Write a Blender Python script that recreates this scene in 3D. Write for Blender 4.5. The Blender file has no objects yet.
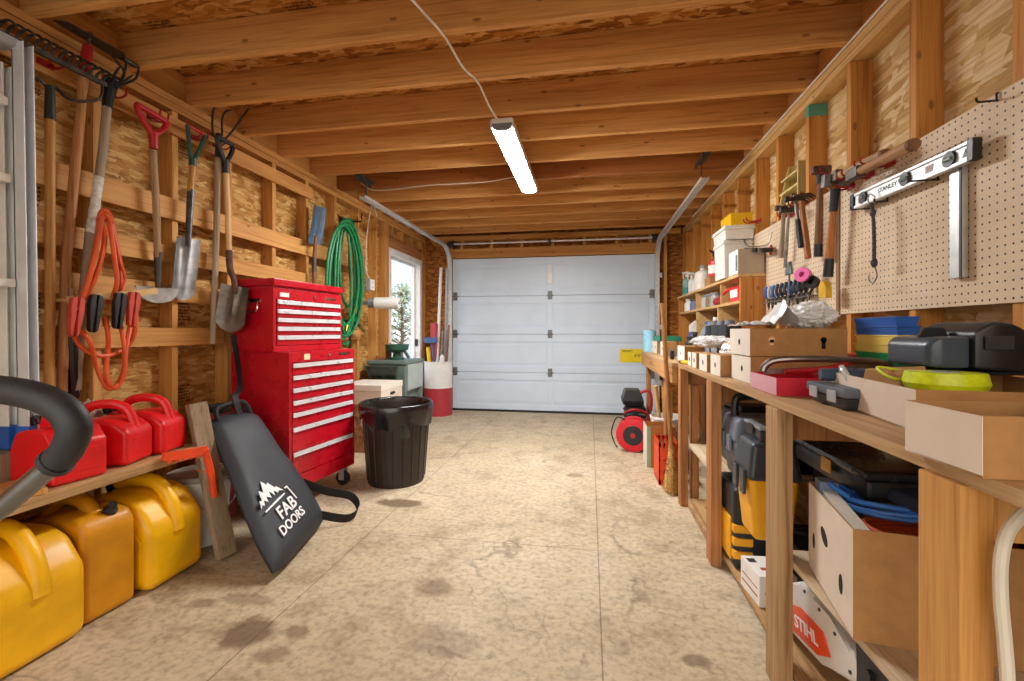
EXPO = 1.22
REAR_FILL, SKYB = 0.4, 1.0
import bpy, bmesh, math, random
from mathutils import Vector, Matrix, noise
S = bpy.context.scene
COL = S.collection
PI = math.pi
random.seed(7)

# ------------------------------------------------------------------ camera geometry (used to measure points on known planes)
F = 452.0; HY = 331.0; H = 1.08
TH = math.atan(78.0 / F); CT, ST = math.cos(TH), math.sin(TH)
def ray(px, py):
    a = (px - 512.0) / F; b = (HY - py) / F
    return (-ST + a * CT, CT + a * ST, b)
def onx(px, py, X):
    d = ray(px, py); t = X / d[0]; return Vector((X, t * d[1], H + t * d[2]))
def ony(px, py, Y):
    d = ray(px, py); t = Y / d[1]; return Vector((t * d[0], Y, H + t * d[2]))
def onz(px, py, Z):
    d = ray(px, py); t = (Z - H) / d[2]; return Vector((t * d[0], t * d[1], Z))

# ------------------------------------------------------------------ mesh builder
class MB:
    def __init__(s, m=None):
        s.bm = bmesh.new(); s.m = m.copy() if m else Matrix.Identity(4)
    def add(s, verts, faces):
        vs = [s.bm.verts.new(s.m @ Vector(v)) for v in verts]
        for f in faces:
            try: s.bm.faces.new([vs[i] for i in f])
            except ValueError: pass
        return vs
    def box(s, x0, x1, y0, y1, z0, z1, bev=0.0, seg=2):
        V = [(x0,y0,z0),(x1,y0,z0),(x1,y1,z0),(x0,y1,z0),(x0,y0,z1),(x1,y0,z1),(x1,y1,z1),(x0,y1,z1)]
        return s.solid(V, [(0,3,2,1),(4,5,6,7),(0,1,5,4),(1,2,6,5),(2,3,7,6),(3,0,4,7)], bev, seg)
    def solid(s, V, Fc, bev=0.0, seg=2):
        vs = s.add(V, Fc)
        if bev > 0:
            es = set(); fs = set()
            for v in vs:
                for e in v.link_edges: es.add(e)
            bmesh.ops.bevel(s.bm, geom=list(es), offset=bev, segments=seg, affect='EDGES', profile=0.5, clamp_overlap=True)
        return s
    def prism(s, poly, z0, z1, bev=0.0, seg=2):
        n = len(poly)
        V = [(p[0],p[1],z0) for p in poly] + [(p[0],p[1],z1) for p in poly]
        Fc = [tuple(reversed(range(n))), tuple(range(n, 2*n))] + [(i,(i+1)%n,n+(i+1)%n,n+i) for i in range(n)]
        return s.solid(V, Fc, bev, seg)
    def tube(s, pts, r, n=8, closed=False, flat=None):
        pts = [Vector(p) for p in pts]; N = len(pts)
        rs = r if isinstance(r, (list, tuple)) else [r] * N
        up = None; rings = []
        for i, p in enumerate(pts):
            if closed: t = pts[(i+1) % N] - pts[i-1]
            else: t = pts[min(i+1, N-1)] - pts[max(i-1, 0)]
            if t.length < 1e-9: t = Vector((0,0,1))
            t.normalize()
            if up is None:
                up = Vector((0,0,1)) if abs(t.z) < .9 else Vector((0,1,0))
                if flat is not None: up = Vector(flat)
            up = up - t * up.dot(t)
            if up.length < 1e-6: up = t.orthogonal()
            up.normalize(); b = t.cross(up)
            ring = []
            for k in range(n):
                a = 2*PI*k/n
                if flat is not None and s.fl: q = up*math.cos(a)*rs[i]*s.fl + b*math.sin(a)*rs[i]
                else: q = up*math.cos(a)*rs[i] + b*math.sin(a)*rs[i]
                ring.append(s.bm.verts.new(s.m @ (p + q)))
            rings.append(ring)
        M = N if closed else N-1
        for i in range(M):
            A, B2 = rings[i], rings[(i+1) % N]
            for k in range(n):
                s.bm.faces.new((A[k], A[(k+1)%n], B2[(k+1)%n], B2[k]))
        if not closed:
            s.bm.faces.new(list(reversed(rings[0]))); s.bm.faces.new(rings[-1])
        return s
    fl = None
    def strap(s, pts, w, t, side=(1,0,0)):
        """flat band along pts; w along side, t thick"""
        pts = [Vector(p) for p in pts]; sd = Vector(side).normalized(); V = []; Fc = []; N = len(pts)
        for i, p in enumerate(pts):
            d = (pts[min(i+1,N-1)] - pts[max(i-1,0)]).normalized()
            s2 = (sd - d*sd.dot(d)).normalized(); nn = d.cross(s2)
            V += [p + s2*w/2 + nn*t/2, p - s2*w/2 + nn*t/2, p - s2*w/2 - nn*t/2, p + s2*w/2 - nn*t/2]
        for i in range(N-1):
            a = 4*i
            for k in range(4): Fc.append((a+k, a+(k+1)%4, a+4+(k+1)%4, a+4+k))
        Fc += [(3,2,1,0), (4*N-4,4*N-3,4*N-2,4*N-1)]
        s.add(V, Fc); return s
    def cyl(s, p0, p1, r, n=16, r2=None):
        return s.tube([p0, p1], [r, r if r2 is None else r2], n)
    def lathe(s, prof, n=28, c=(0,0,0), axis='Z'):
        c = Vector(c); rings = []
        for (r, z) in prof:
            ring = []
            for k in range(n):
                a = 2*PI*k/n
                if axis == 'Z': v = Vector((r*math.cos(a), r*math.sin(a), z))
                elif axis == 'X': v = Vector((z, r*math.cos(a), r*math.sin(a)))
                else: v = Vector((r*math.cos(a), z, r*math.sin(a)))
                ring.append(s.bm.verts.new(s.m @ (c + v)))
            rings.append(ring)
        for i in range(len(rings)-1):
            for k in range(n):
                s.bm.faces.new((rings[i][k], rings[i][(k+1)%n], rings[i+1][(k+1)%n], rings[i+1][k]))
        if prof[0][0] > 1e-5: s.bm.faces.new(list(reversed(rings[0])))
        if prof[-1][0] > 1e-5: s.bm.faces.new(rings[-1])
        return s
    def blob(s, c, size, amp=.15, fr=3.0, sub=4, seed=0.0, flat=None):
        r = bmesh.ops.create_icosphere(s.bm, subdivisions=sub, radius=1.0)
        for v in r['verts']:
            p = v.co.copy(); q = p*fr + Vector((seed, seed*1.7, -seed))
            d = 1 + amp*noise.noise(q) + amp*.8*(abs(noise.noise(q*2.1))*2-.6) + amp*.35*abs(noise.noise(q*4.7))
            z = p.z*d*size[2]
            if flat is not None and z < flat: z = flat
            v.co = s.m @ (Vector(c) + Vector((p.x*d*size[0], p.y*d*size[1], z)))
        return s

OFF = {}
def build(mb, name, mat, parent=None, sharp=32, **props):
    bm = mb.bm
    bmesh.ops.recalc_face_normals(bm, faces=bm.faces)
    if parent is not None: off = OFF[parent.name]
    else:
        cs = [v.co for v in bm.verts]
        off = Vector(((min(c.x for c in cs)+max(c.x for c in cs))/2, (min(c.y for c in cs)+max(c.y for c in cs))/2, min(c.z for c in cs)))
    bmesh.ops.translate(bm, verts=bm.verts, vec=-off)
    me = bpy.data.meshes.new(name); bm.to_mesh(me); bm.free()
    me.materials.append(mat)
    me.shade_smooth(); me.set_sharp_from_angle(angle=math.radians(sharp))
    o = bpy.data.objects.new(name, me); COL.objects.link(o)
    wnm = o.modifiers.new('weighted', 'WEIGHTED_NORMAL'); wnm.keep_sharp = True; wnm.weight = 50
    if parent is not None: o.parent = parent
    else: o.location = off
    OFF[o.name] = off
    for k, v in props.items(): o[k] = v
    return o
def tag(o, label, cat, group=None):
    o['label'] = label; o['category'] = cat
    if group: o['group'] = group
    return o
def thing(name, label, cat, loc, group=None):
    o = bpy.data.objects.new(name, None); COL.objects.link(o); o.empty_display_size = .05
    o.location = loc; OFF[o.name] = Vector(loc)
    return tag(o, label, cat, group)
def one(mb, name, mat, label, cat, group=None, sharp=32):
    return tag(build(mb, name, mat, None, sharp), label, cat, group)
def struct(mb, name, mat, parent=None, sharp=32):
    o = build(mb, name, mat, parent, sharp)
    if parent is None: o['kind'] = 'structure'
    return o
def copy_tree(o, parent=None):
    c = o.copy(); COL.objects.link(c)
    OFF[c.name] = OFF[o.name]
    if parent is not None: c.parent = parent
    for ch in list(o.children): copy_tree(ch, c)
    return c
def text(body, size, M, name, mat, parent, ext=.0006, shear=0.0, align='CENTER', sx=1.0, bold=0.0):
    cu = bpy.data.curves.new('txt', 'FONT'); cu.body = body; cu.size = size; cu.extrude = ext; cu.shear = shear
    cu.align_x = align; cu.align_y = 'CENTER'; cu.resolution_u = 3; cu.offset = bold
    t = bpy.data.objects.new('txt', cu); COL.objects.link(t)
    dg = bpy.context.evaluated_depsgraph_get(); me = bpy.data.meshes.new_from_object(t.evaluated_get(dg))
    bpy.data.objects.remove(t); bpy.data.curves.remove(cu)
    me.transform(Matrix.Translation(-OFF[parent.name]) @ M @ Matrix.Diagonal((sx,1,1,1)))
    me.name = name; me.materials.clear(); me.materials.append(mat)
    o = bpy.data.objects.new(name, me); COL.objects.link(o); o.parent = parent; OFF[o.name] = OFF[parent.name]
    return o
def frame(o, x, y, z=None):
    """matrix with origin o and column axes x, y, z"""
    x = Vector(x).normalized(); y = Vector(y); y = (y - x*y.dot(x)).normalized()
    z = x.cross(y)
    return Matrix(((x.x,y.x,z.x,o[0]),(x.y,y.y,z.y,o[1]),(x.z,y.z,z.z,o[2]),(0,0,0,1)))
def T(x, y, z, rz=0.0, ry=0.0, rx=0.0):
    return Matrix.Translation((x,y,z)) @ Matrix.Rotation(rz,4,'Z') @ Matrix.Rotation(ry,4,'Y') @ Matrix.Rotation(rx,4,'X')
def bez(pts, n=8):
    """Catmull-Rom through pts"""
    P = [Vector(p) for p in pts]; out = []
    for i in range(len(P)-1):
        a = P[max(i-1,0)]; b = P[i]; c = P[i+1]; d = P[min(i+2,len(P)-1)]
        for k in range(n):
            t = k/n
            out.append(.5*((2*b) + (c-a)*t + (2*a-5*b+4*c-d)*t*t + (3*b-a-3*c+d)*t**3))
    out.append(P[-1]); return out

# ------------------------------------------------------------------ materials
def lin(h):
    h = h.lstrip('#'); r = []
    for i in (0,2,4):
        v = int(h[i:i+2],16)/255
        r.append(v/12.92 if v <= .04045 else ((v+.055)/1.055)**2.4)
    return (*r, 1.0)
class NT:
    def __init__(s, name):
        s.mat = bpy.data.materials.new(name); s.mat.use_nodes = True
        s.t = s.mat.node_tree; s.n = s.t.nodes; s.bsdf = s.n['Principled BSDF']; s.out = s.n['Material Output']
        s.tc = s.new('ShaderNodeTexCoord')
    def new(s, ty, **kw):
        n = s.n.new(ty)
        for k, v in kw.items():
            if k in n.inputs: n.inputs[k].default_value = v
            else: setattr(n, k, v)
        return n
    def l(s, a, b): s.t.links.new(a, b)
    def mapping(s, src, sc=(1,1,1), rot=(0,0,0), loc=(0,0,0)):
        m = s.new('ShaderNodeMapping'); m.inputs['Scale'].default_value = sc; m.inputs['Rotation'].default_value = rot; m.inputs['Location'].default_value = loc
        s.l(src, m.inputs['Vector']); return m.outputs['Vector']
    def noise(s, vec, scale, detail=3, rough=.55, dist=0.0):
        n = s.new('ShaderNodeTexNoise'); n.inputs['Scale'].default_value = scale; n.inputs['Detail'].default_value = detail
        n.inputs['Roughness'].default_value = rough; n.inputs['Distortion'].default_value = dist
        if vec is not None: s.l(vec, n.inputs['Vector'])
        return n.outputs['Fac']
    def ramp(s, fac, stops, interp='LINEAR'):
        r = s.new('ShaderNodeValToRGB'); r.color_ramp.interpolation = interp
        e = r.color_ramp.elements
        while len(e) > len(stops): e.remove(e[-1])
        while len(e) < len(stops): e.new(1)
        for el, (p, c) in zip(e, stops):
            el.position = p; el.color = lin(c) if isinstance(c, str) else ((c,c,c,1) if not isinstance(c, tuple) else c)
        s.l(fac, r.inputs['Fac']); return r.outputs['Color']
    def mix(s, fac, a, b, mode='MIX'):
        m = s.new('ShaderNodeMix', data_type='RGBA', blend_type=mode)
        for sock, v in ((m.inputs[0], fac), (m.inputs[6], a), (m.inputs[7], b)):
            if isinstance(v, bpy.types.NodeSocket): s.l(v, sock)
            elif isinstance(v, str): sock.default_value = lin(v)
            else: sock.default_value = v
        return m.outputs[2]
    def math(s, op, a, b=None, c=None):
        m = s.new('ShaderNodeMath', operation=op)
        for i, v in enumerate((a,b,c)):
            if v is None: continue
            if isinstance(v, bpy.types.NodeSocket): s.l(v, m.inputs[i])
            else: m.inputs[i].default_value = v
        return m.outputs[0]
    def bump(s, h, st=.2, d=.01):
        b = s.new('ShaderNodeBump'); b.inputs['Strength'].default_value = st; b.inputs['Distance'].default_value = d
        s.l(h, b.inputs['Height']); s.l(b.outputs['Normal'], s.bsdf.inputs['Normal'])
    def fin(s, col, rough=.6, metal=0.0, spec=.5):
        if isinstance(col, bpy.types.NodeSocket): s.l(col, s.bsdf.inputs['Base Color'])
        else: s.bsdf.inputs['Base Color'].default_value = lin(col) if isinstance(col, str) else col
        if isinstance(rough, bpy.types.NodeSocket): s.l(rough, s.bsdf.inputs['Roughness'])
        else: s.bsdf.inputs['Roughness'].default_value = rough
        s.bsdf.inputs['Metallic'].default_value = metal
        s.bsdf.inputs['Specular IOR Level'].default_value = spec
        return s.mat
def M(name, col, rough=.5, metal=0.0, var=.12, scale=14.0, bump=0.0, bscale=60.0, spec=.5):
    """plain surface with a little uneven wear"""
    n = NT(name); v = n.tc.outputs['Object']; f = n.noise(v, scale, 4)
    c = lin(col); d = tuple(x*(1-var*1.6) for x in c[:3])+(1,); e = tuple(min(1,x*(1+var)) for x in c[:3])+(1,)
    colr = n.ramp(f, [(.3, d), (.55, c), (.75, e)])
    r = n.math('MULTIPLY_ADD', f, .25, rough-.12)
    if bump: n.bump(n.noise(v, bscale, 3), bump, .004)
    return n.fin(colr, r, metal, spec)
def wood(name, light, dark, axis='X', rough=.62, knots=True, gs=1.0, spec=.3):
    n = NT(name); v = n.tc.outputs['Object']
    a = 1.2; b = 26.0*gs
    sc = {'X': (a,b,b), 'Y': (b,a,b), 'Z': (b,b,a)}[axis]
    mv = n.mapping(v, sc)
    g = n.noise(mv, 1.6, 5, .6, .6)
    big = n.noise(n.mapping(v, tuple(x*.12 for x in sc)), 2.0, 2)
    col = n.ramp(g, [(.28, dark), (.5, light), (.8, light)])
    c2 = n.ramp(big, [(.3, '#c9b08c'), (.6, '#ffffff')])
    col = n.mix(.65, col, c2, 'MULTIPLY')
    if knots:
        ks = {'X': (1.1,7,7), 'Y': (7,1.1,7), 'Z': (7,7,1.1)}[axis]
        vo = n.new('ShaderNodeTexVoronoi'); vo.inputs['Scale'].default_value = 1.6
        n.l(n.mapping(v, tuple(x if x > 2 else 3.2 for x in ks)), vo.inputs['Vector'])
        k = n.ramp(vo.outputs['Distance'], [(.0, 1.0), (.075, .9), (.12, 0.0)])
        col = n.mix(n.math('MULTIPLY', k, .62), col, '#5b3212')
    fine = n.noise(n.mapping(v, tuple(x*(3.2 if x > 2 else 1.6) for x in sc)), 1.3, 4, .65)
    col = n.mix(.32, col, n.ramp(fine, [(.32, '#ac8f6c'), (.58, '#ffffff')]), 'MULTIPLY')
    n.bump(fine, .12, .003)
    return n.fin(col, rough, 0, spec)
def osb(name, cols, axes='YZ', scale=1.0, rough=.7, stamp=False, spec=.25, turn=0.0):
    n = NT(name); v = n.tc.outputs['Object']
    sx = n.new('ShaderNodeSeparateXYZ'); n.l(v, sx.inputs[0])
    cb = n.new('ShaderNodeCombineXYZ')
    n.l(sx.outputs[axes[0]], cb.inputs[0]); n.l(sx.outputs[axes[1]], cb.inputs[1])
    p = cb.outputs[0]
    nz = n.new('ShaderNodeTexNoise'); nz.inputs['Scale'].default_value = 6; n.l(p, nz.inputs['Vector'])
    pw = n.mix(.018, p, nz.outputs['Color'], 'ADD')
    out = None; hs = []
    for i, (ang, s1) in enumerate(((.25,1.0),(-.55,1.15),(1.15,.9),(-.1,1.4))):
        vo = n.new('ShaderNodeTexVoronoi'); vo.inputs['Scale'].default_value = 1.0; vo.voronoi_dimensions = '2D'
        n.l(n.mapping(pw, (11*scale*s1, 36*scale*s1, 1), (0,0,ang+turn), (i*3.7,i*1.3,0)), vo.inputs['Vector'])
        sp = n.new('ShaderNodeSeparateColor'); n.l(vo.outputs['Color'], sp.inputs[0])
        c = n.ramp(sp.outputs[0], [(0.0, cols[0]), (.35, cols[1]), (.7, cols[2]), (1.0, cols[3])])
        hs.append(sp.outputs[1])
        # thin dark rim of every flake
        rim = n.ramp(vo.outputs['Distance'], [(.45, 0.0), (.9, 1.0)])
        c = n.mix(n.math('MULTIPLY', rim, .22), c, cols[0])
        if out is None: out = c; h = hs[0]
        else:
            msk = n.math('GREATER_THAN', n.math('ADD', hs[i], n.noise(p, 7+2*i, 1)), 1.05)
            out = n.mix(msk, out, c);
    st = n.noise(n.mapping(p, (10*scale, 140*scale, 1), (0,0,.2)), 1, 4)
    out = n.mix(.5, out, n.ramp(st, [(.3, '#b79d78'), (.6, '#ffffff')]), 'MULTIPLY')
    sl = n.noise(p, 1.4, 2)
    out = n.mix(.4, out, n.ramp(sl, [(.3, '#c7b08d'), (.65, '#ffffff')]), 'MULTIPLY')
    if stamp:
        # ink stamps printed on the sheet
        br = n.new('ShaderNodeTexBrick'); br.inputs['Scale'].default_value = 1.0
        m = n.mapping(p, (1.35, 2.1, 1), (0,0,.0), stamp)
        fx = n.new('ShaderNodeSeparateXYZ'); fr = n.new('ShaderNodeVectorMath', operation='FRACTION'); n.l(m, fr.inputs[0]); n.l(fr.outputs[0], fx.inputs[0])
        a = n.math('MULTIPLY', n.math('LESS_THAN', fx.outputs[0], .2), n.math('LESS_THAN', fx.outputs[1], .24))
        lines = n.math('GREATER_THAN', n.math('FRACT', n.math('MULTIPLY', fx.outputs[1], 26)), .45)
        glyph = n.math('GREATER_THAN', n.noise(n.mapping(p, (150,60,1)), 1, 2), .47)
        a = n.math('MULTIPLY', n.math('MULTIPLY', a, lines), glyph)
        out = n.mix(n.math('MULTIPLY', a, .8), out, '#2a1c12')
    n.bump(hs[0], .1, .003)
    return n.fin(out, rough, 0, spec)
def metal(name, col, rough=.35, var=.2, scale=20, metal=1.0):
    return M(name, col, rough, metal, var, scale)
# ------------------------------------------------------------------ palette
W_STUD = wood('stud pine upright', '#d9a35c', '#b87a38', 'Z')
W_RAIL = wood('rail pine lengthwise', '#dba661', '#bd813f', 'Y')
W_JOIST = wood('joist fir crosswise', '#eab46e', '#c98a45', 'X')
W_JOISTD = wood('darker joist fir', '#b4753c', '#8a5426', 'X')
W_HEAD = wood('header pine crosswise', '#d29a52', '#b1763a', 'X')
W_RSTUD = wood('stud spruce upright', '#d2954a', '#ab6a2a', 'Z')
W_PLATE = wood('plate pine lengthwise', '#e2bb7b', '#c99751', 'Y')
W_POST = wood('bench post spruce', '#bc9b72', '#8c6c4a', 'Z')
W_POSTR = wood('bench post reddish', '#bd8656', '#8e5b34', 'Z')
W_NEWPOST = wood('clean pine post', '#e2b06a', '#c58b45', 'Z')
W_BENCH = wood('bench plywood', '#c9a97f', '#a5835a', 'Y', knots=False)
W_SHELF = wood('shelf board worn', '#c6a274', '#8f6c44', 'Y')
W_WHITEPLY = wood('pale shelf ply', '#dccbb0', '#bda684', 'Y', knots=False)
W_GREY = wood('weathered grey board', '#9c8b74', '#695a47', 'Z')
W_LIGHT = wood('light new pine', '#ecd199', '#d9b677', 'Y', knots=False)
W_CREAM = wood('cream scrap rack', '#e0d394', '#c8b976', 'Z', knots=False)
W_HANDLE = wood('ash tool handle', '#d2a05a', '#a8763c', 'Z', knots=False, gs=2, rough=.45)
W_HANDLE2 = wood('pale ash handle', '#e3bd83', '#c59758', 'Z', knots=False, gs=2, rough=.45)
W_HGREY = wood('grey weathered handle', '#a2937f', '#7b6c59', 'Z', knots=False, gs=2)
W_HBROWN = wood('brown worn handle', '#8c6444', '#5f412b', 'Z', knots=False, gs=2)
W_HORANGE = wood('varnished hickory', '#b8763a', '#8c5324', 'Z', knots=False, gs=2, rough=.4)
OSB_L = osb('osb left wall', ('#a8763a', '#c89450', '#dcb06a', '#e8c888'), 'YZ', 1.15, stamp=(.35,.62,0))
OSB_R = osb('osb right wall', ('#c29a5c', '#dcba7c', '#ecd3a0', '#f3e2bb'), 'YZ', .62, turn=-.55)
OSB_E = osb('osb end wall', ('#7c4718', '#9a5c22', '#b5752f', '#c98c42'), 'XZ', 1.1)
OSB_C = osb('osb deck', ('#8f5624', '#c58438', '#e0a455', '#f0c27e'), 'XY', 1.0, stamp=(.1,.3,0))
WHITE_TRIM = M('white frame paint', '#e9ebee', .45, var=.05)
DOORWHITE = M('garage door enamel', '#d0e0f1', .42, var=.04, scale=3)
GALV = metal('galvanised steel', '#d6d9dc', .42, .12, 30, .55)
HINGE = metal('dull hinge steel', '#7d8083', .55, .2, 30, .7)
DARKSTEEL = metal('dark oiled steel', '#55504a', .5, .3, 25, .8)
STEEL = metal('worn steel', '#8f8b86', .42, .3, 18, .85)
BRIGHT = metal('bright aluminium', '#d6d9dc', .3, .1, 20, .9)
CHROME = metal('chrome', '#dfe1e4', .16, .06, 20, 1.0)
RUSTY = M('rusty iron', '#6b4f40', .7, .4, .35, 30)
BLACK = M('black plastic', '#1b1b1d', .42, var=.2)
BLACKMAT = M('black matte', '#161618', .75, var=.2)
RUBBER = M('black rubber', '#202226', .6, var=.2)
CHARCOAL = M('charcoal plastic', '#34373b', .5, var=.15)
GREYPL = M('grey plastic', '#7e8288', .5, var=.1)
LGREY = M('light grey plastic', '#a9adb3', .5, var=.1)
WHITEPL = M('white plastic', '#e8e8e4', .4, var=.05)
REDPL = M('red polyethylene', '#d9141a', .38, var=.12, scale=9, bump=.05)
YELPL = M('yellow polyethylene', '#f2b705', .38, var=.12, scale=7, bump=.05)
AMBPL = M('amber polyethylene', '#cf8c0a', .42, var=.16, scale=6, bump=.05)
REDMET = M('red enamel', '#b80d22', .28, 0, var=.08, scale=5)
REDDK = M('red hook vinyl', '#a3161c', .45, var=.15)
ORANGE = M('orange plastic', '#e5481d', .45, var=.1)
CORD = M('orange cable', '#d4541f', .5, var=.15)
BLUECORD = M('blue cable', '#2f6fc4', .45, var=.1)
GREENHOSE = M('green hose', '#12804a', .4, var=.2, scale=30)
YELLOW = M('yellow plastic', '#e8c31a', .45, var=.1)
TBYEL = M('toolbox yellow', '#f0ad12', .42, var=.06)
CARD = M('brown cardboard', '#ad8253', .85, var=.08, scale=30, spec=.15)
CARDW = M('white faced cardboard', '#e3dcd0', .8, var=.05, scale=8, spec=.15)
CARDB = M('pale buff cardboard', '#dccfbf', .82, var=.05, scale=8, spec=.15)
HOLE = M('dark cut out', '#17110c', .9, var=.1)
GREENM = M('green grey enamel', '#4d5f55', .5, var=.1)
GREENF = M('green funnel plastic', '#2c5a49', .45, var=.1)
PAPER = M('white paper', '#ecebe6', .8, var=.04)
INK = M('black print', '#191512', .7, var=.05)
WHITEPRINT = M('white print', '#eef0f0', .6, var=.03)
PINK = M('pink tape', '#ef6fb4', .45, var=.05)
BLUEPL = M('blue plastic', '#2a61b5', .45, var=.1)
GREENPL = M('green plastic', '#12915a', .45, var=.1)
PALEYEL = M('pale yellow plastic', '#eedc77', .45, var=.06)
NAVY = M('dark navy fabric', '#232c44', .8, var=.2, bump=.2, bscale=200)

# ------------------------------------------------------------------ setting
XL, XR, YE, ZJ, ZD = -2.25, 1.15, 6.0, 2.37, 2.545
Y0 = -1.2
# floor
def floor_mat():
    n = NT('worn plywood floor'); v = n.tc.outputs['Object']
    a = n.noise(v, 1.1, 6, .62); b = n.noise(v, 5.5, 6, .65); c = n.noise(v, 38, 4, .6)
    col = n.ramp(a, [(.25, '#b6a58a'), (.5, '#c8b89c'), (.75, '#d8ccb6')])
    col = n.mix(.5, col, n.ramp(b, [(.28, '#9a8666'), (.5, '#ffffff'), (.8, '#fff8ea')]), 'MULTIPLY')
    col = n.mix(.42, col, n.ramp(c, [(.3, '#84704f'), (.55, '#ffffff')]), 'MULTIPLY')
    # chips and strands still showing in the sheet
    vo = n.new('ShaderNodeTexVoronoi'); vo.inputs['Scale'].default_value = 1
    n.l(n.mapping(v, (22,55,1), (0,0,.6)), vo.inputs['Vector'])
    sp = n.new('ShaderNodeSeparateColor'); n.l(vo.outputs['Color'], sp.inputs[0])
    col = n.mix(.16, col, n.ramp(sp.outputs[0], [(0, '#8b7350'), (1, '#fff4dc')]), 'MULTIPLY')
    # hairline cracking
    nz = n.new('ShaderNodeTexNoise'); nz.inputs['Scale'].default_value = 4.2; nz.inputs['Detail'].default_value = 6; n.l(v, nz.inputs['Vector'])
    w = n.mix(.42, v, nz.outputs['Color'], 'ADD')
    ve = n.new('ShaderNodeTexVoronoi', feature='DISTANCE_TO_EDGE'); ve.inputs['Scale'].default_value = 1.7; n.l(w, ve.inputs['Vector'])
    ck = n.ramp(ve.outputs['Distance'], [(0, 1.0), (.008, .7), (.03, 0.0)])
    ve2 = n.new('ShaderNodeTexVoronoi', feature='DISTANCE_TO_EDGE'); ve2.inputs['Scale'].default_value = 5.1; n.l(w, ve2.inputs['Vector'])
    ck2 = n.ramp(ve2.outputs['Distance'], [(0, .8), (.03, 0.0)])
    gate = n.ramp(n.noise(v, 2.1, 4), [(.47, 0.0), (.62, 1.0)])
    gate2 = n.ramp(n.noise(v, 3.3, 4), [(.52, 0.0), (.66, 1.0)])
    k = n.math('MULTIPLY', n.math('ADD', n.math('MULTIPLY', ck, gate), n.math('MULTIPLY', ck2, gate2)), .55)
    n_k = n.new('ShaderNodeClamp'); n.l(k, n_k.inputs[0])
    col = n.mix(n_k.outputs[0], col, '#5e4c38')
    # sheet joints
    sx = n.new('ShaderNodeSeparateXYZ'); n.l(v, sx.inputs[0])
    def seam(axis, pos, other=None, lo=None, hi=None):
        d = n.math('ABSOLUTE', n.math('SUBTRACT', sx.outputs[axis], pos))
        m = n.math('LESS_THAN', d, .0025)
        if other is not None:
            m = n.math('MULTIPLY', m, n.math('MULTIPLY', n.math('GREATER_THAN', sx.outputs[other], lo), n.math('LESS_THAN', sx.outputs[other], hi)))
        return m
    fo = FLOOR_OFF
    jx = onz(597,520,0).x - fo.x; jy = onz(480,541,0).y - fo.y; jx2 = onz(320,578,0).x - fo.x
    s = n.math('ADD', seam('X', jx), seam('X', jx2)); s = n.math('ADD', s, seam('Y', jy, 'X', jx2, jx)); s = n.math('ADD', s, seam('Y', jy+1.3, 'X', jx, 9))
    s = n.math('ADD', s, seam('Y', jy+2.4, 'X', jx2, jx))
    col = n.mix(n.math('MULTIPLY', s, .6), col, '#4d3c29')
    # oil stains, each with a shape of its own
    sn = n.noise(v, 9, 4)
    for (px, py, rx, ry, k) in ((402,503,.20,.075,.8),(432,588,.085,.085,.55),(247,632,.13,.085,.75),(298,632,.07,.05,.6),(205,603,.09,.04,.5),(195,570,.13,.06,.55),
                                (694,660,.06,.04,.6),(272,655,.08,.05,.5),(575,475,.07,.05,.45),(440,640,.2,.1,.28),(245,600,.15,.05,.35)):
        p = onz(px, py, 0) - fo
        dx = n.math('DIVIDE', n.math('SUBTRACT', sx.outputs['X'], p.x), rx); dy = n.math('DIVIDE', n.math('SUBTRACT', sx.outputs['Y'], p.y), ry)
        r = n.math('SQRT', n.math('ADD', n.math('MULTIPLY', dx, dx), n.math('MULTIPLY', dy, dy)))
        r = n.math('ADD', r, n.math('MULTIPLY', n.math('SUBTRACT', sn, .5), 1.6))
        m = n.ramp(r, [(.55, k), (1.0, 0.0)])
        col = n.mix(m, col, '#5c452c')
    n.bump(n.math('SUBTRACT', b, n_k.outputs[0]), .18, .006)
    return n.fin(col, n.math('MULTIPLY_ADD', b, .25, .5), 0, .3)
m = MB(); m.box(XL-.1, XR+.1, Y0, YE+.06, -.05, 0)
FLOOR_OFF = Vector(((XL+XR)/2, (Y0+YE+.06)/2, -.05))
struct(m, 'floor', floor_mat())
# ceiling deck with its joists
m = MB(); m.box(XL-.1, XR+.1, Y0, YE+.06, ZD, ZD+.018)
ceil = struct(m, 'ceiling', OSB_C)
JY = [-.42, -.03, .36, .74, 1.12, 1.51, 1.90, 2.28, 2.67, 3.05, 3.45, 3.85, 4.24, 4.62, 5.02, 5.40, 5.79]
for i, y in enumerate(JY):
    m = MB(); m.box(XL-.075, XR+.075, y-.038, y, ZJ, ZD-.002, .003)
    struct(m, 'joist', W_JOISTD if i in (11,) else W_JOIST, ceil)
for i in range(len(JY)-1):      # blocking between joists over the side walls
    for X in (XL-.075, XR+.04):
        m = MB(); m.box(X, X+.035, JY[i]+.001, JY[i+1]-.039, ZJ, ZD-.003, .002)
        struct(m, 'blocking', W_RAIL, ceil)
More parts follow.
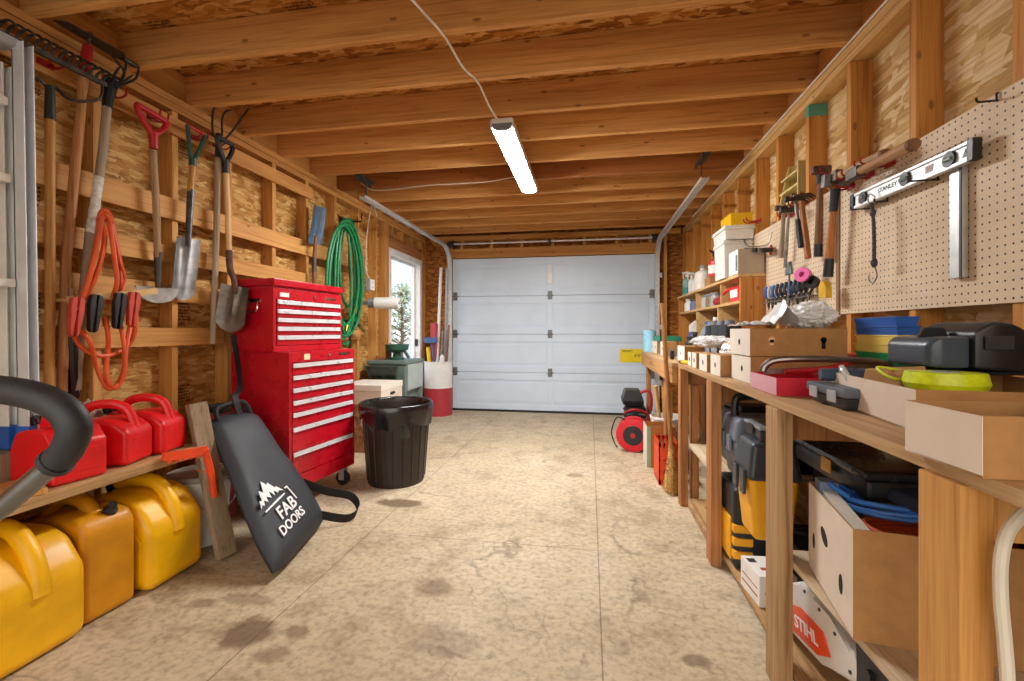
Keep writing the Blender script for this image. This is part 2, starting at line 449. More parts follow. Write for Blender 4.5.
# left wall: sheathing, studs, plates, horizontal rails
WY0, WY1, WZ = 4.84, 5.80, 2.01      # window opening
m = MB()
m.box(XL-.11, XL-.09, Y0, WY0-.02, 0, ZD); m.box(XL-.11, XL-.09, WY1+.02, YE+.06, 0, ZD)
m.box(XL-.11, XL-.09, WY0-.02, WY1+.02, WZ+.02, ZD); m.box(XL-.11, XL-.09, WY0-.02, WY1+.02, 0, .5)
wl = struct(m, 'wall_left', OSB_L)
for y in (-.3, .1, .5, .92, 1.32, 1.72, 2.118, 2.50, 2.91, 3.30, 3.71, 4.12, 4.50, 4.74, 4.79, 5.84, 5.95):
    m = MB(); m.box(XL-.0895, XL, y, y+.037, .041, 2.288, .003); struct(m, 'stud', W_STUD, wl)
for z0 in (2.29, 2.331):
    m = MB(); m.box(XL-.0895, XL+.001*(z0>2.3), Y0, YE-.02, z0, z0+.038, .003); struct(m, 'top_plate', W_RAIL, wl)
m = MB(); m.box(XL-.0895, XL, Y0, YE-.02, 0.001, .04, .003); struct(m, 'sole_plate', W_RAIL, wl)
for (ya, yb, za, zb) in ((-.3,3.36,2.15,2.245),(-.3,4.15,1.685,1.80),(-.3,3.30,1.445,1.54),(1.0,2.45,1.24,1.335),(1.0,2.45,1.0,1.097),(3.1,4.15,1.25,1.34),(3.1,4.15,1.0,1.09)):
    m = MB(); m.box(XL+.001, XL+.02, ya, yb, za, zb, .002); struct(m, 'rail', W_RAIL, wl)
# header over the window with short cripple studs
m = MB(); m.box(XL-.088, XL-.005, 4.83, 5.84, 2.03, 2.17, .003); struct(m, 'header', wood('window header', '#b98052', '#94603a', 'Y'), wl)
for y in (4.9, 5.2, 5.5, 5.78):
    m = MB(); m.box(XL-.088, XL-.002, y, y+.037, 2.171, 2.288, .002); struct(m, 'cripple_stud', W_STUD, wl)
# right wall
m = MB(); m.box(XR+.09, XR+.11, Y0, YE+.06, 0, ZD); wr = struct(m, 'wall_right', OSB_R)
for y in (-.3, .1, .5, .92, 1.03, 1.43, 1.84, 2.25, 2.646, 3.04, 3.42, 3.81, 4.20, 4.59, 4.98, 5.37, 5.76, 5.94):
    m = MB(); m.box(XR, XR+.0895, y, y+.037, .041, 2.288, .003); o = struct(m, 'stud', W_RSTUD, wr)
    if abs(y-2.646) < .01:
        m = MB(); m.box(XR-.0008, XR+.0898, y-.0008, y+.0378, 2.225, 2.2878); b = struct(m, 'painted_end', M('teal end paint', '#5aa58c', .6), o); b['label'] = 'teal painted top end of the stud'
for z0 in (2.29, 2.331):
    m = MB(); m.box(XR-.001*(z0>2.3), XR+.0895, Y0, YE-.02, z0, z0+.038, .003); struct(m, 'top_plate', W_PLATE, wr)
m = MB(); m.box(XR, XR+.0895, Y0, YE-.02, .001, .04, .003); struct(m, 'sole_plate', W_PLATE, wr)
# end wall around the garage door
DX0, DX1, DZ = -1.85, .815, 2.06
m = MB(); m.box(XL-.1, DX0-.04, YE, YE+.02, 0, ZD); m.box(DX1+.04, XR+.1, YE, YE+.02, 0, ZD); m.box(DX0-.04, DX1+.04, YE, YE+.02, DZ-.015, ZD)
we = struct(m, 'wall_end', OSB_E)
for (x0,x1) in ((DX0-.075,DX0-.037),(DX0-.037,DX0-.001),(DX1+.001,DX1+.037),(DX1+.1,DX1+.137)):
    m = MB(); m.box(x0, x1, YE-.09, YE-.001, 0, 2.288, .003); struct(m, 'stud', W_STUD, we)
m = MB(); m.box(DX0-.07, DX1+.07, YE-.085, YE-.002, DZ+.004, 2.19, .003); struct(m, 'header', W_HEAD, we)
m = MB(); m.box(DX0-.3, DX1+.3, YE-.087, YE-.002, 2.30, 2.366, .003); struct(m, 'top_plate', W_HEAD, we)
for k in range(7):
    x = DX0+.12+k*.41
    m = MB(); m.box(x, x+.036, YE-.08, YE-.003, 2.191, 2.299, .002); struct(m, 'cripple_stud', W_STUD, we)
# garage door: four sections, two long pressed panels each
m = MB(); m.box(DX0, DX1, YE-.012, YE+.0, .012, DZ)
gd = struct(m, 'door_1', DOORWHITE)
SH = (DZ-.02)/4
for i in range(4):
    z0 = .02 + i*SH; z1 = z0+SH-.004
    m = MB(); yf = YE-.05
    m.box(DX0+.002, DX1-.002, yf+.008, YE-.0125, z0, z1, .003)
    for (a,b) in ((z0, z0+.075),(z1-.1, z1)): m.box(DX0+.002, DX1-.002, yf-.004, yf+.009, a, b, .003)
    for (a,b) in ((DX0+.002, DX0+.07),((DX0+DX1)/2-.035,(DX0+DX1)/2+.035),(DX1-.07,DX1-.002)): m.box(a, b, yf-.002, yf+.0085, z0+.07, z1-.07, .003)
    for (a,b) in ((DX0+.085,(DX0+DX1)/2-.05),((DX0+DX1)/2+.05, DX1-.085)):
        m.box(a, b, yf+.001, yf+.0085, z0+.115, z1-.135, .006)
    struct(m, 'door_panel', DOORWHITE, gd)
    if i < 3:
        for x in (DX0+.04, (DX0+DX1)/2, DX1-.04):
            m = MB(); m.box(x-.03, x+.03, yf-.012, yf-.0045, z1-.05, z1+.06, .003); m.cyl((x-.045,yf-.012,z1+.002),(x+.045,yf-.012,z1+.002),.007,10)
            for dz in (-.03,.04): m.cyl((x,yf-.0045,z1+dz),(x,yf-.018,z1+dz),.006,8)
            struct(m, 'hinge', HINGE, gd)
m = MB(); xm = (DX0+DX1)/2
m.box(xm-.035, xm+.035, YE-.075, YE-.055, 1.70, 1.95, .004); m.box(xm-.02, xm+.02, YE-.1, YE-.075, 1.84, 1.9, .004)
struct(m, 'opener_bracket', WHITE_TRIM, gd)
m = MB(); m.box(DX0, DX1, YE-.06, YE-.008, 0.001, .03, .006); struct(m, 'bottom_seal', RUBBER, gd)
m = MB(); a = ony(620,349,YE-.057); b = ony(641.5,362.5,YE-.057)
m.box(a.x, a.x+.34, YE-.0572, YE-.0555, b.z, a.z, 0); st = struct(m, 'warning_sticker', M('yellow sticker', '#f0d512', .5, var=.03), gd)
m = MB()
for (cx, w) in ((.20,.028),(.245,.03)):
    for k in range(10):
        t = .6 + k*.42
        m.box(a.x+cx+math.cos(t)*w*.5-.004, a.x+cx+math.cos(t)*w*.5+.004, YE-.0576, YE-.0572, (a.z+b.z)/2+math.sin(t)*w*.5-.004, (a.z+b.z)/2+math.sin(t)*w*.5+.004)
m.box(a.x+.03, a.x+.16, YE-.0576, YE-.0572, a.z-.022, a.z-.016); m.box(a.x+.03, a.x+.14, YE-.0576, YE-.0572, a.z-.036, a.z-.03)
struct(m, 'sticker_print', INK, gd)
# tracks, curved, with angle brackets, and the torsion shaft
def track(name, X, flip):
    r = .28; pts = [(X, y, 2.2) for y in (3.5, 4.2, 5.0)]
    yv = YE-.1; yc = yv-r
    for k in range(9):
        a = PI/2 - k*PI/16
        pts.append((X, yc + r*math.cos(a), 2.2-r + r*math.sin(a)))
    pts += [(X, yv, z) for z in (1.4, .7, .0)]
    m = MB()
    m.strap(pts, .055, .003, (1,0,0))
    V = Vector
    for dx in (-.026,.026):
        m.strap([V(p)+V((dx,0,0)) for p in pts], .003, .024, (1,0,0))
    t = struct(m, name, GALV)
    m = MB(); m.box(X-.02*flip, X-.016*flip, 3.52, 3.55, 2.22, ZJ+.0, .001); m.box(X-.03, X+.03, 3.44, 3.7, ZJ-.006, ZJ-.001, .001) ; m.box(X-.03,X-.026,3.44,3.7,ZJ-.04,ZJ-.001)
    struct(m, 'hanger', DARKSTEEL, t)
    for z in (.4, 1.1, 1.75):
        m = MB(); xx = X+flip*.03
        m.box(min(xx,xx+flip*.03), max(xx,xx+flip*.03), YE-.115, YE-.09, z, z+.06, .002); struct(m, 'bracket', GALV, t)
    return t
track('trim_1', DX0-.02, -1); track('trim_2', DX1+.015, 1)
m = MB(); m.cyl((DX0-.02, YE-.15, 2.245),(DX1+.02, YE-.15, 2.245), .013, 14)
ts = struct(m, 'trim_3', GALV)
for x in (DX0+.02, DX1-.02):
    m = MB(); m.lathe([(.03,-.03),(.05,-.03),(.05,-.02),(.042,-.01),(.042,.01),(.05,.02),(.05,.03),(.03,.03)], 20, (x, YE-.15, 2.245), 'X'); struct(m, 'cable_drum', DARKSTEEL, ts)
for x in (DX0-.02, (DX0+DX1)/2, DX1+.02):
    m = MB(); m.box(x-.02, x+.02, YE-.17, YE-.088, 2.215, 2.275, .003); struct(m, 'bearing_plate', DARKSTEEL, ts)
# window in the left wall
m = MB(); xa, xb = XL-.12, XL+.012
m.box(xa, xb, WY0-.02, WY0+.03, .5, WZ+.02, .004); m.box(xa, xb, WY1-.05, WY1+.02, .5, WZ+.02, .004)
m.box(xa, xb, WY0+.03, WY1-.05, WZ-.05, WZ+.02, .004); m.box(xa, xb, WY0+.03, WY1-.05, .5, .56, .004)
wi = struct(m, 'window_1', WHITE_TRIM)
m = MB(); xs0, xs1 = XL-.10, XL-.06
m.box(xs0, xs1, WY0+.03, WY0+.05, .56, WZ-.05, .002); m.box(xs0, xs1, WY1-.075, WY1-.05, .56, WZ-.05, .002)
m.box(xs0, xs1, WY0+.05, WY1-.075, WZ-.075, WZ-.05, .002); m.box(xs0, xs1, WY0+.05, WY1-.075, .56, .6, .002)
struct(m, 'window_frame', WHITE_TRIM, wi)
m = MB(); m.box(XL-.052, XL-.02, WY1-.075, WY1-.0505, .88, .97, .004); struct(m, 'latch', BLACK, wi)
n = NT('window glass'); tr = n.new('ShaderNodeBsdfTransparent'); gl = n.new('ShaderNodeBsdfGlossy'); gl.inputs['Roughness'].default_value = .02
mx = n.new('ShaderNodeMixShader'); mx.inputs[0].default_value = .06; n.l(tr.outputs[0], mx.inputs[1]); n.l(gl.outputs[0], mx.inputs[2]); n.l(mx.outputs[0], n.out.inputs['Surface'])
m = MB(); m.box(XL-.084, XL-.078, WY0+.045, WY1-.07, .58, WZ-.07); struct(m, 'window_pane', n.mat, wi)
# outside: pale ground and a young tree
m = MB(); m.box(-60, 40, -40, 70, -.25, -.2); gnd = struct(m, 'ground', M('dry pale ground', '#d8cdb4', .9, var=.1, scale=.6))
def tree(px, py, X, h, label):
    b = onx(px, py, X); root = thing('young_tree', label, 'tree', (b.x, b.y, -.2))
    top = h; m = MB(); m.tube([(b.x,b.y,-.2),(b.x+.05,b.y,top*.5),(b.x,b.y+.05,top*.95)], [.07,.05,.015], 8)
    rnd = random.Random(4); tips = []
    for k in range(46):
        z = top*(.22+.75*rnd.random()); a = rnd.random()*2*PI; L = (top-z)*.36+.25
        e = Vector((b.x+math.cos(a)*L, b.y+math.sin(a)*L, z+L*.55)); m.tube([(b.x,b.y,z),(b.x+math.cos(a)*L*.5, b.y+math.sin(a)*L*.5, z+L*.2), e], [.022,.014,.005], 5); tips.append((Vector((b.x,b.y,z)), e))
    build(m, 'trunk', M('tree bark', '#6c5c49', .9, var=.2), root)
    m = MB()
    for (s0, e) in tips:
        for q in range(16):
            t = .25+.8*rnd.random(); p = s0.lerp(e, t)+Vector((rnd.gauss(0,.11),rnd.gauss(0,.11),rnd.gauss(0,.11)))
            u = Vector((rnd.gauss(0,1),rnd.gauss(0,1),rnd.gauss(0,1))).normalized(); w = u.orthogonal().normalized(); l = .05+.05*rnd.random()
            m.add([p-u*l, p+w*l*.45, p+u*l, p-w*l*.45], [(0,1,2,3)])
    o = build(m, 'foliage', M('pale summer leaves', '#b4c2a4', .7, var=.2, scale=3), root); o['kind'] = 'stuff'
tree(401, 352, -6.2, 2.5, 'young leafy tree standing outside the window')
# ceiling light
za = 2.368; lx0, lx1, ly0, ly1 = -.59, -.462, 2.68, 3.99
root = thing('ceiling_light', 'long white LED strip light fixed under the joists, switched on', 'light', ((lx0+lx1)/2, (ly0+ly1)/2, 2.30))
m = MB(); m.box(lx0, lx1, ly0, ly1, 2.337, za, .004); m.box(lx0-.006, lx0+.002, ly0, ly1, 2.314, 2.36, .001); m.box(lx1-.002, lx1+.006, ly0, ly1, 2.314, 2.36, .001); build(m, 'housing', WHITEPL, root)  # side lips added to keep the diffuser's glow off the joists
n = NT('lit diffuser'); e = n.new('ShaderNodeEmission'); e.inputs['Color'].default_value = (1,.985,.965,1); e.inputs['Strength'].default_value = 85; n.l(e.outputs[0], n.out.inputs['Surface'])
LED_E = e
m = MB(); m.prism([(-.06,0),(-.055,-.02),(-.03,-.034),(.03,-.034),(.055,-.02),(.06,0)], 0, ly1-ly0-.05)
for v in m.bm.verts:
    c = v.co.copy(); v.co = Vector(((lx0+lx1)/2+c.x, ly0+.025+c.z, 2.336+c.y))
build(m, 'diffuser', n.mat, root)
for y in (ly0+.012, ly1-.012):
    m = MB(); m.prism([(-.063,0),(-.058,-.022),(-.032,-.037),(.032,-.037),(.058,-.022),(.063,0)], -.013, .013)
    for v in m.bm.verts:
        c = v.co.copy(); v.co = Vector(((lx0+lx1)/2+c.x, y+c.z, 2.3362+c.y))
    build(m, 'end_cap', GREYPL, root)
# cable to the light
pts = [(-.74,-.4,2.362),(-.72,.8,2.36),(-.70,1.49,2.362),(-.66,1.7,2.352),(-.625,1.88,2.362),(-.60,2.1,2.345),(-.57,2.26,2.362),(-.56,2.5,2.35),(-.545,2.68,2.35)]
m = MB(); m.tube(bez(pts,6), .0055, 6); one(m, 'power_cable', M('white cable sheath', '#ece9e2', .5, var=.04), 'white power cable stapled under the joists, running to the strip light', 'cable')
# cable along the right top plate
m = MB(); m.tube(bez([(XR-.008, y, 2.375-.012*math.sin(y*5)*0-.004) for y in (1.5,2.2,3.0,3.8,4.6,5.4)],4), .005, 6)
one(m, 'plate_cable', M('white wall cable', '#ece9e2', .5, var=.04), 'white cable run along the top plate of the pegboard wall', 'cable')

# ------------------------------------------------------------------ camera, sky, light
cam = bpy.data.cameras.new('camera'); co = bpy.data.objects.new('camera', cam); COL.objects.link(co)
cam.sensor_width = 36; cam.lens = F*36/1024; cam.shift_y = -(340.5-HY)/1024; cam.clip_start = .02
co.location = (0,0,H); co.rotation_euler = (PI/2, 0, TH); S.camera = co
w = bpy.data.worlds.new('sky'); S.world = w; w.use_nodes = True
nt = w.node_tree; bg = nt.nodes['Background']
def wn(ty, **kw):
    n = nt.nodes.new(ty)
    for k, v in kw.items(): setattr(n, k, v)
    return n
tc = wn('ShaderNodeTexCoord'); sep = wn('ShaderNodeSeparateXYZ'); rp = wn('ShaderNodeValToRGB')
nt.links.new(tc.outputs['Generated'], sep.inputs[0]); nt.links.new(sep.outputs['Z'], rp.inputs['Fac'])
el = rp.color_ramp.elements; el[0].position = 0; el[0].color = lin('#e4ecf2'); el[1].position = .5; el[1].color = lin('#6f9fd8')
q = rp.color_ramp.elements.new(.12); q.color = lin('#b9d3ec')
# sky brightened and warmed behind the open front, added to fill the shed
rear_fill = wn('ShaderNodeMapRange', interpolation_type='SMOOTHSTEP'); nt.links.new(sep.outputs['Y'], rear_fill.inputs[0])
rear_fill.inputs[1].default_value = .25; rear_fill.inputs[2].default_value = -.8; rear_fill.inputs[3].default_value = 0; rear_fill.inputs[4].default_value = 1
mixc = wn('ShaderNodeMix', data_type='RGBA'); nt.links.new(rear_fill.outputs[0], mixc.inputs[0]); nt.links.new(rp.outputs['Color'], mixc.inputs[6]); mixc.inputs[7].default_value = lin('#fff4e6')
nt.links.new(mixc.outputs[2], bg.inputs['Color'])
st = wn('ShaderNodeMath', operation='MULTIPLY_ADD'); nt.links.new(rear_fill.outputs[0], st.inputs[0]); st.inputs[1].default_value = REAR_FILL; st.inputs[2].default_value = SKYB
nt.links.new(st.outputs[0], bg.inputs['Strength'])
S.view_settings.view_transform = 'Standard'; S.view_settings.look = 'None'; S.view_settings.gamma = 1; S.view_settings.use_curve_mapping = False
S.view_settings.exposure = EXPO
# ================================================================== LEFT SIDE
TX = -2.185
def L(px, py, dx=0.0): return onx(px, py, TX+dx)
def dhandle(root, top, dirv, lat, w, h, mat, name='grip', r=.013, extra=None):
    """D-shaped grip: top = middle of the cross bar, dirv points down the shaft"""
    d = Vector(dirv).normalized(); l = Vector(lat).normalized(); t = Vector(top); m = MB()
    a = t - l*w/2; b = t + l*w/2; e = t + d*h
    m.tube(bez([a, a+d*h*.2, a+d*h*.55+l*w*.14, e-l*.012, e+d*.04-l*.005], 5), [r]*21, 8)
    m.tube(bez([b, b+d*h*.2, b+d*h*.55-l*w*.14, e+l*.012, e+d*.04+l*.005], 5), [r]*21, 8)
    m.tube([a-l*.004, t, b+l*.004], [r*.95, r*1.1, r*.95], 8)
    m.cyl(e-d*.005, e+d*.075, .021, 12, .019)
    return build(m, name, mat, root)
def hook(m, p, out=.06, up=.035, r=.004):
    p = Vector(p); m.tube(bez([p, p+Vector((out*.5,0,-.004)), p+Vector((out,0,.004)), p+Vector((out+.008,0,up))],4), r, 6)
def wall_hook(p, label):
    m = MB(); p = Vector(p); x0 = XL+.021
    for dy in (-.022, .022):
        m.tube(bez([(x0,p.y+dy,p.z),(p.x,p.y+dy,p.z-.012),(p.x+.035,p.y+dy,p.z),(p.x+.04,p.y+dy,p.z+.03)],4), .005, 6)
    m.box(x0-.001, x0+.004, p.y-.03, p.y+.03, p.z-.012, p.z+.012, .001)
    return one(m, 'wall_hook', REDDK, label, 'hook', 'red double hooks on the top rail')

# --- bow rake
root = thing('bow_rake', 'steel bow rake with a long varnished handle, hung highest next to the ladder', 'rake', L(47,388))
A = L(-8,28,.03); Bq = L(112,88,.03)
m = MB(); m.strap([A,Bq], .014, .02, (1,0,0))
for k in range(15):
    p = A.lerp(Bq, (k+.5)/15)
    m.tube(bez([p+Vector((0,0,.005)), p+Vector((.02,.0,.028)), p+Vector((.052,.004,.034)), p+Vector((.078,.008,.012))],4), [.0055]*12+[.003], 6)
build(m, 'rake_head', DARKSTEEL, root)
fe = L(50,90,.0)
m = MB()
m.tube(bez([A+Vector((0,.05,0)), A.lerp(fe,.45)+Vector((.02,0,-.03)), fe+Vector((0,-.03,.02)), fe],6), .006, 6)
m.tube(bez([Bq+Vector((0,-.04,0)), Bq.lerp(fe,.3)+Vector((.02,0,-.05)), Bq.lerp(fe,.75)+Vector((.02,0,-.045)), fe+Vector((0,.02,.02)), fe],6), .006, 6)
build(m, 'bow', DARKSTEEL, root)
m = MB(); m.cyl(L(50,86), L(50,120), .015, 12, .0185); build(m, 'ferrule', M('green black ferrule', '#2b332f', .45), root)
m = MB(); m.tube([L(50,119),L(50,200),L(50,300),L(49,386)], .0165, 12); build(m, 'handle', W_HANDLE, root)
wall_hook(L(52,63,-.01), 'red double hook carrying the bow rake head')

# --- hook tool with red sleeve
root = thing('hook_pole', 'long brown wooden pole topped with a red rubber sleeve and steel hook', 'tool', L(63,392))
m = MB(); m.tube([L(84,72,.01), L(77,150,.01), L(66,260,.0), L(62,392,-.01)], [.017,.0175,.018,.018], 12); build(m, 'handle', wood('reddish brown pole','#b98452','#83552f','Z',knots=False,gs=2), root)
m = MB(); m.tube([L(84,74,.01), L(86,62,.01), L(88,46,.01)], [.019,.022,.018], 12); build(m, 'sleeve', REDDK, root)
m = MB(); m.tube(bez([L(88,48,.01), L(89,40,.01), L(92,36,.02), L(91,33,.03), L(86,33,.03)],5), .006, 6); build(m, 'hook_end', DARKSTEEL, root)
# small saw blade lying on the plate
p = onx(82,34,-2.24)
m = MB(frame((p.x+.06,p.y,2.372),(0,1,-.0),(1,0,0.0))); m.prism([(-.14,-.02),(.12,-.03),(.15,.0),(.10,.045),(-.12,.03)], -.002, .003); m.prism([(.12,-.012),(.2,-.014),(.2,.014),(.12,.016)], -.006, .01, .004)
one(m, 'trowel', DARKSTEEL, 'dark steel trowel blade lying on the top plate behind the red sleeved pole', 'trowel')

# --- three-tine cultivator
root = thing('hand_cultivator', 'cultivator with curved black tines and a grey handle partly painted white', 'cultivator', L(78,390))
h0 = L(109,93,.03)
m = MB()
for (q1, q2, q3) in (((118,84),(124,72),(112,56)),((120,82),(126,66),(124,58)),((124,84),(136,78),(139,66)),((112,82),(116,72),(121,66)),((116,88),(126,80),(133,75))):
    m.tube(bez([h0+Vector((0,0,.02)), L(*q1,.05), L(*q2,.09), L(*q3,.11)],6), [.005]*15+[.0048,.004,.0035,.003], 6)
m.tube([L(112,80,.03), L(108,100,.02), L(107,108,.02)], [.028,.02,.018], 10)
build(m, 'tines', BLACKMAT, root)
m = MB(); m.tube([L(107,107,.02), L(103,150,.015), L(99,178,.01)], .0175, 12); m.tube([L(90,232,.0), L(80,330,-.005), L(76,390,-.01)], .0175, 12); build(m, 'handle', W_HGREY, root)
m = MB(); m.tube([L(99,177,.01), L(95,205,.005), L(90,233,.0)], .018, 12); build(m, 'painted_grip', M('flaking white paint', '#d8d6cf', .7, var=.25, scale=40), root)['label'] = 'white painted stretch of the grey handle'
wall_hook(L(115,93,-.01), 'red double hook carrying the cultivator')

# --- half-moon edger
root = thing('half_moon_edger', 'half moon lawn edger with a red plastic D grip', 'edger', L(158,307))
dhandle(root, L(152,113,.02), L(154,150)-L(152,113), (0,1,-.08), .15, .10, M('red D grip', '#b3141f', .4, var=.08), r=.0135)
m = MB(); m.tube([L(153,150,.02), L(156,200,.01), L(158,262,.0)], .0165, 12); build(m, 'handle', wood('greyed ash handle','#a98b69','#7f6449','Z',knots=False,gs=2), root)
m = MB(); m.tube([L(158,252,.0), L(158,270,.0), L(158,288,.0)], [.019,.016,.012], 12); build(m, 'socket', DARKSTEEL, root)
c = L(158,288,.01); pl = [(-.105,.0),(.105,.0),(.103,-.012)]+[(.1*math.cos(a),-.012-.065*math.sin(a)) for a in [k*PI/12 for k in range(1,12)]]+[(-.103,-.012)]
m = MB(frame(c,(.12,1,.02),(0,0,1))); m.prism(list(reversed(pl)), -.0015, .0015); m.box(-.105,-.02,-.001,.003,-.012,.004); m.box(.02,.105,-.001,.003,-.012,.004)
build(m, 'blade', metal('scuffed blade steel', '#9b9893', .42, .25, 14, .85), root)
wall_hook(L(158,118,-.01), 'red double hook inside the red D grip')

# --- transplant spade
root = thing('transplant_spade', 'narrow steel spade with a dark green Y grip and short wooden shaft', 'spade', L(187,304))
tp = L(196,130,.02); d = L(191,190)-tp
m = MB(); l = Vector((0,1,-.05)).normalized(); e = L(193,160,.02)
for s in (-1,1): m.tube(bez([tp+l*.055*s, tp+l*.05*s+Vector((0,0,-.03)), e+l*.016*s+Vector((0,0,.02)), e+Vector((0,0,-.005))],5), .011, 8)
m.cyl(e+Vector((0,0,.01)), L(192.5,166,.02), .019, 10); build(m, 'grip', M('dark green grip', '#1d4a3d', .4), root)
m = MB(); m.tube([tp-l*.058, tp+l*.058], .009, 8); build(m, 'cross_bar', REDDK, root)
m = MB(); m.tube([L(192.5,164,.02), L(190.5,192,.02)], .0165, 10); build(m, 'handle', W_HANDLE, root)
m = MB(); m.tube([L(191,190,.02), L(189,225,.02), L(188,246,.02)], [.0185,.016,.013], 10); build(m, 'socket', metal('spade socket steel', '#5f5e5e', .45, .3, 25, .85), root)
def blade_grid(m, quad, dish, th, nu=10, nv=14, tip=0.0, ridge=.0, nrm=(1,0,0)):
    a,b,c2,d2 = [Vector(q) for q in quad]; n = Vector(nrm).normalized(); V=[]; Fc=[]
    for j in range(nv+1):
        t = j/nv
        for i in range(nu+1):
            s = i/nu; p = a.lerp(b,s).lerp(d2.lerp(c2,s), t)
            u = 2*s-1
            if tip: p = p + (d2-a)*tip*(-(u*u))*max(0,(t-.45)/.55)**1.4
            p = p + n*(-dish*(1-u*u) + ridge*math.exp(-(u*5)**2)*(1-t))
            V.append(p)
    N = len(V); V += [p - n*th for p in V]; w = nu+1
    for j in range(nv):
        for i in range(nu):
            q = j*w+i; Fc += [(q,q+1,q+w+1,q+w),(N+q,N+q+w,N+q+w+1,N+q+1)]
    for i in range(nu): Fc += [(i,N+i,N+i+1,i+1),(nv*w+i,nv*w+i+1,N+nv*w+i+1,N+nv*w+i)]
    for j in range(nv): Fc += [(j*w,(j+1)*w,N+(j+1)*w,N+j*w),(j*w+nu,N+j*w+nu,N+(j+1)*w+nu,(j+1)*w+nu)]
    m.add(V, Fc)
m = MB(); blade_grid(m, (L(177,236,.0),L(201,240,.0),L(194,303,.02),L(171,296,.02)), .02, .003, tip=.12, ridge=.025)
build(m, 'blade', metal('grey spade blade', '#8b8a88', .45, .3, 16, .8), root)
wall_hook(L(199,137,-.01), 'red double hook holding the green Y grip')

# --- hay fork
root = thing('hay_fork', 'three tined hay fork hung tines up on a long pale grey handle', 'fork', L(213,346))
m = MB(); h0 = L(219,138,.02)
for pts in (((213,134),(213,112),(218,104),(229,94)),((222,134),(222,120),(225,112),(231,110)),((226,138),(236,126),(243,116),(249,108))):
    q = [h0]+[L(x,y,.02+.02*i) for i,(x,y) in enumerate(pts)]
    m.tube(bez(q,6), [.006]*21+[.005,.004,.003,.002], 6)
m.cyl(L(219,134,.02), L(218,160,.02), .017, 10)
build(m, 'tines', BLACKMAT, root)
m = MB(); m.tube([L(218,158,.02), L(216.5,230,.015), L(213,344,.01)], .017, 12); build(m, 'handle', wood('pale grey ash','#b5a68f','#8d7c66','Z',knots=False,gs=2), root)

# --- round point shovel
root = thing('round_point_shovel', 'round point shovel with a black D grip, hung beside the red tool chest', 'shovel', L(230,334,.05))
dhandle(root, L(225,141,.05), L(228,250)-L(225,141), (0,1,-.05), .115, .115, BLACK, r=.013)
m = MB(); m.tube([L(226,172,.05), L(228,215,.05), L(229,252,.05)], .0165, 12); build(m, 'handle', W_HANDLE2, root)
m = MB(); m.tube(bez([L(229,250,.05), L(230,268,.055), ony(234,281,2.33), ony(235,294,2.335)],5), [.0185]*8+[.015]*7+[.01], 10); build(m, 'socket', RUSTY, root)
m = MB(); blade_grid(m, (ony(221,283,2.325),ony(249,288,2.335),ony(243,334,2.30),ony(213,330,2.29)), .03, .003, tip=.2, ridge=.03, nrm=(.45,-1,.1))
build(m, 'blade', metal('brown grey shovel blade', '#87817a', .5, .35, 12, .7), root)
wall_hook(L(222,146,-.01), 'red double hook at the black D grip and fork')

# --- blue grey square scoop
root = thing('square_scoop', 'blue grey square bladed shovel hung blade up above the tool chest', 'shovel', L(315,288))
m = MB(); blade_grid(m, (L(308,243,.02),L(322,245,.02),L(326.5,208,.03),L(315,205,.03)), .014, .003, ridge=.012)
build(m, 'blade', M('blue grey painted steel', '#4d6377', .45, .2, .2, 18), root)
m = MB(); m.tube([L(316,236,.02), L(314.5,256,.02), L(314,292,.02)], [.013,.016,.0165], 10); build(m, 'handle', W_HBROWN, root)
m = MB(); m.tube([L(314.4,258,.02), L(314.2,272,.02)], .0185, 10); build(m, 'socket', DARKSTEEL, root)

# --- leaning tarred bar and thin wooden peg board with jumper cables
root = thing('tarred_bar', 'black tar covered stake with a pale wooden top, standing behind the jumper cables', 'stake', L(74,398))
m = MB(); m.tube([L(69,312), L(71,345), L(74,398,-.02)], [.019,.021,.02], 10); build(m, 'tarred_shaft', M('wet tar', '#14110f', .35, var=.4), root)
m = MB(); m.tube([L(67,288), L(69,313)], .0185, 10); build(m, 'wooden_top', W_HBROWN, root)
a = L(67,300,.03); b = L(157,291,.12)
m = MB(); m.strap([a,b], .012, .028, (1,0,0)); m.strap([a+Vector((-.07,0,0)), a+Vector((.004,.02,0))], .012, .028, (0,0,1))
one(m, 'peg_strip', W_LIGHT, 'thin pale wooden strip nailed across the rails, cable clamps gripping it', 'wood strip')
root = thing('jumper_cables', 'orange jumper cables with two black and two red clamps hung on a wooden strip', 'jumper cables', L(103,390,.05))
m = MB()
def cab(pts, dx=.06, r=.0095):
    m.tube(bez([L(x,y,dx+.012*math.sin(i*2.1)) for i,(x,y) in enumerate(pts)],6), r, 8)
cab([(80,300),(88,280),(96,245),(100,215),(106,211),(112,222),(117,250),(121,285),(118,298),(108,302)],.06)
cab([(83,298),(90,275),(98,240),(102,218),(107,216),(110,226),(114,255),(117,282),(112,298)],.085)
cab([(85,300),(98,270),(104,245),(104,228),(100,222),(104,218),(112,228),(120,262),(124,280),(120,294)],.07)
cab([(78,305),(74,325),(76,340),(88,352),(104,356),(120,351),(132,340),(136,322),(134,303)],.07)
cab([(80,330),(90,342),(96,365),(103,382),(110,389),(118,383),(124,368),(124,345),(120,322)],.08)
cab([(105,318),(108,334),(108,350),(106,370),(110,386),(117,387),(124,374),(126,350),(130,326)],.085)
build(m, 'cable', CORD, root)
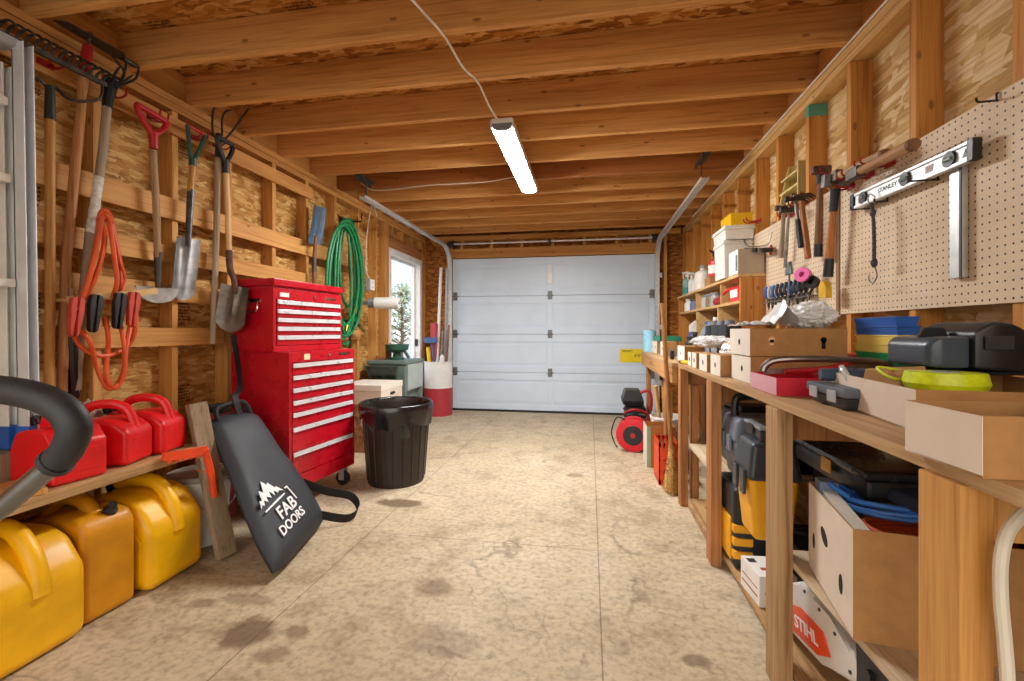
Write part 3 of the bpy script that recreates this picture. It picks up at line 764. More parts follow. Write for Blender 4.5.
def clamp(p, q, mat, lab):
    p = Vector(p); q = Vector(q); d = (q-p).normalized(); m = MB(frame(p,(0,.95,-.1),d))
    for s in (-1,1):
        m.prism([(s*.004,-.02),(s*.022,-.015),(s*.026,.03),(s*.016,.135),(s*.006,.145),(s*.004,.03)][::s], -.011, .011, .003)
    m.cyl((-.02,.03,0),(.02,.03,0),.006,8)
    o = build(m, 'clamp', mat, root); o['label'] = lab
clamp(L(77,302,.10), L(84,322,.10), M('faded red clamp','#c1422e',.5), 'red clamp at the end of the strip')
clamp(L(96,299,.10), L(108,326,.10), BLACK, 'black clamp between a red clamp and a black one')
clamp(L(120,297,.11), L(133,322,.11), BLACK, 'black clamp close to the second red clamp')
clamp(L(134,296,.11), L(135,318,.11), M('faded red clamp.b','#c1422e',.5), 'red clamp nearest the edger blade')

# --- stepladder
root = thing('step_ladder', 'white and aluminium stepladder with blue feet leaning flat on the wall', 'ladder', onx(28,446,-2.08))
def rail(px0, px1, X0, X1, name, par, yoff=0.0, wd=.035):
    a = onx(px0[0],px0[1],X0)+Vector((0,yoff,0)); b = onx(px1[0],px1[1],X1)+Vector((0,yoff,0)); m = MB()
    z = (b-a).normalized(); M2 = frame(a,(0,1,0),z); m.m = M2; Ln = (b-a).length
    m.box(-wd*.5, wd*.5, 0, Ln, -.003, .003); m.box(-wd*.5,-wd*.5+.004,0,Ln,-.003,.05,.001); m.box(wd*.5-.004,wd*.5,0,Ln,-.003,.05,.001)
    o = build(m, name, M('ladder aluminium','#dcdfe2',.5,.35,.06) if name == 'rail' else WHITEPL, par)
    m = MB(M2); m.box(-wd*.62, wd*.62, -.03, .055, -.008, .055, .004); build(m, 'foot', BLUEPL, par)
    return a, b
a1,b1 = rail((24,440),(7,40),-2.07,-2.10,'rail',root)
a2,b2 = rail((24,440),(7,40),-2.07,-2.10,'rail',root,-.40)
a3,b3 = rail((4,440),(-16,60),-2.15,-2.18,'rear_leg',root)
a4,b4 = rail((4,440),(-16,60),-2.15,-2.18,'rear_leg',root,-.32)
for z in (.9,1.27,1.65,1.93):
    t = (z-a1.z)/(b1.z-a1.z); p = a1.lerp(b1,t); q = a2.lerp(b2,t); m = MB()
    m.box(p.x-.055, p.x+.012, q.y+.01, p.y-.01, z-.03, z, .004)
    build(m, 'step', WHITEPL, root)
m = MB(); m.box(b1.x-.09, b1.x+.02, b2.y-.03, b1.y+.03, b1.z-.02, b1.z+.015, .008); build(m, 'ladder_cap', LGREY, root)
# --- shelf under it
SZ = .535
root = thing('low_shelf', 'low worn plank shelf carrying three red fuel cans', 'shelf', (-2.02,.9,0))
m = MB(); m.box(XL+.021, -1.80, .35, 1.885, SZ-.04, SZ, .004); build(m, 'shelf_board', W_SHELF, root)
for (x,y) in ((-2.19,1.0),(-2.19,1.80),(-1.86,.5)):
    m = MB(); m.box(x-.02, x+.02, y-.04, y+.04, 0, SZ-.041, .003); build(m, 'leg', W_HBROWN, root)
m = MB(); m.box(XL+.021, XL+.06, .35, 1.88, SZ-.12, SZ-.041, .003); build(m, 'ledger', W_HBROWN, root)
fz = a1.z-.03
m = MB(); m.box(-2.20, -2.06, 1.24, 1.43, SZ+.0005, fz-.004, .006); one(m, 'wood_block', W_GREY, 'grey brown wood block under the ladder feet on the low shelf', 'wood block')
m = MB(); m.box(-2.2,-2.02,.88,1.08,SZ,fz-.004,.006); one(m, 'wood_block', W_HBROWN, 'brown wood block under the ladder, cut off by the picture edge', 'wood block')
m = MB(T(-1.93,1.1,SZ,-.25)); m.box(-.10,.1,-.16,.16,.0,.022,.002); one(m, 'scrap_board', W_HANDLE, 'short golden board end lying on the low shelf by the ladder', 'board')
m = MB()
m.blob((-2.19,1.655,SZ+.13),(.04,.05,.10),.3,3,4,2.2); one(m, 'rag_bundle', M('dirty white rag','#c9bfae',.9,var=.2,bump=.5,bscale=40), 'crumpled off white rag lying behind the middle red can', 'rag')
# --- red fuel cans
def fuel_can(x, y, rz, label, sc=1.0, L0=.28, W0=.165, H0=.19):
    root = thing('red_fuel_can', label, 'fuel can', (0,0,0), 'red fuel cans on the low shelf')
    m = MB()
    pr = [(-L0/2,0),(L0/2,0),(L0/2,H0*.72),(L0/2-.05,H0*.93),(L0*.18,H0),(-L0*.12,H0*.96),(-L0/2+.03,H0*.9),(-L0/2,H0*.6)]
    m.m = Matrix(((1,0,0,0),(0,0,-1,0),(0,1,0,0),(0,0,0,1))); m.prism(pr, -W0/2, W0/2, .03, 4)
    build(m, 'body', REDPL, root)
    m = MB(); m.tube(bez([(-L0*.34,0,H0*.86),(-L0*.22,0,H0+.035),(L0*.05,0,H0+.052),(L0*.3,0,H0+.03),(L0*.4,0,H0*.8),(L0*.44,0,H0*.55)],6), [.019]*16+[.018]*15, 10)
    build(m, 'handle', REDPL, root)
    m = MB(T(-L0*.40,0,H0*.86,0,-.45)); m.cyl((0,0,0),(0,0,.03),.03,16); build(m, 'neck', REDPL, root)
    m = MB(T(-L0*.40,0,H0*.86,0,-.45)); m.lathe([(.033,.018),(.036,.022),(.036,.048),(.03,.054),(.012,.054),(.011,.066),(.0,.066)],20)
    for k in range(16):
        a = k*PI/8; m.box(.035*math.cos(a)-.003,.035*math.cos(a)+.003,.035*math.sin(a)-.003,.035*math.sin(a)+.003,.022,.046)
    build(m, 'cap', BLACK, root)
    m = MB(T(L0/2-.012,.0,0)); m.box(.008,.0145,-W0*.3,W0*.3,H0*.18,H0*.58,.004); build(m, 'side_panel', REDPL, root)
    root.location = (x,y,SZ+.001); root.rotation_euler = (0,0,rz); root.scale = (sc,)*3
    return root
fuel_can(-1.935,1.365,-.10,'red fuel can nearest the ladder, its cap partly behind the black foam grip',1.0,.23,.17,.20)
fuel_can(-1.985,1.56,.30,'middle red fuel can of the row on the low shelf')
fuel_can(-2.0,1.74,.25,'red fuel can at the free end of the low shelf',1.0)
# --- yellow fuel cans on the floor
def jerry(x, y, rz, mat, label, L0=.36, W0=.28, H0=.42, narrow=False):
    root = thing('yellow_fuel_can', label, 'fuel can', (0,0,0), 'yellow fuel cans on the floor')
    R = Matrix(((1,0,0,0),(0,0,-1,0),(0,1,0,0),(0,0,0,1)))
    m = MB(R)
    if narrow: pr = [(-L0/2,0),(L0/2,0),(L0/2,H0*.80),(L0/2-.03,H0*.90),(L0*.1,H0*.93),(-L0*.3,H0*.86),(-L0/2,H0*.7)]
    else: pr = [(-L0/2,0),(L0/2,0),(L0/2,H0*.60),(L0*.30,H0*.84),(L0*.1,H0*.92),(-L0*.34,H0*.92),(-L0/2,H0*.74)]
    m.prism(pr, -W0/2, W0/2, .045, 5); build(m, 'body', mat, root)
    m = MB()
    if narrow:
        m.tube(bez([(L0*.28,0,H0*.86),(L0*.1,0,H0*.985),(-L0*.2,0,H0*.99),(-L0*.42,0,H0*.80),(-L0*.46,0,H0*.62)],6), .026, 12)
    else:
        m.tube(bez([(-L0*.42,0,H0*.80),(-L0*.30,0,H0*.97),(-L0*.05,0,H0),(L0*.2,0,H0*.97),(L0*.40,0,H0*.76),(L0*.47,0,H0*.50)],6), .029, 12)
    build(m, 'handle', mat, root)
    if narrow:
        m = MB(T(L0*.36,W0*.12,H0*.86,0,.5)); m.lathe([(.0,0),(.024,0),(.024,.03),(.017,.036),(.015,.05),(0,.05)],16); build(m, 'cap', BLACK, root)
    else:
        m = MB(T(-L0*.36,0,H0*.86,0,-.3)); m.lathe([(.0,0),(.036,0),(.036,.035),(.03,.042),(0,.042)],18); build(m, 'cap', BLACK, root)
        for s in (-1,1):
            m = MB(R); m.prism([(-L0*.36,H0*.1),(L0*.38,H0*.1),(L0*.38,H0*.5),(L0*.2,H0*.68),(-L0*.36,H0*.68)], s*W0/2-.004, s*W0/2+.004, .0035); build(m, 'side_panel', mat, root)
    root.location = (x,y,.001); root.rotation_euler = (0,0,rz)
    return root
jerry(-1.955,1.20,0,YELPL,'bright yellow fuel can on the floor nearest the black foam grip handle',.37,.285,.42)
jerry(-1.985,1.455,-.06,AMBPL,'amber yellow fuel can with a small black spout cap, between two brighter ones',.36,.19,.42,True)
jerry(-1.955,1.70,.04,YELPL,'bright yellow fuel can on the floor next to the white lidded bucket',.36,.28,.42)

# --- bucket with lid, weathered board, red clamp
root = thing('white_bucket', 'white plastic bucket with a grey lid behind the weathered board', 'bucket', (-1.99,2.03,0))
c = (-1.99,2.03,0)
m = MB(); m.lathe([(0,.0),(.115,0),(.118,.006),(.138,.30),(.146,.302),(.146,.315),(.138,.317),(.14,.33),(.136,.33),(.13,.3),(.0,.29)],30,c); build(m, 'pail', WHITEPL, root)
m = MB(); m.lathe([(.0,.331),(.142,.331),(.148,.334),(.148,.352),(.14,.358),(.12,.35),(0,.352)],30,c); build(m, 'lid', M('dusty grey lid','#a39c92',.7,var=.2), root)
m = MB(); m.tube(bez([(c[0]+.0,c[1]-.146,.3),(c[0]+.1,c[1]-.13,.22),(c[0]+.15,c[1],.18),(c[0]+.1,c[1]+.13,.22),(c[0],c[1]+.146,.3)],6), .003, 6); build(m, 'bail', GALV, root)
bt = Vector((-1.87,1.915,.72)); bb = Vector((-1.70,1.885,.0))
ax = (bt-bb).normalized(); m = MB(frame(bb+Vector((0,0,.012)), (.25,1,.05), ax)); m.box(-.043,.043,0,(bt-bb).length,-.018,.018,.004)
one(m, 'weathered_board', W_GREY, 'grey weathered board leaning upright between the shelf end and the black bag', 'board')
root = thing('bar_clamp', 'red ratchet bar clamp gripping the end of the low shelf', 'clamp', (-1.80,1.90,.40))
m = MB(); p0 = onx(163,457,-1.785); p1 = onx(204,450,-1.75)
m.strap([p0, p0.lerp(p1,.5)+Vector((0,0,-.004)), p1], .02, .035, (1,0,0))
for k in range(5): m.cyl(p0.lerp(p1,.15+.17*k)+Vector((.0,0,-.03)), p0.lerp(p1,.15+.17*k)+Vector((0,0,.0)), .009, 8)
build(m, 'bar', ORANGE, root)
m = MB(); m.tube(bez([p1+Vector((0,0,.01)), onx(208,460,-1.75), onx(212,478,-1.75), onx(215,497,-1.75)],5), [.014,.018]+[.015]*13+[.010], 8); build(m, 'arm', ORANGE, root)
m = MB(); q = bb.lerp(bt,.58)
m.tube([q+Vector((.028,-.056,.0)), q+Vector((.03,.054,.012)), q+Vector((-.032,.054,.02)), q+Vector((-.032,-.056,.008))], .004, 6, True); build(m, 'tie_band', M('dull orange band','#b9683c',.6), root)

# --- black carry bag leaning on the tool chest
BL = onz(271,583,.0); BR = Vector((-1.47,2.30,.0)); BL.z = BR.z = .012
TL = Vector((-1.925,1.955,.60)); TR = Vector((-1.90,2.235,.60))
root = thing('carry_bag', 'black padded carry bag with white mountain logo, leaning against the red cabinet', 'bag', (-1.6,2.05,0))
nb = (BR-BL).cross(TL-BL).normalized()
if nb.x < 0: nb = -nb
V=[];Fc=[];NU,NV=16,22
def bagp(s,t,side):
    u=2*s-1; v=2*t-1
    p = BL.lerp(BR,s).lerp(TL.lerp(TR,s),t)
    p = p + (TR-TL)*(.10*u*math.sin(PI*min(t*1.6,1)))*(.5)
    if t>.9: p = p - (TL-BL)*0.05*abs(u)**4*(t-.9)/.1
    if t<.1: p = p + (TL-BL)*0.02*abs(u)**6*(.1-t)/.1
    th = .042*(max(0,1-abs(u)**4)*max(0,1-abs(v)**8))**.5
    w = .006*noise.noise(Vector((s*3.1,t*4.3,1.5)))
    return p + nb*(.022+.033*t+w + side*(th+.004))
for side in (1,-1):
    for j in range(NV+1):
        for i in range(NU+1): V.append(bagp(i/NU,j/NV,side))
w=NU+1;N=w*(NV+1)
for j in range(NV):
    for i in range(NU):
        q=j*w+i; Fc+=[(q,q+1,q+w+1,q+w),(N+q,N+q+w,N+q+w+1,N+q+1)]
for i in range(NU): Fc+=[(i,N+i,N+i+1,i+1),(NV*w+i,NV*w+i+1,N+NV*w+i+1,N+NV*w+i)]
for j in range(NV): Fc+=[(j*w,(j+1)*w,N+(j+1)*w,N+j*w),(j*w+NU,N+j*w+NU,N+(j+1)*w+NU,(j+1)*w+NU)]
m=MB(); m.add(V,Fc); build(m,'bag_body',M('black bag nylon','#2b2e34',.62,var=.12,bump=.15,bscale=150),root,60)
m=MB(); e=[bagp(0,j/20,0) for j in range(21)]+[bagp(i/12,1,0) for i in range(1,13)]+[bagp(1,1-j/20,0) for j in range(1,21)]
m.tube(e,.006,6); build(m,'piping',BLACKMAT,root)
def bagfront(s,t): return bagp(s,t,1)+nb*.0025
m=MB(); sb=.98
m.tube(bez([bagp(.97,.30,0), bagp(1.0,.28,0)+Vector((.10,.06,.03)), Vector((-1.36,2.42,.035)), Vector((-1.30,2.40,.02)), Vector((-1.33,2.27,.02)), bagp(.9,.03,0)+Vector((.02,0,0))],6),.006,6)
m.bm.clear()
m.strap(bez([bagp(.98,.34,0), Vector((-1.50,2.40,.15)), Vector((-1.40,2.48,.10)), Vector((-1.33,2.44,.05)), Vector((-1.34,2.34,.03)), bagp(.93,.06,.3)],6), .045, .003, (0.3,0.2,1)); build(m,'shoulder_strap',BLACKMAT,root)
tp=bagp(.6,.97,.6)
m=MB(); m.strap(bez([tp, tp+Vector((-.03,.0,.1)), onx(240,385,-2.0), onx(234,335,-2.02)],6), .032, .004, (.2,1,0)); build(m,'hanging_strap',BLACKMAT,root)
m=MB(); m.tube(bez([bagp(.15,.97,.5), bagp(.2,1.0,.5)+Vector((0,.0,.05)), bagp(.75,1.0,.5)+Vector((0,0,.06)), bagp(.85,.96,.5)],6), .012, 8); build(m,'carry_handle',BLACKMAT,root)
# logo, laid on the bag face
o0=bagfront(.31,.285); ex=(bagfront(.7,.34)-bagfront(.2,.31)); ey=(bagfront(.42,.6)-bagfront(.42,.25)); LM=frame(o0,ex,ey)
LM=LM@Matrix.Translation((0,0,.004))
text('FAB',.085,LM@Matrix.Translation((.035,-.03,0)),'lettering',WHITEPRINT,root,.001,.15,sx=1.15,bold=.0015)
text('DOORS',.062,LM@Matrix.Translation((.005,-.095,.0)),'lettering',WHITEPRINT,root,.001,.15,sx=1.1,bold=.001)
m=MB(LM@Matrix.Translation((-.005,.045,0)))
mp=[(-.10,.0),(-.075,.035),(-.06,.028),(-.035,.075),(-.018,.052),(-.005,.07),(.02,.105),(.038,.07),(.05,.082),(.072,.035),(.082,.042),(.11,.0),(.08,.016),(.066,.008),(.05,.034),(.035,.01),(.02,.046),(.004,.012),(-.02,.032),(-.032,.006),(-.05,.026),(-.066,.004),(-.08,.012)]
m.prism(list(reversed(mp)),-.001,.001)
m.prism([(-.09,-.018),(.03,-.012),(.1,-.012),(.1,-.018),(.02,-.022),(-.09,-.026)][::-1],-.001,.001)
m.prism([(.145,.0),(.153,.0),(.153,-.075),(.145,-.075)][::-1],-.001,.001); m.prism([(.125,.0),(.153,.0),(.153,.008),(.125,.008)][::-1],-.001,.001)
build(m,'mountain_logo',WHITEPRINT,root)
# red and white packet and black pump behind the bag
m=MB(T(-2.12,2.25,.0,.0)); m.box(-.07,.07,-.06,.085,0.001,.62,.006); one(m,'printed_packet',M('red and white packet','#c7566a',.6,var=.5,scale=11),'red and white printed packet standing behind the black bag','packet')
root=thing('hand_pump','black hand pump with a looping hose on top of the printed packet','pump',(-2.08,2.25,.62))
m=MB(); m.tube([(-2.13,2.16,.648),(-2.05,2.27,.652)],.022,10); m.box(-2.14,-2.0,2.2,2.26,.622,.645,.006); build(m,'barrel',BLACK,root)
m=MB(); m.tube(bez([(-2.06,2.28,.65),(-2.0,2.34,.63),(-1.93,2.36,.5),(-1.95,2.34,.36)],6),.008,6); build(m,'hose',BLACK,root)
m=MB(); m.prism([(0,0),(.085,.0),(.07,.145),(.015,.165)],-.0015,.0015)
for v in m.bm.verts: c2=v.co.copy(); v.co=Vector((-2.03-c2.y*.2+c2.z, 1.795+c2.x, SZ+.001+c2.y))
one(m,'paper_tag',PAPER,'torn white paper standing on the shelf end behind the last red can','paper')

# --- red tool chest on its roller cabinet
o=Vector((-1.725,2.37,0)); dv=Vector((.07,.585,0)).normalized(); CM=frame(o,dv,(-dv.y,dv.x,0)); CW=.614; CD=.43
PULL = M('bright drawer trim','#e6e6ea',.3,.35,.04)
def tool_drawers(root, M0, x0, x1, rows, yf):
    for (z0,z1,split) in rows:
        xs=[x0,x1] if not split else [x0+(x1-x0)*k/split for k in range(split+1)]
        for k in range(len(xs)-1):
            a,b=xs[k]+.002,xs[k+1]-.002
            m=MB(M0); m.box(a,b,yf-.012,yf+.02,z0+.002,z1-.002,.003); d=build(m,'drawer',REDMET,root)
            m=MB(M0); m.box(a,b,yf-.022,yf-.0125,z1-.026,z1-.003,.003); m.box(a,b,yf-.024,yf-.0215,z1-.028,z1-.024); h=build(m,'drawer_pull',PULL,d)
root=thing('roller_cabinet','red steel roller tool cabinet standing on casters','tool cabinet',tuple(CM@Vector((CW/2,CD/2,0))))
m=MB(CM); zb,zt=.135,.955
m.box(0,CW,0,CD,zt-.006,zt,.002); m.box(0,CW,0,CD,zb,zb+.085,.003); m.box(0,.022,0,CD,zb+.08,zt-.005,.002); m.box(CW-.022,CW,0,CD,zb+.08,zt-.005,.002); m.box(.02,CW-.02,CD-.02,CD,zb+.08,zt-.005); m.box(.02,CW-.02,0,.05,zt-.062,zt-.005,.002)
m.box(.02,CW-.02,.03,CD-.02,zb+.08,zt-.06)
build(m,'body',REDMET,root)
zz=[.890,.818,.743,.669,.597,.511,.364,.222]
tool_drawers(root,CM,.026,CW-.026,[(zz[i+1],zz[i],0) for i in range(7)],.012)
m=MB(CM); m.box(CW-.17,CW-.06,-.003,.001,zt-.037,zt-.02,.001); p=build(m,'name_plate',BLACK,root)
m=MB(CM); m.box(CW-.16,CW-.07,-.0045,-.0029,zt-.031,zt-.026); build(m,'plate_line',CHROME,root)
m=MB(CM); m.box(.12,.17,-.002,.001,zt-.05,zt-.015,.0005); build(m,'paper_sticker',M('cream sticker','#e5d9ac',.7),root)
m=MB(CM); m.cyl((CW*.56,.001,zt-.03),(CW*.56,-.008,zt-.03),.009,12); build(m,'lock',CHROME,root)
for (x,y) in ((.06,.05),(CW-.06,.05),(.06,CD-.05),(CW-.06,CD-.05)):
    m=MB(CM); m.box(x-.03,x+.03,y-.03,y+.03,zb-.012,zb-.001,.002); m.box(x-.022,x-.018,y-.02,y+.02,.04,zb-.01); m.box(x+.018,x+.022,y-.02,y+.02,.04,zb-.01)
    f=build(m,'caster',GALV,root); m=MB(CM); m.lathe([(.0,-.014),(.04,-.016),(.05,-.012),(.05,.012),(.04,.016),(0,.014)],20,(x,y,.051),'X'); build(m,'caster_wheel',BLACK,f)
m=MB(CM); m.tube(bez([(CW+.002,.05,zt-.08),(CW+.045,.05,zt-.08),(CW+.045,.35,zt-.08),(CW+.002,.35,zt-.08)],5),.008,8); build(m,'side_bar',BLACK,root)
QM=CM@Matrix.Translation((-.018,.095,0)); QD=.30
root=thing('top_tool_chest','red steel top chest with five drawer rows, standing on the roller cabinet','tool chest',tuple(QM@Vector((CW/2,QD/2,zt+.001))))
m=MB(QM); z0,z1=zt+.001,1.335
m.box(0,CW,0,QD,z0,z0+.035,.003); m.box(0,.02,0,QD,z0+.03,z1,.002); m.box(CW-.02,CW,0,QD,z0+.03,z1,.002); m.box(.018,CW-.018,QD-.02,QD,z0+.03,z1,.002); m.box(.018,CW-.018,0,.04,z1-.066,z1,.002); m.box(.018,CW-.018,.025,QD-.02,z0+.03,z1-.06)
build(m,'body',REDMET,root)
zz=[1.268,1.213,1.161,1.109,1.056,.992]
tool_drawers(root,QM,.024,CW-.024,[(zz[i+1],zz[i],(3 if i==0 else 2 if i==1 else 0)) for i in range(5)],.01)
m=MB(QM); m.box(-.006,CW+.006,-.012,QD+.002,z1+.012,z1+.055,.006); m.box(.01,CW-.01,.01,QD-.01,z1-.002,z1+.013); build(m,'lid',REDMET,root)
m=MB(QM); m.box(.05,.12,-.002,.001,z1-.05,z1-.025,.0005); build(m,'label_plate',PAPER,root)
m=MB(QM); m.cyl((CW*.55,.001,z1-.035),(CW*.55,-.01,z1-.035),.009,12); build(m,'lock',CHROME,root)
m=MB(QM); m.box(CW-.17,CW-.06,-.003,.001,z1-.045,z1-.028,.001); build(m,'name_plate',CHROME,root)
m=MB(QM); hz=1.26
m.box(-.004,.0,.09,.20,hz-.012,hz+.012,.001); m.tube(bez([(-.004,.10,hz),(-.022,.095,hz-.02),(-.025,.10,hz-.062),(-.025,.19,hz-.062),(-.022,.195,hz-.02),(-.004,.19,hz)],5),.005,8); build(m,'side_handle',CHROME,root)

# --- black rubbish bin with liner
bc=(-1.385,3.09,0.0005)
root=thing('rubbish_bin','dark brown round rubbish bin lined with a black plastic bag','bin',bc)
m=MB(); pf=[(0,.004),(.188,.004),(.196,.0),(.2,.02),(.236,.53),(.250,.532),(.252,.555),(.238,.56),(.226,.53),(.19,.03),(0,.03)]
m.lathe(pf,40,bc)
for k in range(20):
    a=2*PI*k/20; ca,sa=math.cos(a),math.sin(a)
    m.tube([(bc[0]+.2*ca,bc[1]+.2*sa,.03),(bc[0]+.232*ca,bc[1]+.232*sa,.46)],.006,6)
build(m,'bin_body',M('dark brown bin plastic','#2a211c',.42,var=.25,scale=8),root)
m=MB(); n=72; rings=[]
for (r,z,amp) in ((.252,.43,.02),(.258,.48,.012),(.262,.53,.006),(.262,.562,.003),(.25,.572,.003),(.236,.562,.004),(.225,.48,.02),(.215,.36,.03),(.18,.26,.03),(.1,.22,.03)):
    rg=[]
    for k in range(n):
        a=2*PI*k/n; q=noise.noise(Vector((math.cos(a)*3.2,math.sin(a)*3.2,z*9)))*amp; q2=noise.noise(Vector((math.cos(a)*7,math.sin(a)*7,z*14)))*amp*.6
        zz2=z+(noise.noise(Vector((math.cos(a)*2.2,math.sin(a)*2.2,5)))*.07 if z<.45 and r>.24 else 0)
        rg.append(m.bm.verts.new((bc[0]+(r+q+q2)*math.cos(a),bc[1]+(r+q+q2)*math.sin(a),zz2)))
    rings.append(rg)
for i in range(len(rings)-1):
    for k in range(n): m.bm.faces.new((rings[i][k],rings[i][(k+1)%n],rings[i+1][(k+1)%n],rings[i+1][k]))
m.bm.faces.new(rings[-1])
build(m,'bin_liner',M('shiny black liner film','#101114',.22,var=.2,bump=.5,bscale=30,spec=.7),root,180)

# --- cartons, green machine, funnel, drum
def carton(x0,x1,y0,y1,z0,z1,mat,name,label,group=None,hole=None,rz=0,top=True):
    cx,cy=(x0+x1)/2,(y0+y1)/2; root=thing(name,label,'box',(cx,cy,z0),group); R=T(cx,cy,0,rz)
    a,b=(x1-x0)/2,(y1-y0)/2; m=MB(R); m.box(-a,a,-b,b,z0,z1,.003); build(m,'carton_body',mat,root)
    m=MB(R); m.box(-a-.004,a+.004,-b-.004,b+.004,z1-.05,z1+.003,.003)
    if top: build(m,'lid',CARDW,root)
    else: m.bm.free()
    if hole:
        for (fx,fy,hz,hw) in hole:
            m=MB(R)
            if fx: m.tube([(a*fx*1.0+.0005*fx,-hw,hz),(a*fx+.0005*fx,hw,hz)],.012,8)
            else: m.tube([(-hw,b*fy+.0005*fy,hz),(hw,b*fy+.0005*fy,hz)],.012,8)
            build(m,'hand_hole',HOLE,root)
    return root
carton(-2.2,-1.84,3.72,4.12,.0,.22,M('brown printed carton','#9c7050',.85,var=.35,scale=20,spec=.15),'storage_carton','brown printed carton on the floor at the bottom of the stack behind the bin','cartons stacked behind the bin',top=False)
carton(-2.21,-1.84,3.72,4.14,.222,.43,M('faded red printed carton','#b58a75',.85,var=.45,scale=26,spec=.15),'storage_carton','pinkish printed carton in the middle of the stack behind the bin','cartons stacked behind the bin',top=False)
carton(-2.21,-1.80,3.70,4.15,.432,.60,CARDB,'storage_carton','pale file carton with a white lid and hand hole, topmost behind the bin','cartons stacked behind the bin',[(1,0,.51,.04)])
root=thing('green_machine','grey green machine cabinet with a dark sloped hood under the window','machine',(-2.0,4.47,0))
m=MB(); x0,x1,y0,y1=-2.22,-1.80,4.24,4.74
m.box(x0,x1,y0,y1,.745,.78,.006); m.box(x0+.01,x1-.01,y0+.06,y1-.01,.47,.746,.004); m.box(x1-.05,x1-.012,y0+.02,y0+.06,.0,.746,.003); m.box(x0+.012,x0+.05,y0+.02,y0+.06,0,.746,.003); m.box(x1-.05,x1-.012,y1-.06,y1-.012,0,.47,.003); m.box(x0+.012,x0+.05,y1-.06,y1-.012,0,.47,.003); m.box(x0+.05,x1-.05,y0+.1,y1-.06,.1,.47,.003)
build(m,'cabinet',M('grey green enamel','#6d7d78',.5,var=.1),root)
m=MB(); m.box(x1-.0105,x1-.004,y0+.07,y1-.02,.48,.74,.002); build(m,'side_panel',M('pale grey green panel','#a9b5b3',.5,var=.06),root)
hp=[(x0+.01,.56),(x1-.09,.56),(x1-.035,.74),(x0+.03,.74)]
V=[(x0+.03,y0+.06,.73),(x1-.02,y0+.06,.73),(x1-.03,y0+.06,.56),(x0+.05,y0+.06,.56),(x0+.0,y0-.08,.74),(x1-.04,y0-.08,.74),(x1-.09,y0-.02,.59),(x0+.06,y0-.02,.59)]
m=MB(); m.solid(V,[(0,1,2,3),(7,6,5,4),(4,5,1,0),(5,6,2,1),(6,7,3,2),(7,4,0,3)],.006); build(m,'hood',GREENM,root)
m=MB(); m.solid([(x0+.04,y0-.072,.725),(x1-.065,y0-.072,.725),(x1-.105,y0-.026,.61),(x0+.08,y0-.026,.61),(x0+.04,y0-.080,.722),(x1-.065,y0-.080,.722),(x1-.105,y0-.034,.607),(x0+.08,y0-.034,.607)],[(0,1,2,3),(7,6,5,4),(4,5,1,0),(5,6,2,1),(6,7,3,2),(7,4,0,3)]); build(m,'hood_window',M('dark smoked panel','#25302c',.25),root)
fp=ony(397,361,4.45); fc=(fp.x,4.45,.781)
root=thing('green_funnel','dark green plastic funnel cup with a side spout on the machine top','funnel',fc)
m=MB(); m.lathe([(.0,0),(.075,0),(.078,.02),(.045,.03),(.04,.07),(.115,.105),(.123,.155),(.126,.16),(.118,.16),(.108,.11),(.0,.08)],28,fc); build(m,'cup',GREENF,root)
m=MB(); m.tube(bez([(fc[0]+.05,fc[1]-.01,fc[2]+.12),(fc[0]+.1,fc[1]-.02,fc[2]+.08),(fc[0]+.14,fc[1]-.02,fc[2]+.02)],5),.016,8); build(m,'spout',GREENF,root)
# small cups against the wall
p=Vector((-2.16,4.62,.781)); m=MB(); m.lathe([(0,0),(.03,0),(.035,.1),(.03,.1),(.026,.01),(0,.01)],16,p); m.tube([p+Vector((0,0,.02)),p+Vector((.02,0,.17))],.006,6); one(m,'brush_cup',M('brown tin','#7d5a3c',.5),'small brown tin with a brush beside the hose at the machine back','tin')
dc=(-1.94,5.62,0)
root=thing('fibre_drum','tall drum, white above and red below, filled with pipes and handles','drum',dc)
m=MB(); m.lathe([(0,.0),(.178,.0),(.18,.01),(.18,.35),(0,.35)],32,dc); build(m,'red_half',M('faded red drum','#b3353f',.5,var=.1),root)
m=MB(); m.lathe([(.18,.351),(.184,.352),(.184,.366),(.18,.368),(.18,.67),(.186,.672),(.186,.688),(.176,.69),(.17,.67),(.17,.36)],32,dc); build(m,'white_half',WHITEPL,root)
def stick(name,p0,p1,r,mat,label,cat,n=10):
    m=MB(); m.tube([p0,p1],r,n); return one(m,name,mat,label,cat)
D=Vector(dc)
stick('plastic_pipe',D+Vector((.0,-.08,.36)),ony(441,268,5.78),.02,WHITEPL,'longer looking white plastic pipe standing in the drum, nearer the window','pipe')
stick('plastic_pipe',D+Vector((.07,.05,.36)),ony(447,268,5.80),.019,LGREY,'greyish plastic pipe standing in the drum, nearer the garage door','pipe')
stick('copper_rod',D+Vector((.1,-.03,.36)),ony(449,325,5.6),.012,M('copper rod','#8f5c41',.4,.6),'thin copper rod standing in the drum','rod')
stick('yellow_stick',D+Vector((-.06,-.08,.37)),ony(428,365,5.52)+Vector((0,0,.23)),.025,YELLOW,'yellow tool handle standing in the drum','handle')
stick('steel_tube',D+Vector((.05,-.1,.37)),ony(443,330,5.50),.014,STEEL,'grey steel tube leaning in the drum','tube')
m=MB(); p=ony(430,340,5.48); m.box(p.x-.07,p.x+.1,5.44,5.5,p.z-.04,p.z+.035,.012); m.tube([p+Vector((.02,.0,-.03)),D+Vector((.02,-.09,.38))],.014,8); one(m,'blue_pump_head',M('blue grey tool head','#4d6a9c',.5),'blue T shaped tool head sticking out of the drum','tool')
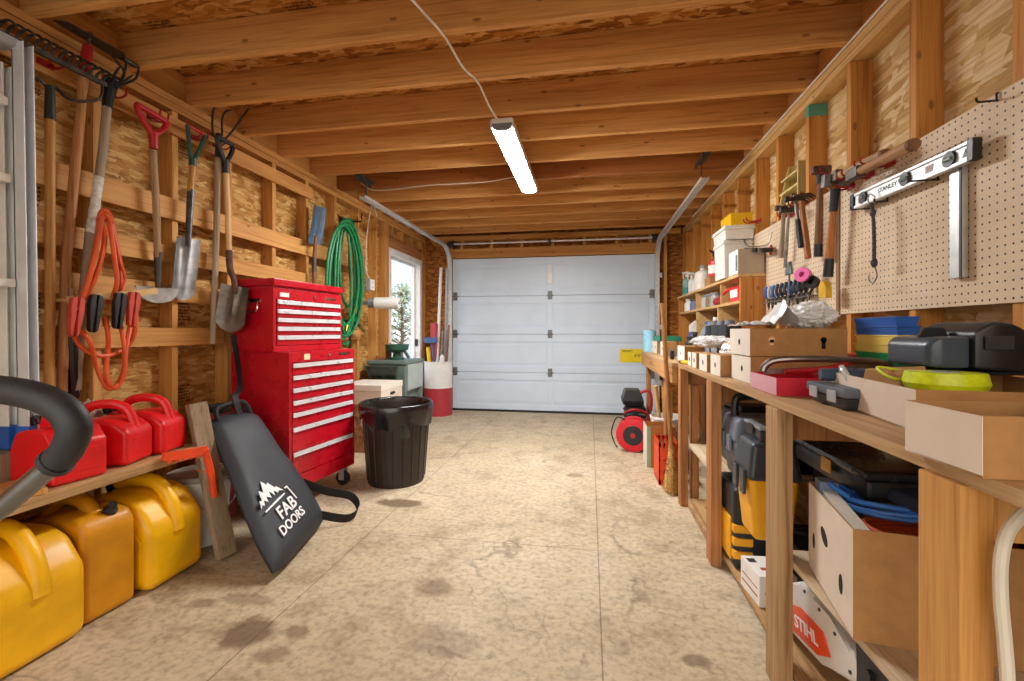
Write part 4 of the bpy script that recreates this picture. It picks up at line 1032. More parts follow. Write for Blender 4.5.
m=MB(); p=ony(434,328,5.6); m.box(p.x-.04,p.x+.04,5.57,5.65,.69,p.z+.06,.012); one(m,'red_tube',M('red sleeve','#b84050',.5),'red sleeve standing upright in the drum','sleeve')
m=MB(); p=D+Vector((.09,-.12,.69)); m.lathe([(0,0),(.03,0),(.03,.06),(.018,.075),(.018,.09),(0,.09)],14,p+Vector((0,0,.0))); m.cyl(p+Vector((0,0,-.2)),p,.02,8); one(m,'white_bottle',WHITEPL,'small white bottle top at the drum rim','bottle')

# --- hose coil on the left wall
root=thing('garden_hose','green garden hose coiled in long loops on a wall hook','hose',L(346,392,.06))
m=MB(); hc=[]
rnd=random.Random(3)
for k in range(9):
    dx=.012+.012*k; ox=rnd.uniform(-4,3)-.6*k+2; w=10.5+rnd.uniform(-2.5,7.5); hh=50+rnd.uniform(-9,12); top=219+rnd.uniform(-2,3)+abs(4-k)*.8
    loop=[]
    for q in range(28):
        a=2*PI*q/28
        loop.append(L(346.5+ox+w*math.sin(a)*(1-.12*math.cos(a)), top+hh-hh*math.cos(a), dx+.01*math.sin(a)))
    m.tube(loop,.0115,8,True)
m.tube(bez([L(341,318,.03),L(340,335,.03),L(342,360,.02),L(340,392,.02)],6),.0115,8)
m.tube(bez([L(358,290,.08),L(356,305,.08),L(350,318,.08),L(347,326,.08)],6),.0115,8)
build(m,'coil',GREENHOSE,root)
m=MB(); m.cyl(L(347.5,324,.08),L(345.5,331,.08),.014,10); build(m,'coupling',M('brass','#b08c45',.35,.9),root)
m=MB(); m.tube(bez([L(353,225,.02),L(349,250,.06),L(350,280,.06),L(352,300,.08),L(350,320,.07)],6),.007,6); m.tube(bez([L(353,225,.02),L(357,260,.1),L(357,290,.1)],6),.012,6)
one(m,'black_tube',BLACK,'thin black tubing looped inside the green hose coil','tube')
m=MB(); m.tube([(XL+.001,L(347,218).y,L(347,222).z),(TX+.14,L(347,218).y,L(347,222).z+.0),(TX+.145,L(347,218).y,L(347,214).z)],.007,8); m.box(XL,XL+.006,L(347,218).y-.03,L(347,218).y+.03,L(347,222).z-.05,L(347,222).z+.05,.002); one(m,'hose_hook',BLACK,'black wall hook carrying the coiled green hose','hook')
root=thing('spray_nozzle','black spray nozzle with a brass end hanging below the hose','nozzle',L(352,345,.06))
m=MB(); m.tube(bez([L(347,322,.06),L(352,322,.06),L(360,326,.06)],5),[.02]*6+[.016]*5,10); m.tube(bez([L(352,324,.06),L(351,336,.06),L(347,335,.07)],5),.012,8); m.tube([L(350,336,.05),L(350,380,.04)],.012,8); build(m,'nozzle_body',BLACK,root)
m=MB(); m.cyl(L(359,325,.06),L(364,331,.06),.018,10); build(m,'nozzle_tip',M('brass nozzle','#9b7a3c',.4,.9),root)
# --- outlet box, conduit, wire, roll
p=onx(368,285,XL); m=MB(); m.box(XL-.001,XL+.045,p.y-.05,p.y+.05,p.z-.06,p.z+.06,.005);
root=thing('outlet_box','grey electrical outlet box with white cover on the stud before the window','outlet',(XL,p.y,p.z-.06)); build(m,'box',LGREY,root)
m=MB(); m.box(XL+.0455,XL+.052,p.y-.045,p.y+.045,p.z-.055,p.z+.055,.003); build(m,'cover_plate',WHITEPL,root)
m=MB()
for dz in (-.025,.025):
    for dy in (-.008,.008): m.box(XL+.0521,XL+.053,p.y+dy-.002,p.y+dy+.002,p.z+dz-.008,p.z+dz+.008)
build(m,'sockets',BLACK,root)
m=MB(); m.tube(bez([(XL+.02,p.y,p.z+.06),onx(366,268,XL+.015),onx(367,235,XL+.012),onx(372,205,XL+.012),(XL+.012,4.5,2.30)],6),.006,6); one(m,'outlet_cable',M('white outlet cable','#e6ddcf',.5,var=.04),'white cable dropping from the top plate to the outlet box','cable')
m=MB(); pa=onx(355,200,-2.15)
m.tube(bez([onx(350,193,-2.2),onx(349,184,-2.2),onx(356,178,-2.1),Vector((-1.9,3.78,2.34)),Vector((-1.4,3.79,2.36)),Vector((-.9,3.79,2.362)),Vector((-.56,3.7,2.365))],6),.005,6)
one(m,'ceiling_cable',M('tan cable','#cdb79a',.5,var=.04),'thin pale cable looping from the left top plate along a joist','cable')
py=4.07; pz=ony(370,303,py).z
root=thing('wall_roll','white roll on a grey peg sticking out beside the window','roll',(-2.02,py,pz-.06))
m=MB(); m.cyl((XL+.001,py,pz),(-1.82,py+.06,pz),.016,12); m.cyl((XL+.001,py,pz),(XL+.02,py,pz),.04,14); m.cyl((-2.12,py+.02,pz),(-2.06,py+.03,pz),.045,14); build(m,'peg',GREYPL,root)
m=MB(); m.cyl((-2.058,py+.032,pz),(-1.83,py+.075,pz),.057,24); build(m,'paper_roll',M('white roll plastic','#dfe0dd',.6,var=.04),root)
# --- push handle with foam grip (machine out of the picture)
def at(px,py,d):
    r=ray(px,py); return Vector((r[0]*d,r[1]*d,H+r[2]*d))
dd=.60
g=[at(-60,386,dd+.02),at(-5,389,dd),at(35,396,dd-.01),at(62,409,dd-.015),at(74,428,dd-.015),at(68,448,dd-.01),at(56,462,dd-.005)]
e1=at(56,462,dd-.005); e2=at(0,509,dd+.0)
drop=(e2-e1).normalized(); foot=Vector((-1.28,.42,.02))
root=thing('push_handle','black foam grip on a grey metal tube bar, cut off by the picture edge','push handle',(foot.x,foot.y,0))
m=MB(); m.tube(bez(g,8),.0185,16); m.cyl(e1-drop*.004,e1+drop*.004,.0205,16); build(m,'foam_grip',M('black foam','#26292e',.55,var=.15,scale=60,bump=.15,bscale=300),root)
off2=Vector((-.42,-.10,0)); g0=g[0]
m=MB(); m.tube(bez([e1+drop*.002,e2,e2+drop*.25,foot],6),.0135,14); m.tube(bez([g0,g0+off2*.5,g0+off2*.75+Vector((0,0,-.05)),foot+Vector((-.42,-.08,0))],6),.0135,12); build(m,'tube',metal('grey steel tube','#8d9196',.3,.1),root)
# ================================================================== RIGHT WALL
RX = 1.112
def R(px, py, dx=0.0): return onx(px, py, RX-dx)
def peg_mat():
    n = NT('pegboard hardboard'); v = n.tc.outputs['Object']
    sx = n.new('ShaderNodeSeparateXYZ'); n.l(v, sx.inputs[0])
    def fr(a): return n.math('SUBTRACT', n.math('FRACT', n.math('MULTIPLY', sx.outputs[a], 40.0)), .5)
    fy, fz = fr('Y'), fr('Z')
    r = n.math('SQRT', n.math('ADD', n.math('MULTIPLY', fy, fy), n.math('MULTIPLY', fz, fz)))
    hole = n.math('LESS_THAN', r, .135)
    col = n.ramp(n.noise(v, 5, 4), [(.3, '#cdb698'), (.6, '#dcc7aa')])
    col = n.mix(hole, col, '#2a1f16')
    return n.fin(col, .55, 0, .3)
PEG = peg_mat()
def pegboard(y0, y1, z0, z1, label):
    m = MB(); m.box(XR-.006, XR-.0012, y0, y1, z0, z1); return one(m, 'pegboard', PEG, label, 'pegboard', 'pegboard sheets')
pegboard(.9, 2.335, 1.158, 1.757, 'brown perforated pegboard sheet carrying the long spirit level')
pegboard(2.345, 3.44, 1.145, 1.757, 'brown perforated pegboard sheet carrying the hammers and the row of pliers')
m = MB(); m.box(XR-.012, XR-.0065, 2.325, 2.352, 1.15, 1.755, .002); one(m, 'joint_strip', M('brown joint strip', '#8a6647', .6), 'brown strip along the joint of the two pegboard sheets', 'strip')  # thin brown strip where the two sheets meet
PX = XR-.0075
def peg_hook(y, z, L0, label, mat=None, up=.012):
    m = MB(); m.tube(bez([(PX,y,z),(PX-L0*.5,y,z),(PX-L0,y,z),(PX-L0-.004,y,z+up)],4), .0032, 6); m.tube([(PX,y,z+.022),(PX-.004,y,z+.02),(PX-.004,y,z)], .003, 6)
    return one(m, 'peg_hook', mat or BLACK, label, 'hook')
# --- spirit level
a = Vector((1.108,2.14,1.627)); b = Vector((1.108,1.53,1.611)); dv = (b-a).normalized()
LMx = frame((a+b)/2, dv, (0,0,1)); HL = (b-a).length/2
root = thing('spirit_level', 'long aluminium spirit level with three round vials hung on the pegboard', 'level', (1.108,1.84,1.585))
m = MB(LMx)
m.box(-HL+.014,HL-.014,-.031,-.020,-.011,.011,.002); m.box(-HL+.014,HL-.014,.020,.031,-.011,.011,.002); m.box(-HL+.014,HL-.014,-.021,.021,-.004,.004)
build(m, 'level_body', M('level aluminium','#dfe2e4',.45,.4,.05), root)
for s in (-1,1):
    m = MB(LMx); m.box(s*HL-.014,s*HL+.008,-.0325,.0325,-.0125,.0125,.002); build(m, 'end_cap', BLACK, root)
for x in (-HL+.075, .02, HL-.085):
    m = MB(LMx); m.cyl((x,0,-.012),(x,0,.0125),.024,24); v = build(m, 'vial_housing', BLACK, root)
    m = MB(LMx); m.cyl((x-.014,.0,.013),(x+.014,.0,.013),.006,12) if x != .02 else m.cyl((x-.017,.0,.013),(x+.017,.0,.013),.0075,12); build(m, 'vial', M('vial fluid','#7d8f8a',.15), v)
for x in (-HL+.045, HL-.03):
    m = MB(LMx); m.prism([(x-.010,-.012),(x+.010,-.012),(x+.002,.014)], .0042, .0052); build(m, 'hang_hole', BLACK, root)
text('STANLEY', .024, LMx@Matrix.Translation((-.085,.0,.0046)), 'lettering', INK, root, .0004, sx=1.15)
for x in (.13,):
    m = MB(LMx); m.box(x-.018,x+.018,-.012,.012,.0042,.0046); build(m, 'print_patch', M('grey print','#b9a9a6',.6), root)
peg_hook(2.08,1.583,.075,'black peg hook under the far end of the spirit level'); peg_hook(1.72,1.583,.085,'black peg hook under the middle of the spirit level')
peg_hook(1.98,1.585,.045,'short black peg hook between the two level hooks')
p = onx(1020,88,PX); peg_hook(1.50,1.735,.05,'black peg hook near the top of the pegboard above the level')
# --- aluminium bar hanging under the level
root = thing('straight_bar', 'flat grey aluminium bar hanging upright behind the spirit level', 'bar', (1.13,1.62,1.245))
m = MB(); m.box(1.122,1.139,1.597,1.648,1.245,1.60,.002); build(m, 'bar', metal('dull aluminium','#c4c4c2',.45,.1), root)
m = MB(); m.box(1.1195,1.1225,1.597,1.606,1.245,1.598); build(m, 'scale_edge', CHARCOAL, root)
# --- bungee
root = thing('bungee_cord', 'short black and white bungee cord hanging from the spirit level hook', 'bungee', R(872,283,.02))
m = MB(); pts = bez([R(871,203,.03),R(873,215,.03),R(874,235,.03),R(874,262,.03)],10); m.tube(pts,[.006+.0012*(i%2) for i in range(len(pts))],8); m.blob(R(873,213,.03),(.010,.012,.014),.2,3,2); m.blob(R(874,263,.03),(.012,.014,.018),.2,3,2,1.0)
build(m, 'cord', M('speckled bungee','#4a434d',.8,var=.5,scale=180), root)
m = MB(); m.tube(bez([R(875,267,.03),R(877,276,.03),R(873,283,.03),R(869,280,.03),R(869,275,.03)],6),.0026,6); m.tube(bez([R(872,208,.03),R(868,200,.03),R(870,194,.03),R(875,197,.03)],5),.0026,6); build(m, 'hook', STEEL, root)
# --- axe hanging in the middle with yellow sheath
def hammer(name, label, cat, head, foot, hr, mat, headfn, extra=None, group=None):
    root = thing(name, label, cat, foot, group)
    H0 = Vector(head); F0 = Vector(foot); d = (F0-H0).normalized(); m = MB()
    m.tube([H0-d*.02, H0.lerp(F0,.35), H0.lerp(F0,.75), F0], [hr*.8,hr*.85,hr*1.05,hr], 10); build(m, 'handle', mat, root)
    M2 = frame(H0, (1,0,0), -d); m = MB(M2); headfn(m); build(m, 'head', extra or DARKSTEEL, root)
    return root, H0, F0
def red_hooks(y, z, label, n=2, L0=.07):
    m = MB()
    for dy in (-.02,.02)[:n]: m.tube(bez([(PX,y+dy,z),(PX-L0*.5,y+dy,z-.006),(PX-L0,y+dy,z),(PX-L0-.006,y+dy,z+.024)],4), .0042, 6)
    m.box(PX-.003,PX,y-.03,y+.03,z-.012,z+.014,.001)
    return one(m, 'pegboard_hook', REDDK, label, 'hook', 'red double hooks on the pegboard')
def axehead(m):
    m.prism([(-.055,-.028),(.02,-.02),(.055,-.03),(.055,.03),(.02,.022),(-.055,.03)], -.016, .016, .004)
h0 = R(836,181,.03); f0 = R(828,275,.03)
root,_,_ = hammer('hand_axe', 'long handled axe with black grips hanging at the pegboard joint', 'axe', h0, f0, .0165, W_HORANGE, axehead, M('axe head steel','#7e7b78',.45,.2,.7))
m = MB(); m.tube([h0.lerp(f0,.08), h0.lerp(f0,.32)], [.0195,.017], 10); build(m, 'upper_sleeve', RUBBER, root)
m = MB(); m.tube([h0.lerp(f0,.82), h0.lerp(f0,1.02)], [.019,.021], 10); build(m, 'lower_grip', BLACK, root)
p = R(825,290,.035); m = MB(frame(p,(0,1,0),(0,0,1))); m.prism([(-.035,-.04),(.035,-.035),(.035,.02),(.012,.045),(-.012,.04),(-.035,.01)][::1], -.014, .014, .004)
o = build(m, 'yellow_guard', M('translucent yellow guard','#d8a800',.3), MB and None) if False else None
one(m, 'yellow_holder', M('translucent yellow plastic','#d9ab0c',.3), 'yellow plastic holder hooked on the pegboard below the axe handle', 'holder')
red_hooks(h0.y,h0.z-.03,'red double hook under the axe head')
# two wooden handles lying on red hooks along the top edge
def lying(p0, p1, r, mat, label, dark, headdark=True):
    root = thing('wooden_mallet', label, 'mallet', (Vector(p0)+Vector(p1))/2-Vector((0,0,r)), 'mallets lying on the top red hooks')
    p0 = Vector(p0); p1 = Vector(p1); m = MB(); m.tube([p0, p0.lerp(p1,.4), p0.lerp(p1,.95), p1], [r*.85,r*.95,r*1.15,r*1.05], 12); build(m, 'handle', mat, root)
    d = (p1-p0).normalized(); m = MB(); m.tube([p1-d*.012, p1+d*.003], [r*1.2,r*1.1], 12); build(m, 'end_cap', W_HBROWN, root)
    m = MB(frame(p0,(0,0,1),d));
    if headdark: m.box(-.025,.025,-.05,.02,-.02,.02,.006)
    else: m.box(-.022,.022,-.06,.02,-.018,.018,.006)
    build(m, 'head', DARKSTEEL, root)
lying(R(838,176,.04), R(886,154,.04), .018, wood('pale mallet ash','#c7ac86','#9a7c58','Y',knots=False,gs=2), 'grey wooden handled mallet lying on red hooks, black headed end by the axe', True)
lying(R(858,172,.075), R(914,144,.075), .018, wood('tan mallet ash','#bb9468','#8a6642','Y',knots=False,gs=2), 'brown wooden handled mallet lying on red hooks, its round butt toward the level', False, False)
red_hooks(R(862,176).y, R(862,176).z, 'red double hook under both lying mallets, nearer the axe', 2, .11)
red_hooks(R(882,164).y, R(882,164).z, 'red double hook under both lying mallets, nearer the level', 2, .11)
# --- club hammer, claw hammers, ball peen hammers
def club(m): m.prism([(-.036,-.018),(.036,-.018),(.04,-.011),(.04,.011),(.036,.018),(-.036,.018),(-.04,.011),(-.04,-.011)], -.018, .018, .004)
def peen(m):
    m.cyl((-.045,0,0),(-.02,0,0),.016,14); m.cyl((-.022,0,0),(.02,0,0),.011,12); m.blob((.035,0,0),(.016,.014,.014),0,1,2); m.box(-.014,.014,-.013,.013,-.013,.013,.003)
def claw(m):
    m.cyl((-.05,0,0),(-.03,0,0),.015,14); m.cyl((-.032,0,0),(.01,0,0),.010,12); m.box(-.012,.014,-.012,.012,-.014,.014,.003)
    for s in (-1,1): m.tube(bez([(.01,0,s*.006),(.04,.004,s*.008),(.065,-.016,s*.012)],4),[.008]*5+[.006,.005,.004,.003],6)
root,h0,f0 = hammer('club_hammer','club hammer with a grey brown handle and dark taped end','hammer',R(821,170,.03),R(818,256,.03),.0165,W_HBROWN,club,RUSTY)
m = MB(); m.tube([h0.lerp(f0,.86),h0.lerp(f0,1.01)],.0185,10); build(m,'taped_end',BLACK,root)
m = MB(); m.tube([h0.lerp(f0,.04),h0.lerp(f0,.16)],.0175,10); build(m,'neck_sleeve',RUBBER,root)
red_hooks(h0.y,h0.z-.02,'red double hook under the club hammer head')
root,h0,f0 = hammer('claw_hammer','claw hammer with a varnished orange brown handle','hammer',R(801,196,.03),R(808,258,.03),.0155,W_HORANGE,claw,RUSTY)
root,h0,f0 = hammer('claw_hammer','claw hammer with a black rubber grip hanging beside the orange brown handled one','hammer',R(795,199,.075),R(801,246,.075),.011,STEEL,claw,DARKSTEEL)
m = MB(); m.tube([h0.lerp(f0,.45),h0.lerp(f0,1.02)],[.012,.014],10); build(m,'rubber_grip',RUBBER,root)
red_hooks(R(799,204).y,R(799,204).z,'red double hook under the two claw hammers')
root,h0,f0 = hammer('ball_peen_hammer','ball peen hammer with a pale greyed wooden handle','hammer',R(784,208,.03),R(781,258,.03),.013,W_HGREY,peen,RUSTY)
root,h0,f0 = hammer('ball_peen_hammer','ball peen hammer with a longer dark steel shaft, its foot close to the try square','hammer',R(789,210,.055),R(785,268,.055),.0085,STEEL,peen,DARKSTEEL)
red_hooks(R(787,215).y,R(787,215).z,'red double hook under the two ball peen hammers')
m = MB(); q = R(752,222,.0); m.tube(bez([Vector((XR-.001,q.y,q.z)),q+Vector((-.025,0,-.006)),q+Vector((-.05,0,.004)),q+Vector((-.054,0,.022))],4),.0045,6); m.tube(bez([Vector((XR-.001,q.y-.05,q.z)),q+Vector((-.025,-.05,-.006)),q+Vector((-.05,-.05,.004)),q+Vector((-.054,-.05,.022))],4),.0045,6); m.box(XR-.006,XR-.0005,q.y-.07,q.y+.02,q.z-.012,q.z+.012); one(m,'pegboard_hook',REDDK,'empty red double hook past the end of the pegboard','hook','red double hooks on the pegboard')
# --- try square
root = thing('try_square','steel combination square hanging left of the pink tape','square',R(788,288,.02))
m = MB(); m.strap([R(790,266,.03),R(786,330,.03)],.022,.0025,(0,1,0)); build(m,'rule',STEEL,root)
m = MB(frame(R(789,271,.03),(0,1,0),(0,0,1))); m.prism([(-.04,-.02),(.04,-.02),(.04,.012),(.012,.016),(.002,.05),(-.02,.05),(-.04,.0)],-.008,.008,.003); build(m,'head',metal('grey cast head','#8d9a99',.45,.2),root)
# --- pliers rack
z0 = R(790,300).z
yA, yB = R(768,297).y, R(815,288).y
m = MB()
zr = R(790,299).z
for dx,dz in ((.012,0.0),(.06,-.004)):
    m.tube([(PX-dx,yA+.03,zr+dz),(PX-dx,yB-.02,zr+dz)],.003,6)
for k in range(9):
    y = yA+(yB-yA)*k/8; m.tube([(PX,y,zr),(PX-.06,y,zr-.004),(PX-.062,y,zr-.03)],.0025,6)
one(m,'plier_rack',STEEL,'wire rack on the pegboard holding a row of pliers by their jaws','rack')
cols = [BLUEPL,LGREY,BLUEPL,CHARCOAL,BLACK,CHARCOAL,BLUEPL,CHARCOAL,CHARCOAL,BLACK]
labs = ['blue handled pliers at the shelf end of the wire rack','grey handled pliers second in the wire rack after the blue end pair','blue handled pliers third in the wire rack from the shelf end','charcoal handled pliers fourth in the rack, just before the try square','black handled pliers in the rack directly behind the try square','charcoal handled pliers in the rack first after the try square','blue handled pliers in the rack second after the try square','charcoal handled pliers in the rack third after the try square','charcoal handled pliers in the rack directly under the pink tape','black handled pliers at the axe end of the wire rack']
for k in range(10):
    y = yA+(yB-yA)*(k+.5)/10.5; x = PX-.036; root = thing('pliers',labs[k],'pliers',(x,y,zr-.09),'pliers in the wire rack')
    m = MB()
    for s in (-1,1):
        m.tube(bez([(x+s*.004,y,zr+.012),(x+s*.017,y,zr+.035),(x+s*.021,y,zr+.065),(x+s*.013,y,zr+.098)],5),[.0062]*5+[.0085]*6+[.0085]*4+[.006],8)
    build(m,'grips',cols[k],root)
    m = MB(); m.tube([(x,y,zr+.02),(x,y,zr-.005)],[.012,.014],8); m.tube([(x,y,zr-.004),(x,y,zr-.05)],[.010,.003],8); build(m,'jaws',DARKSTEEL,root)
def longtool(px,py0,py1,label,mat,dx=.05):
    m = MB(); a=R(px,py0,dx); b=R(px-2,py1,dx); m.tube([a,a.lerp(b,.25)],[.006,.007],8); m.tube([a.lerp(b,.2),b],.003,6); one(m,'long_pick',mat,label,'pick','long picks hanging under the pliers')
longtool(779,302,322,'thin steel pick hanging lowest under the blue handled pliers',STEEL)
longtool(801,298,313,'short thin steel pick hanging under the pink tape',STEEL)
longtool(793,300,330,'longest thin steel pick hanging right of the try square rule',STEEL,.03)
# --- tape rolls
def ringroll(p, r, w, ri, mat, name, label, ax=(-.75,-.65,.12)):
    d = Vector(ax).normalized(); u = d.orthogonal().normalized(); M2 = frame(p, u, d.cross(u)); m = MB(M2)
    m.lathe([(ri,-w/2),(r,-w/2),(r,w/2),(ri,w/2),(ri,-w/2)],32); return one(m,name,mat,label,'tape')
ringroll(R(803,275,.055),.036,.03,.013,PINK,'tape_roll','bright pink tape roll hanging on the pegboard')
ringroll(R(812,282,.025),.032,.025,.013,BLACK,'tape_roll','black tape roll hanging next to the pink roll')
p = R(805,282,.03); m = MB(); m.tube([(PX,p.y+.05,p.z+.02),(PX-.075,p.y+.05,p.z+.02)],.003,6); m.tube([(PX-.075,p.y+.08,p.z+.022),(PX-.075,p.y-.12,p.z+.022)],.003,6); one(m,'tape_peg',STEEL,'steel wire peg through the pink and black tape rolls','hook')
# --- cream scrap rack between the studs
root = thing('cream_rack','small cream wooden three tier rack fixed between the wall studs','rack',(1.19,2.90,1.72))
ya,yb = 2.70,2.98; za,zb = onx(790,208,1.15).z, onx(803,150,1.15).z
m = MB()
m.box(1.232,1.238,ya,yb,za,zb); m.box(1.12,1.2315,ya,ya+.012,za,zb-.06)
m.prism([(0,0),(.11,0),(.11,zb-za),(.06,zb-za)],0,.012)
for v in list(m.bm.verts)[-8:]:
    c=v.co.copy(); v.co=Vector((1.122+c.x, yb-.012+c.z, za+c.y))
build(m,'rack_sides',W_CREAM,root)
for k in range(3):
    z=za+.01+(zb-za)*.3*k; m=MB(); m.solid([(1.12+.008*k,ya+.012,z),(1.231,ya+.012,z+.02),(1.231,yb-.012,z+.02),(1.12+.008*k,yb-.012,z),(1.12+.008*k,ya+.012,z+.012),(1.231,ya+.012,z+.032),(1.231,yb-.012,z+.032),(1.12+.008*k,yb-.012,z+.012)],[(0,3,2,1),(4,5,6,7),(0,1,5,4),(1,2,6,5),(2,3,7,6),(3,0,4,7)]); build(m,'rack_shelf',W_CREAM,root)
# ------------------------------------------------------------------ shelf unit on the bench
BZ = .872
SX0,SX1,SY0,SY1,ST_,SM = .985,1.1485,3.22,5.35,1.462,1.285
root = thing('shelf_unit','open pine shelf unit with two tiers standing at the back of the bench','shelf',(1.07,4.3,BZ))
W_SH = wood('shelf unit pine','#e3bf85','#c79b5c','Y',knots=False)
m = MB(); m.box(SX0-.012,SX1,SY0,SY1,ST_-.02,ST_,.002); build(m,'shelf_board',W_SH,root)
m = MB(); m.box(SX0,SX1,SY0+.0205,SY1-.02,SM-.02,SM,.002); build(m,'shelf_board',W_SH,root)
for (y,z0,z1) in ((SY0,BZ+.001,ST_-.021),(SY1-.02,BZ+.001,ST_-.021)):
    for (xa,xb) in ((SX0,SX0+.081),(SX0+.082,SX1)):
        m = MB(); m.box(xa,xb,y,y+.02,z0,z1,.002); build(m,'end_panel',wood('end panel fir','#c98b45','#a8672a','Z'),root)
for y in (4.50,3.68):
    m = MB(); m.box(SX0+.002,SX1,y,y+.018,SM+.001,ST_-.021,.002); build(m,'divider',W_SH,root)
for y in (4.48,3.76):
    m = MB(); m.box(SX0+.002,SX1,y,y+.018,BZ+.001,SM-.021,.002); build(m,'divider',W_SH,root)
TOPZ = ST_+.001
# bins on top
def tub(x0,x1,y0,y1,z0,z1,mat,name,label,lid=None,group=None,rim=True):
    root = thing(name,label,'bin',((x0+x1)/2,(y0+y1)/2,z0),group); m=MB(); t=.004; tp=.006
    V=[(x0+tp,y0+tp,z0),(x1-tp,y0+tp,z0),(x1-tp,y1-tp,z0),(x0+tp,y1-tp,z0),(x0,y0,z1),(x1,y0,z1),(x1,y1,z1),(x0,y1,z1)]
    I=[(x0+tp+t,y0+tp+t,z0+t),(x1-tp-t,y0+tp+t,z0+t),(x1-tp-t,y1-tp-t,z0+t),(x0+tp+t,y1-tp-t,z0+t),(x0+t,y0+t,z1),(x1-t,y0+t,z1),(x1-t,y1-t,z1),(x0+t,y1-t,z1)]
    m.add(V+I,[(0,3,2,1),(0,1,5,4),(1,2,6,5),(2,3,7,6),(3,0,4,7),(8,9,10,11),(8,12,13,9),(9,13,14,10),(10,14,15,11),(11,15,12,8),(4,5,13,12),(5,6,14,13),(6,7,15,14),(7,4,12,15)])
    build(m,'bin_body',mat,root)
    if rim:
        m=MB(); r=.008
        for (a,b,c,d) in ((x0-r,x1+r,y0-r,y0),(x0-r,x1+r,y1,y1+r),(x0-r,x0,y0,y1),(x1,x1+r,y0,y1)): m.box(a,b,c,d,z1-.012,z1,.001)
        build(m,'rim',mat,root)
    if lid:
        m=MB(); m.box(x0-.006,x1+.006,y0-.006,y1+.006,z1+.001,z1+.014,.003); build(m,'lid',lid,root)
    return root
FROST = M('frosted white plastic','#e6e5de',.4,var=.04)
tub(.95,1.14,3.46,3.72,TOPZ,TOPZ+.255,FROST,'storage_bin','large frosted white plastic bin standing on top of the shelf unit',FROST)
tub(.95,1.14,3.43,3.75,TOPZ+.272,TOPZ+.355,FROST,'storage_bin','shallow white plastic bin stacked on the large frosted bin',FROST)
tub(.99,1.14,3.45,3.70,TOPZ+.372,TOPZ+.46,M('bright yellow bin','#e6b90d',.4,var=.05),'storage_bin','small yellow plastic bin, topmost of the stack on the shelf unit',None,None,False)
root=thing('grey_box','square grey box, lit side coloured white, at the pegboard end of the shelf unit','box',(1.03,3.32,TOPZ))
m=MB(); m.box(.972,1.135,3.222,3.42,TOPZ,TOPZ+.165,.003); build(m,'box_body',M('grey carton','#b6a48f',.75,var=.06),root)
m=MB(); m.box(.9705,.972,3.224,3.418,TOPZ+.002,TOPZ+.163); build(m,'lit_or_label_face',PAPER,root)  # lit aisle side of the grey box, put into the colour
m=MB(); m.box(.9695,.9705,3.235,3.27,TOPZ+.02,TOPZ+.13); build(m,'label_print',M('grey print bars','#6b6b70',.7,var=.5,scale=60),root)
# wire hanger with sockets just over the grey box
root=thing('socket_rail','black socket set on a wire rail hooked beside the yellow bin','socket set',(1.10,3.30,1.66))
m=MB(); p=[onx(744,240,1.08),onx(748,246,1.08),onx(760,246,1.09),onx(768,244,1.1),onx(772,232,1.12)]; m.tube(bez(p,5),.004,6); m.tube(bez([q+Vector((0,0,-.045)) for q in p[1:4]],5),.004,6); build(m,'wire',STEEL,root)
for k in range(6):
    q=onx(749+k*3.6,250,1.085); m=MB(); m.cyl(q+Vector((-.03,0,0)),q+Vector((.03,0,0)),.015,12); build(m,'socket',BLACK if k%2 else STEEL,root)
m=MB(); q=onx(771,250,1.12); m.blob(q,(.012,.02,.035),.1,2,2); one(m,'red_bulb',REDDK,'small dark red object hanging past the end of the socket rail','ornament')
# fire extinguisher like red canister and bottles on the shelf top
p=(1.06,4.10,TOPZ)
carton(.99,1.13,4.02,4.2,TOPZ,TOPZ+.075,CARD,'small_carton','small brown carton under the red canister on the shelf unit',top=False)
root=thing('red_canister','red steel canister with a white label and black valve on a small carton','canister',(1.06,4.11,TOPZ+.076))
c=(1.06,4.11,TOPZ+.077); m=MB(); m.lathe([(0,0),(.052,0),(.057,.006),(.057,.12),(.05,.14),(.022,.155),(0,.156)],24,c); build(m,'tank',REDPL,root)
m=MB(); m.lathe([(.0575,.03),(.0578,.031),(.0578,.1),(.0575,.101)],24,c); build(m,'label_band',PAPER,root)
m=MB(); m.lathe([(.018,.155),(.018,.18),(.026,.182),(.026,.2),(0,.2)],14,c); m.tube([(c[0],c[1],c[2]+.195),(c[0]-.05,c[1],c[2]+.235)],.008,8); build(m,'valve',BLACK,root)
def bottle(x,y,z,r,h,mat,name,label,capmat,neck=.4,cat='bottle',group=None):
    root=thing(name,label,cat,(x,y,z),group); c=(x,y,z+.0008)
    m=MB(); m.lathe([(0,0),(r*.92,0),(r,.006),(r,h*.62),(r*.9,h*.72),(r*neck,h*.82),(r*neck,h*.9),(0,h*.9)],20,c); build(m,'bottle_body',mat,root)
    m=MB(); m.lathe([(0,h*.88),(r*neck*1.25,h*.88),(r*neck*1.2,h),(0,h)],16,c); build(m,'cap',capmat,root)
    return root
def spray(x,y,z,r,h,mat,label,trig):
    root=bottle(x,y,z,r,h,mat,'spray_bottle',label,trig,.35); c=Vector((x,y,z))
    m=MB(); m.tube(bez([c+Vector((-.05,0,h+.012)),c+Vector((0,0,h+.02)),c+Vector((.025,0,h+.01))],4),[.009]*4+[.012]*5,8); m.tube(bez([c+Vector((-.03,0,h+.01)),c+Vector((-.04,0,h-.02)),c+Vector((-.034,0,h-.05))],4),.005,6); build(m,'trigger',trig,root)
n=M('clear teal liquid bottle','#7fb2ae',.25)
spray(1.05,5.22,TOPZ,.045,.24,n,'teal spray bottle at the garage door end of the shelf unit top',PAPER)
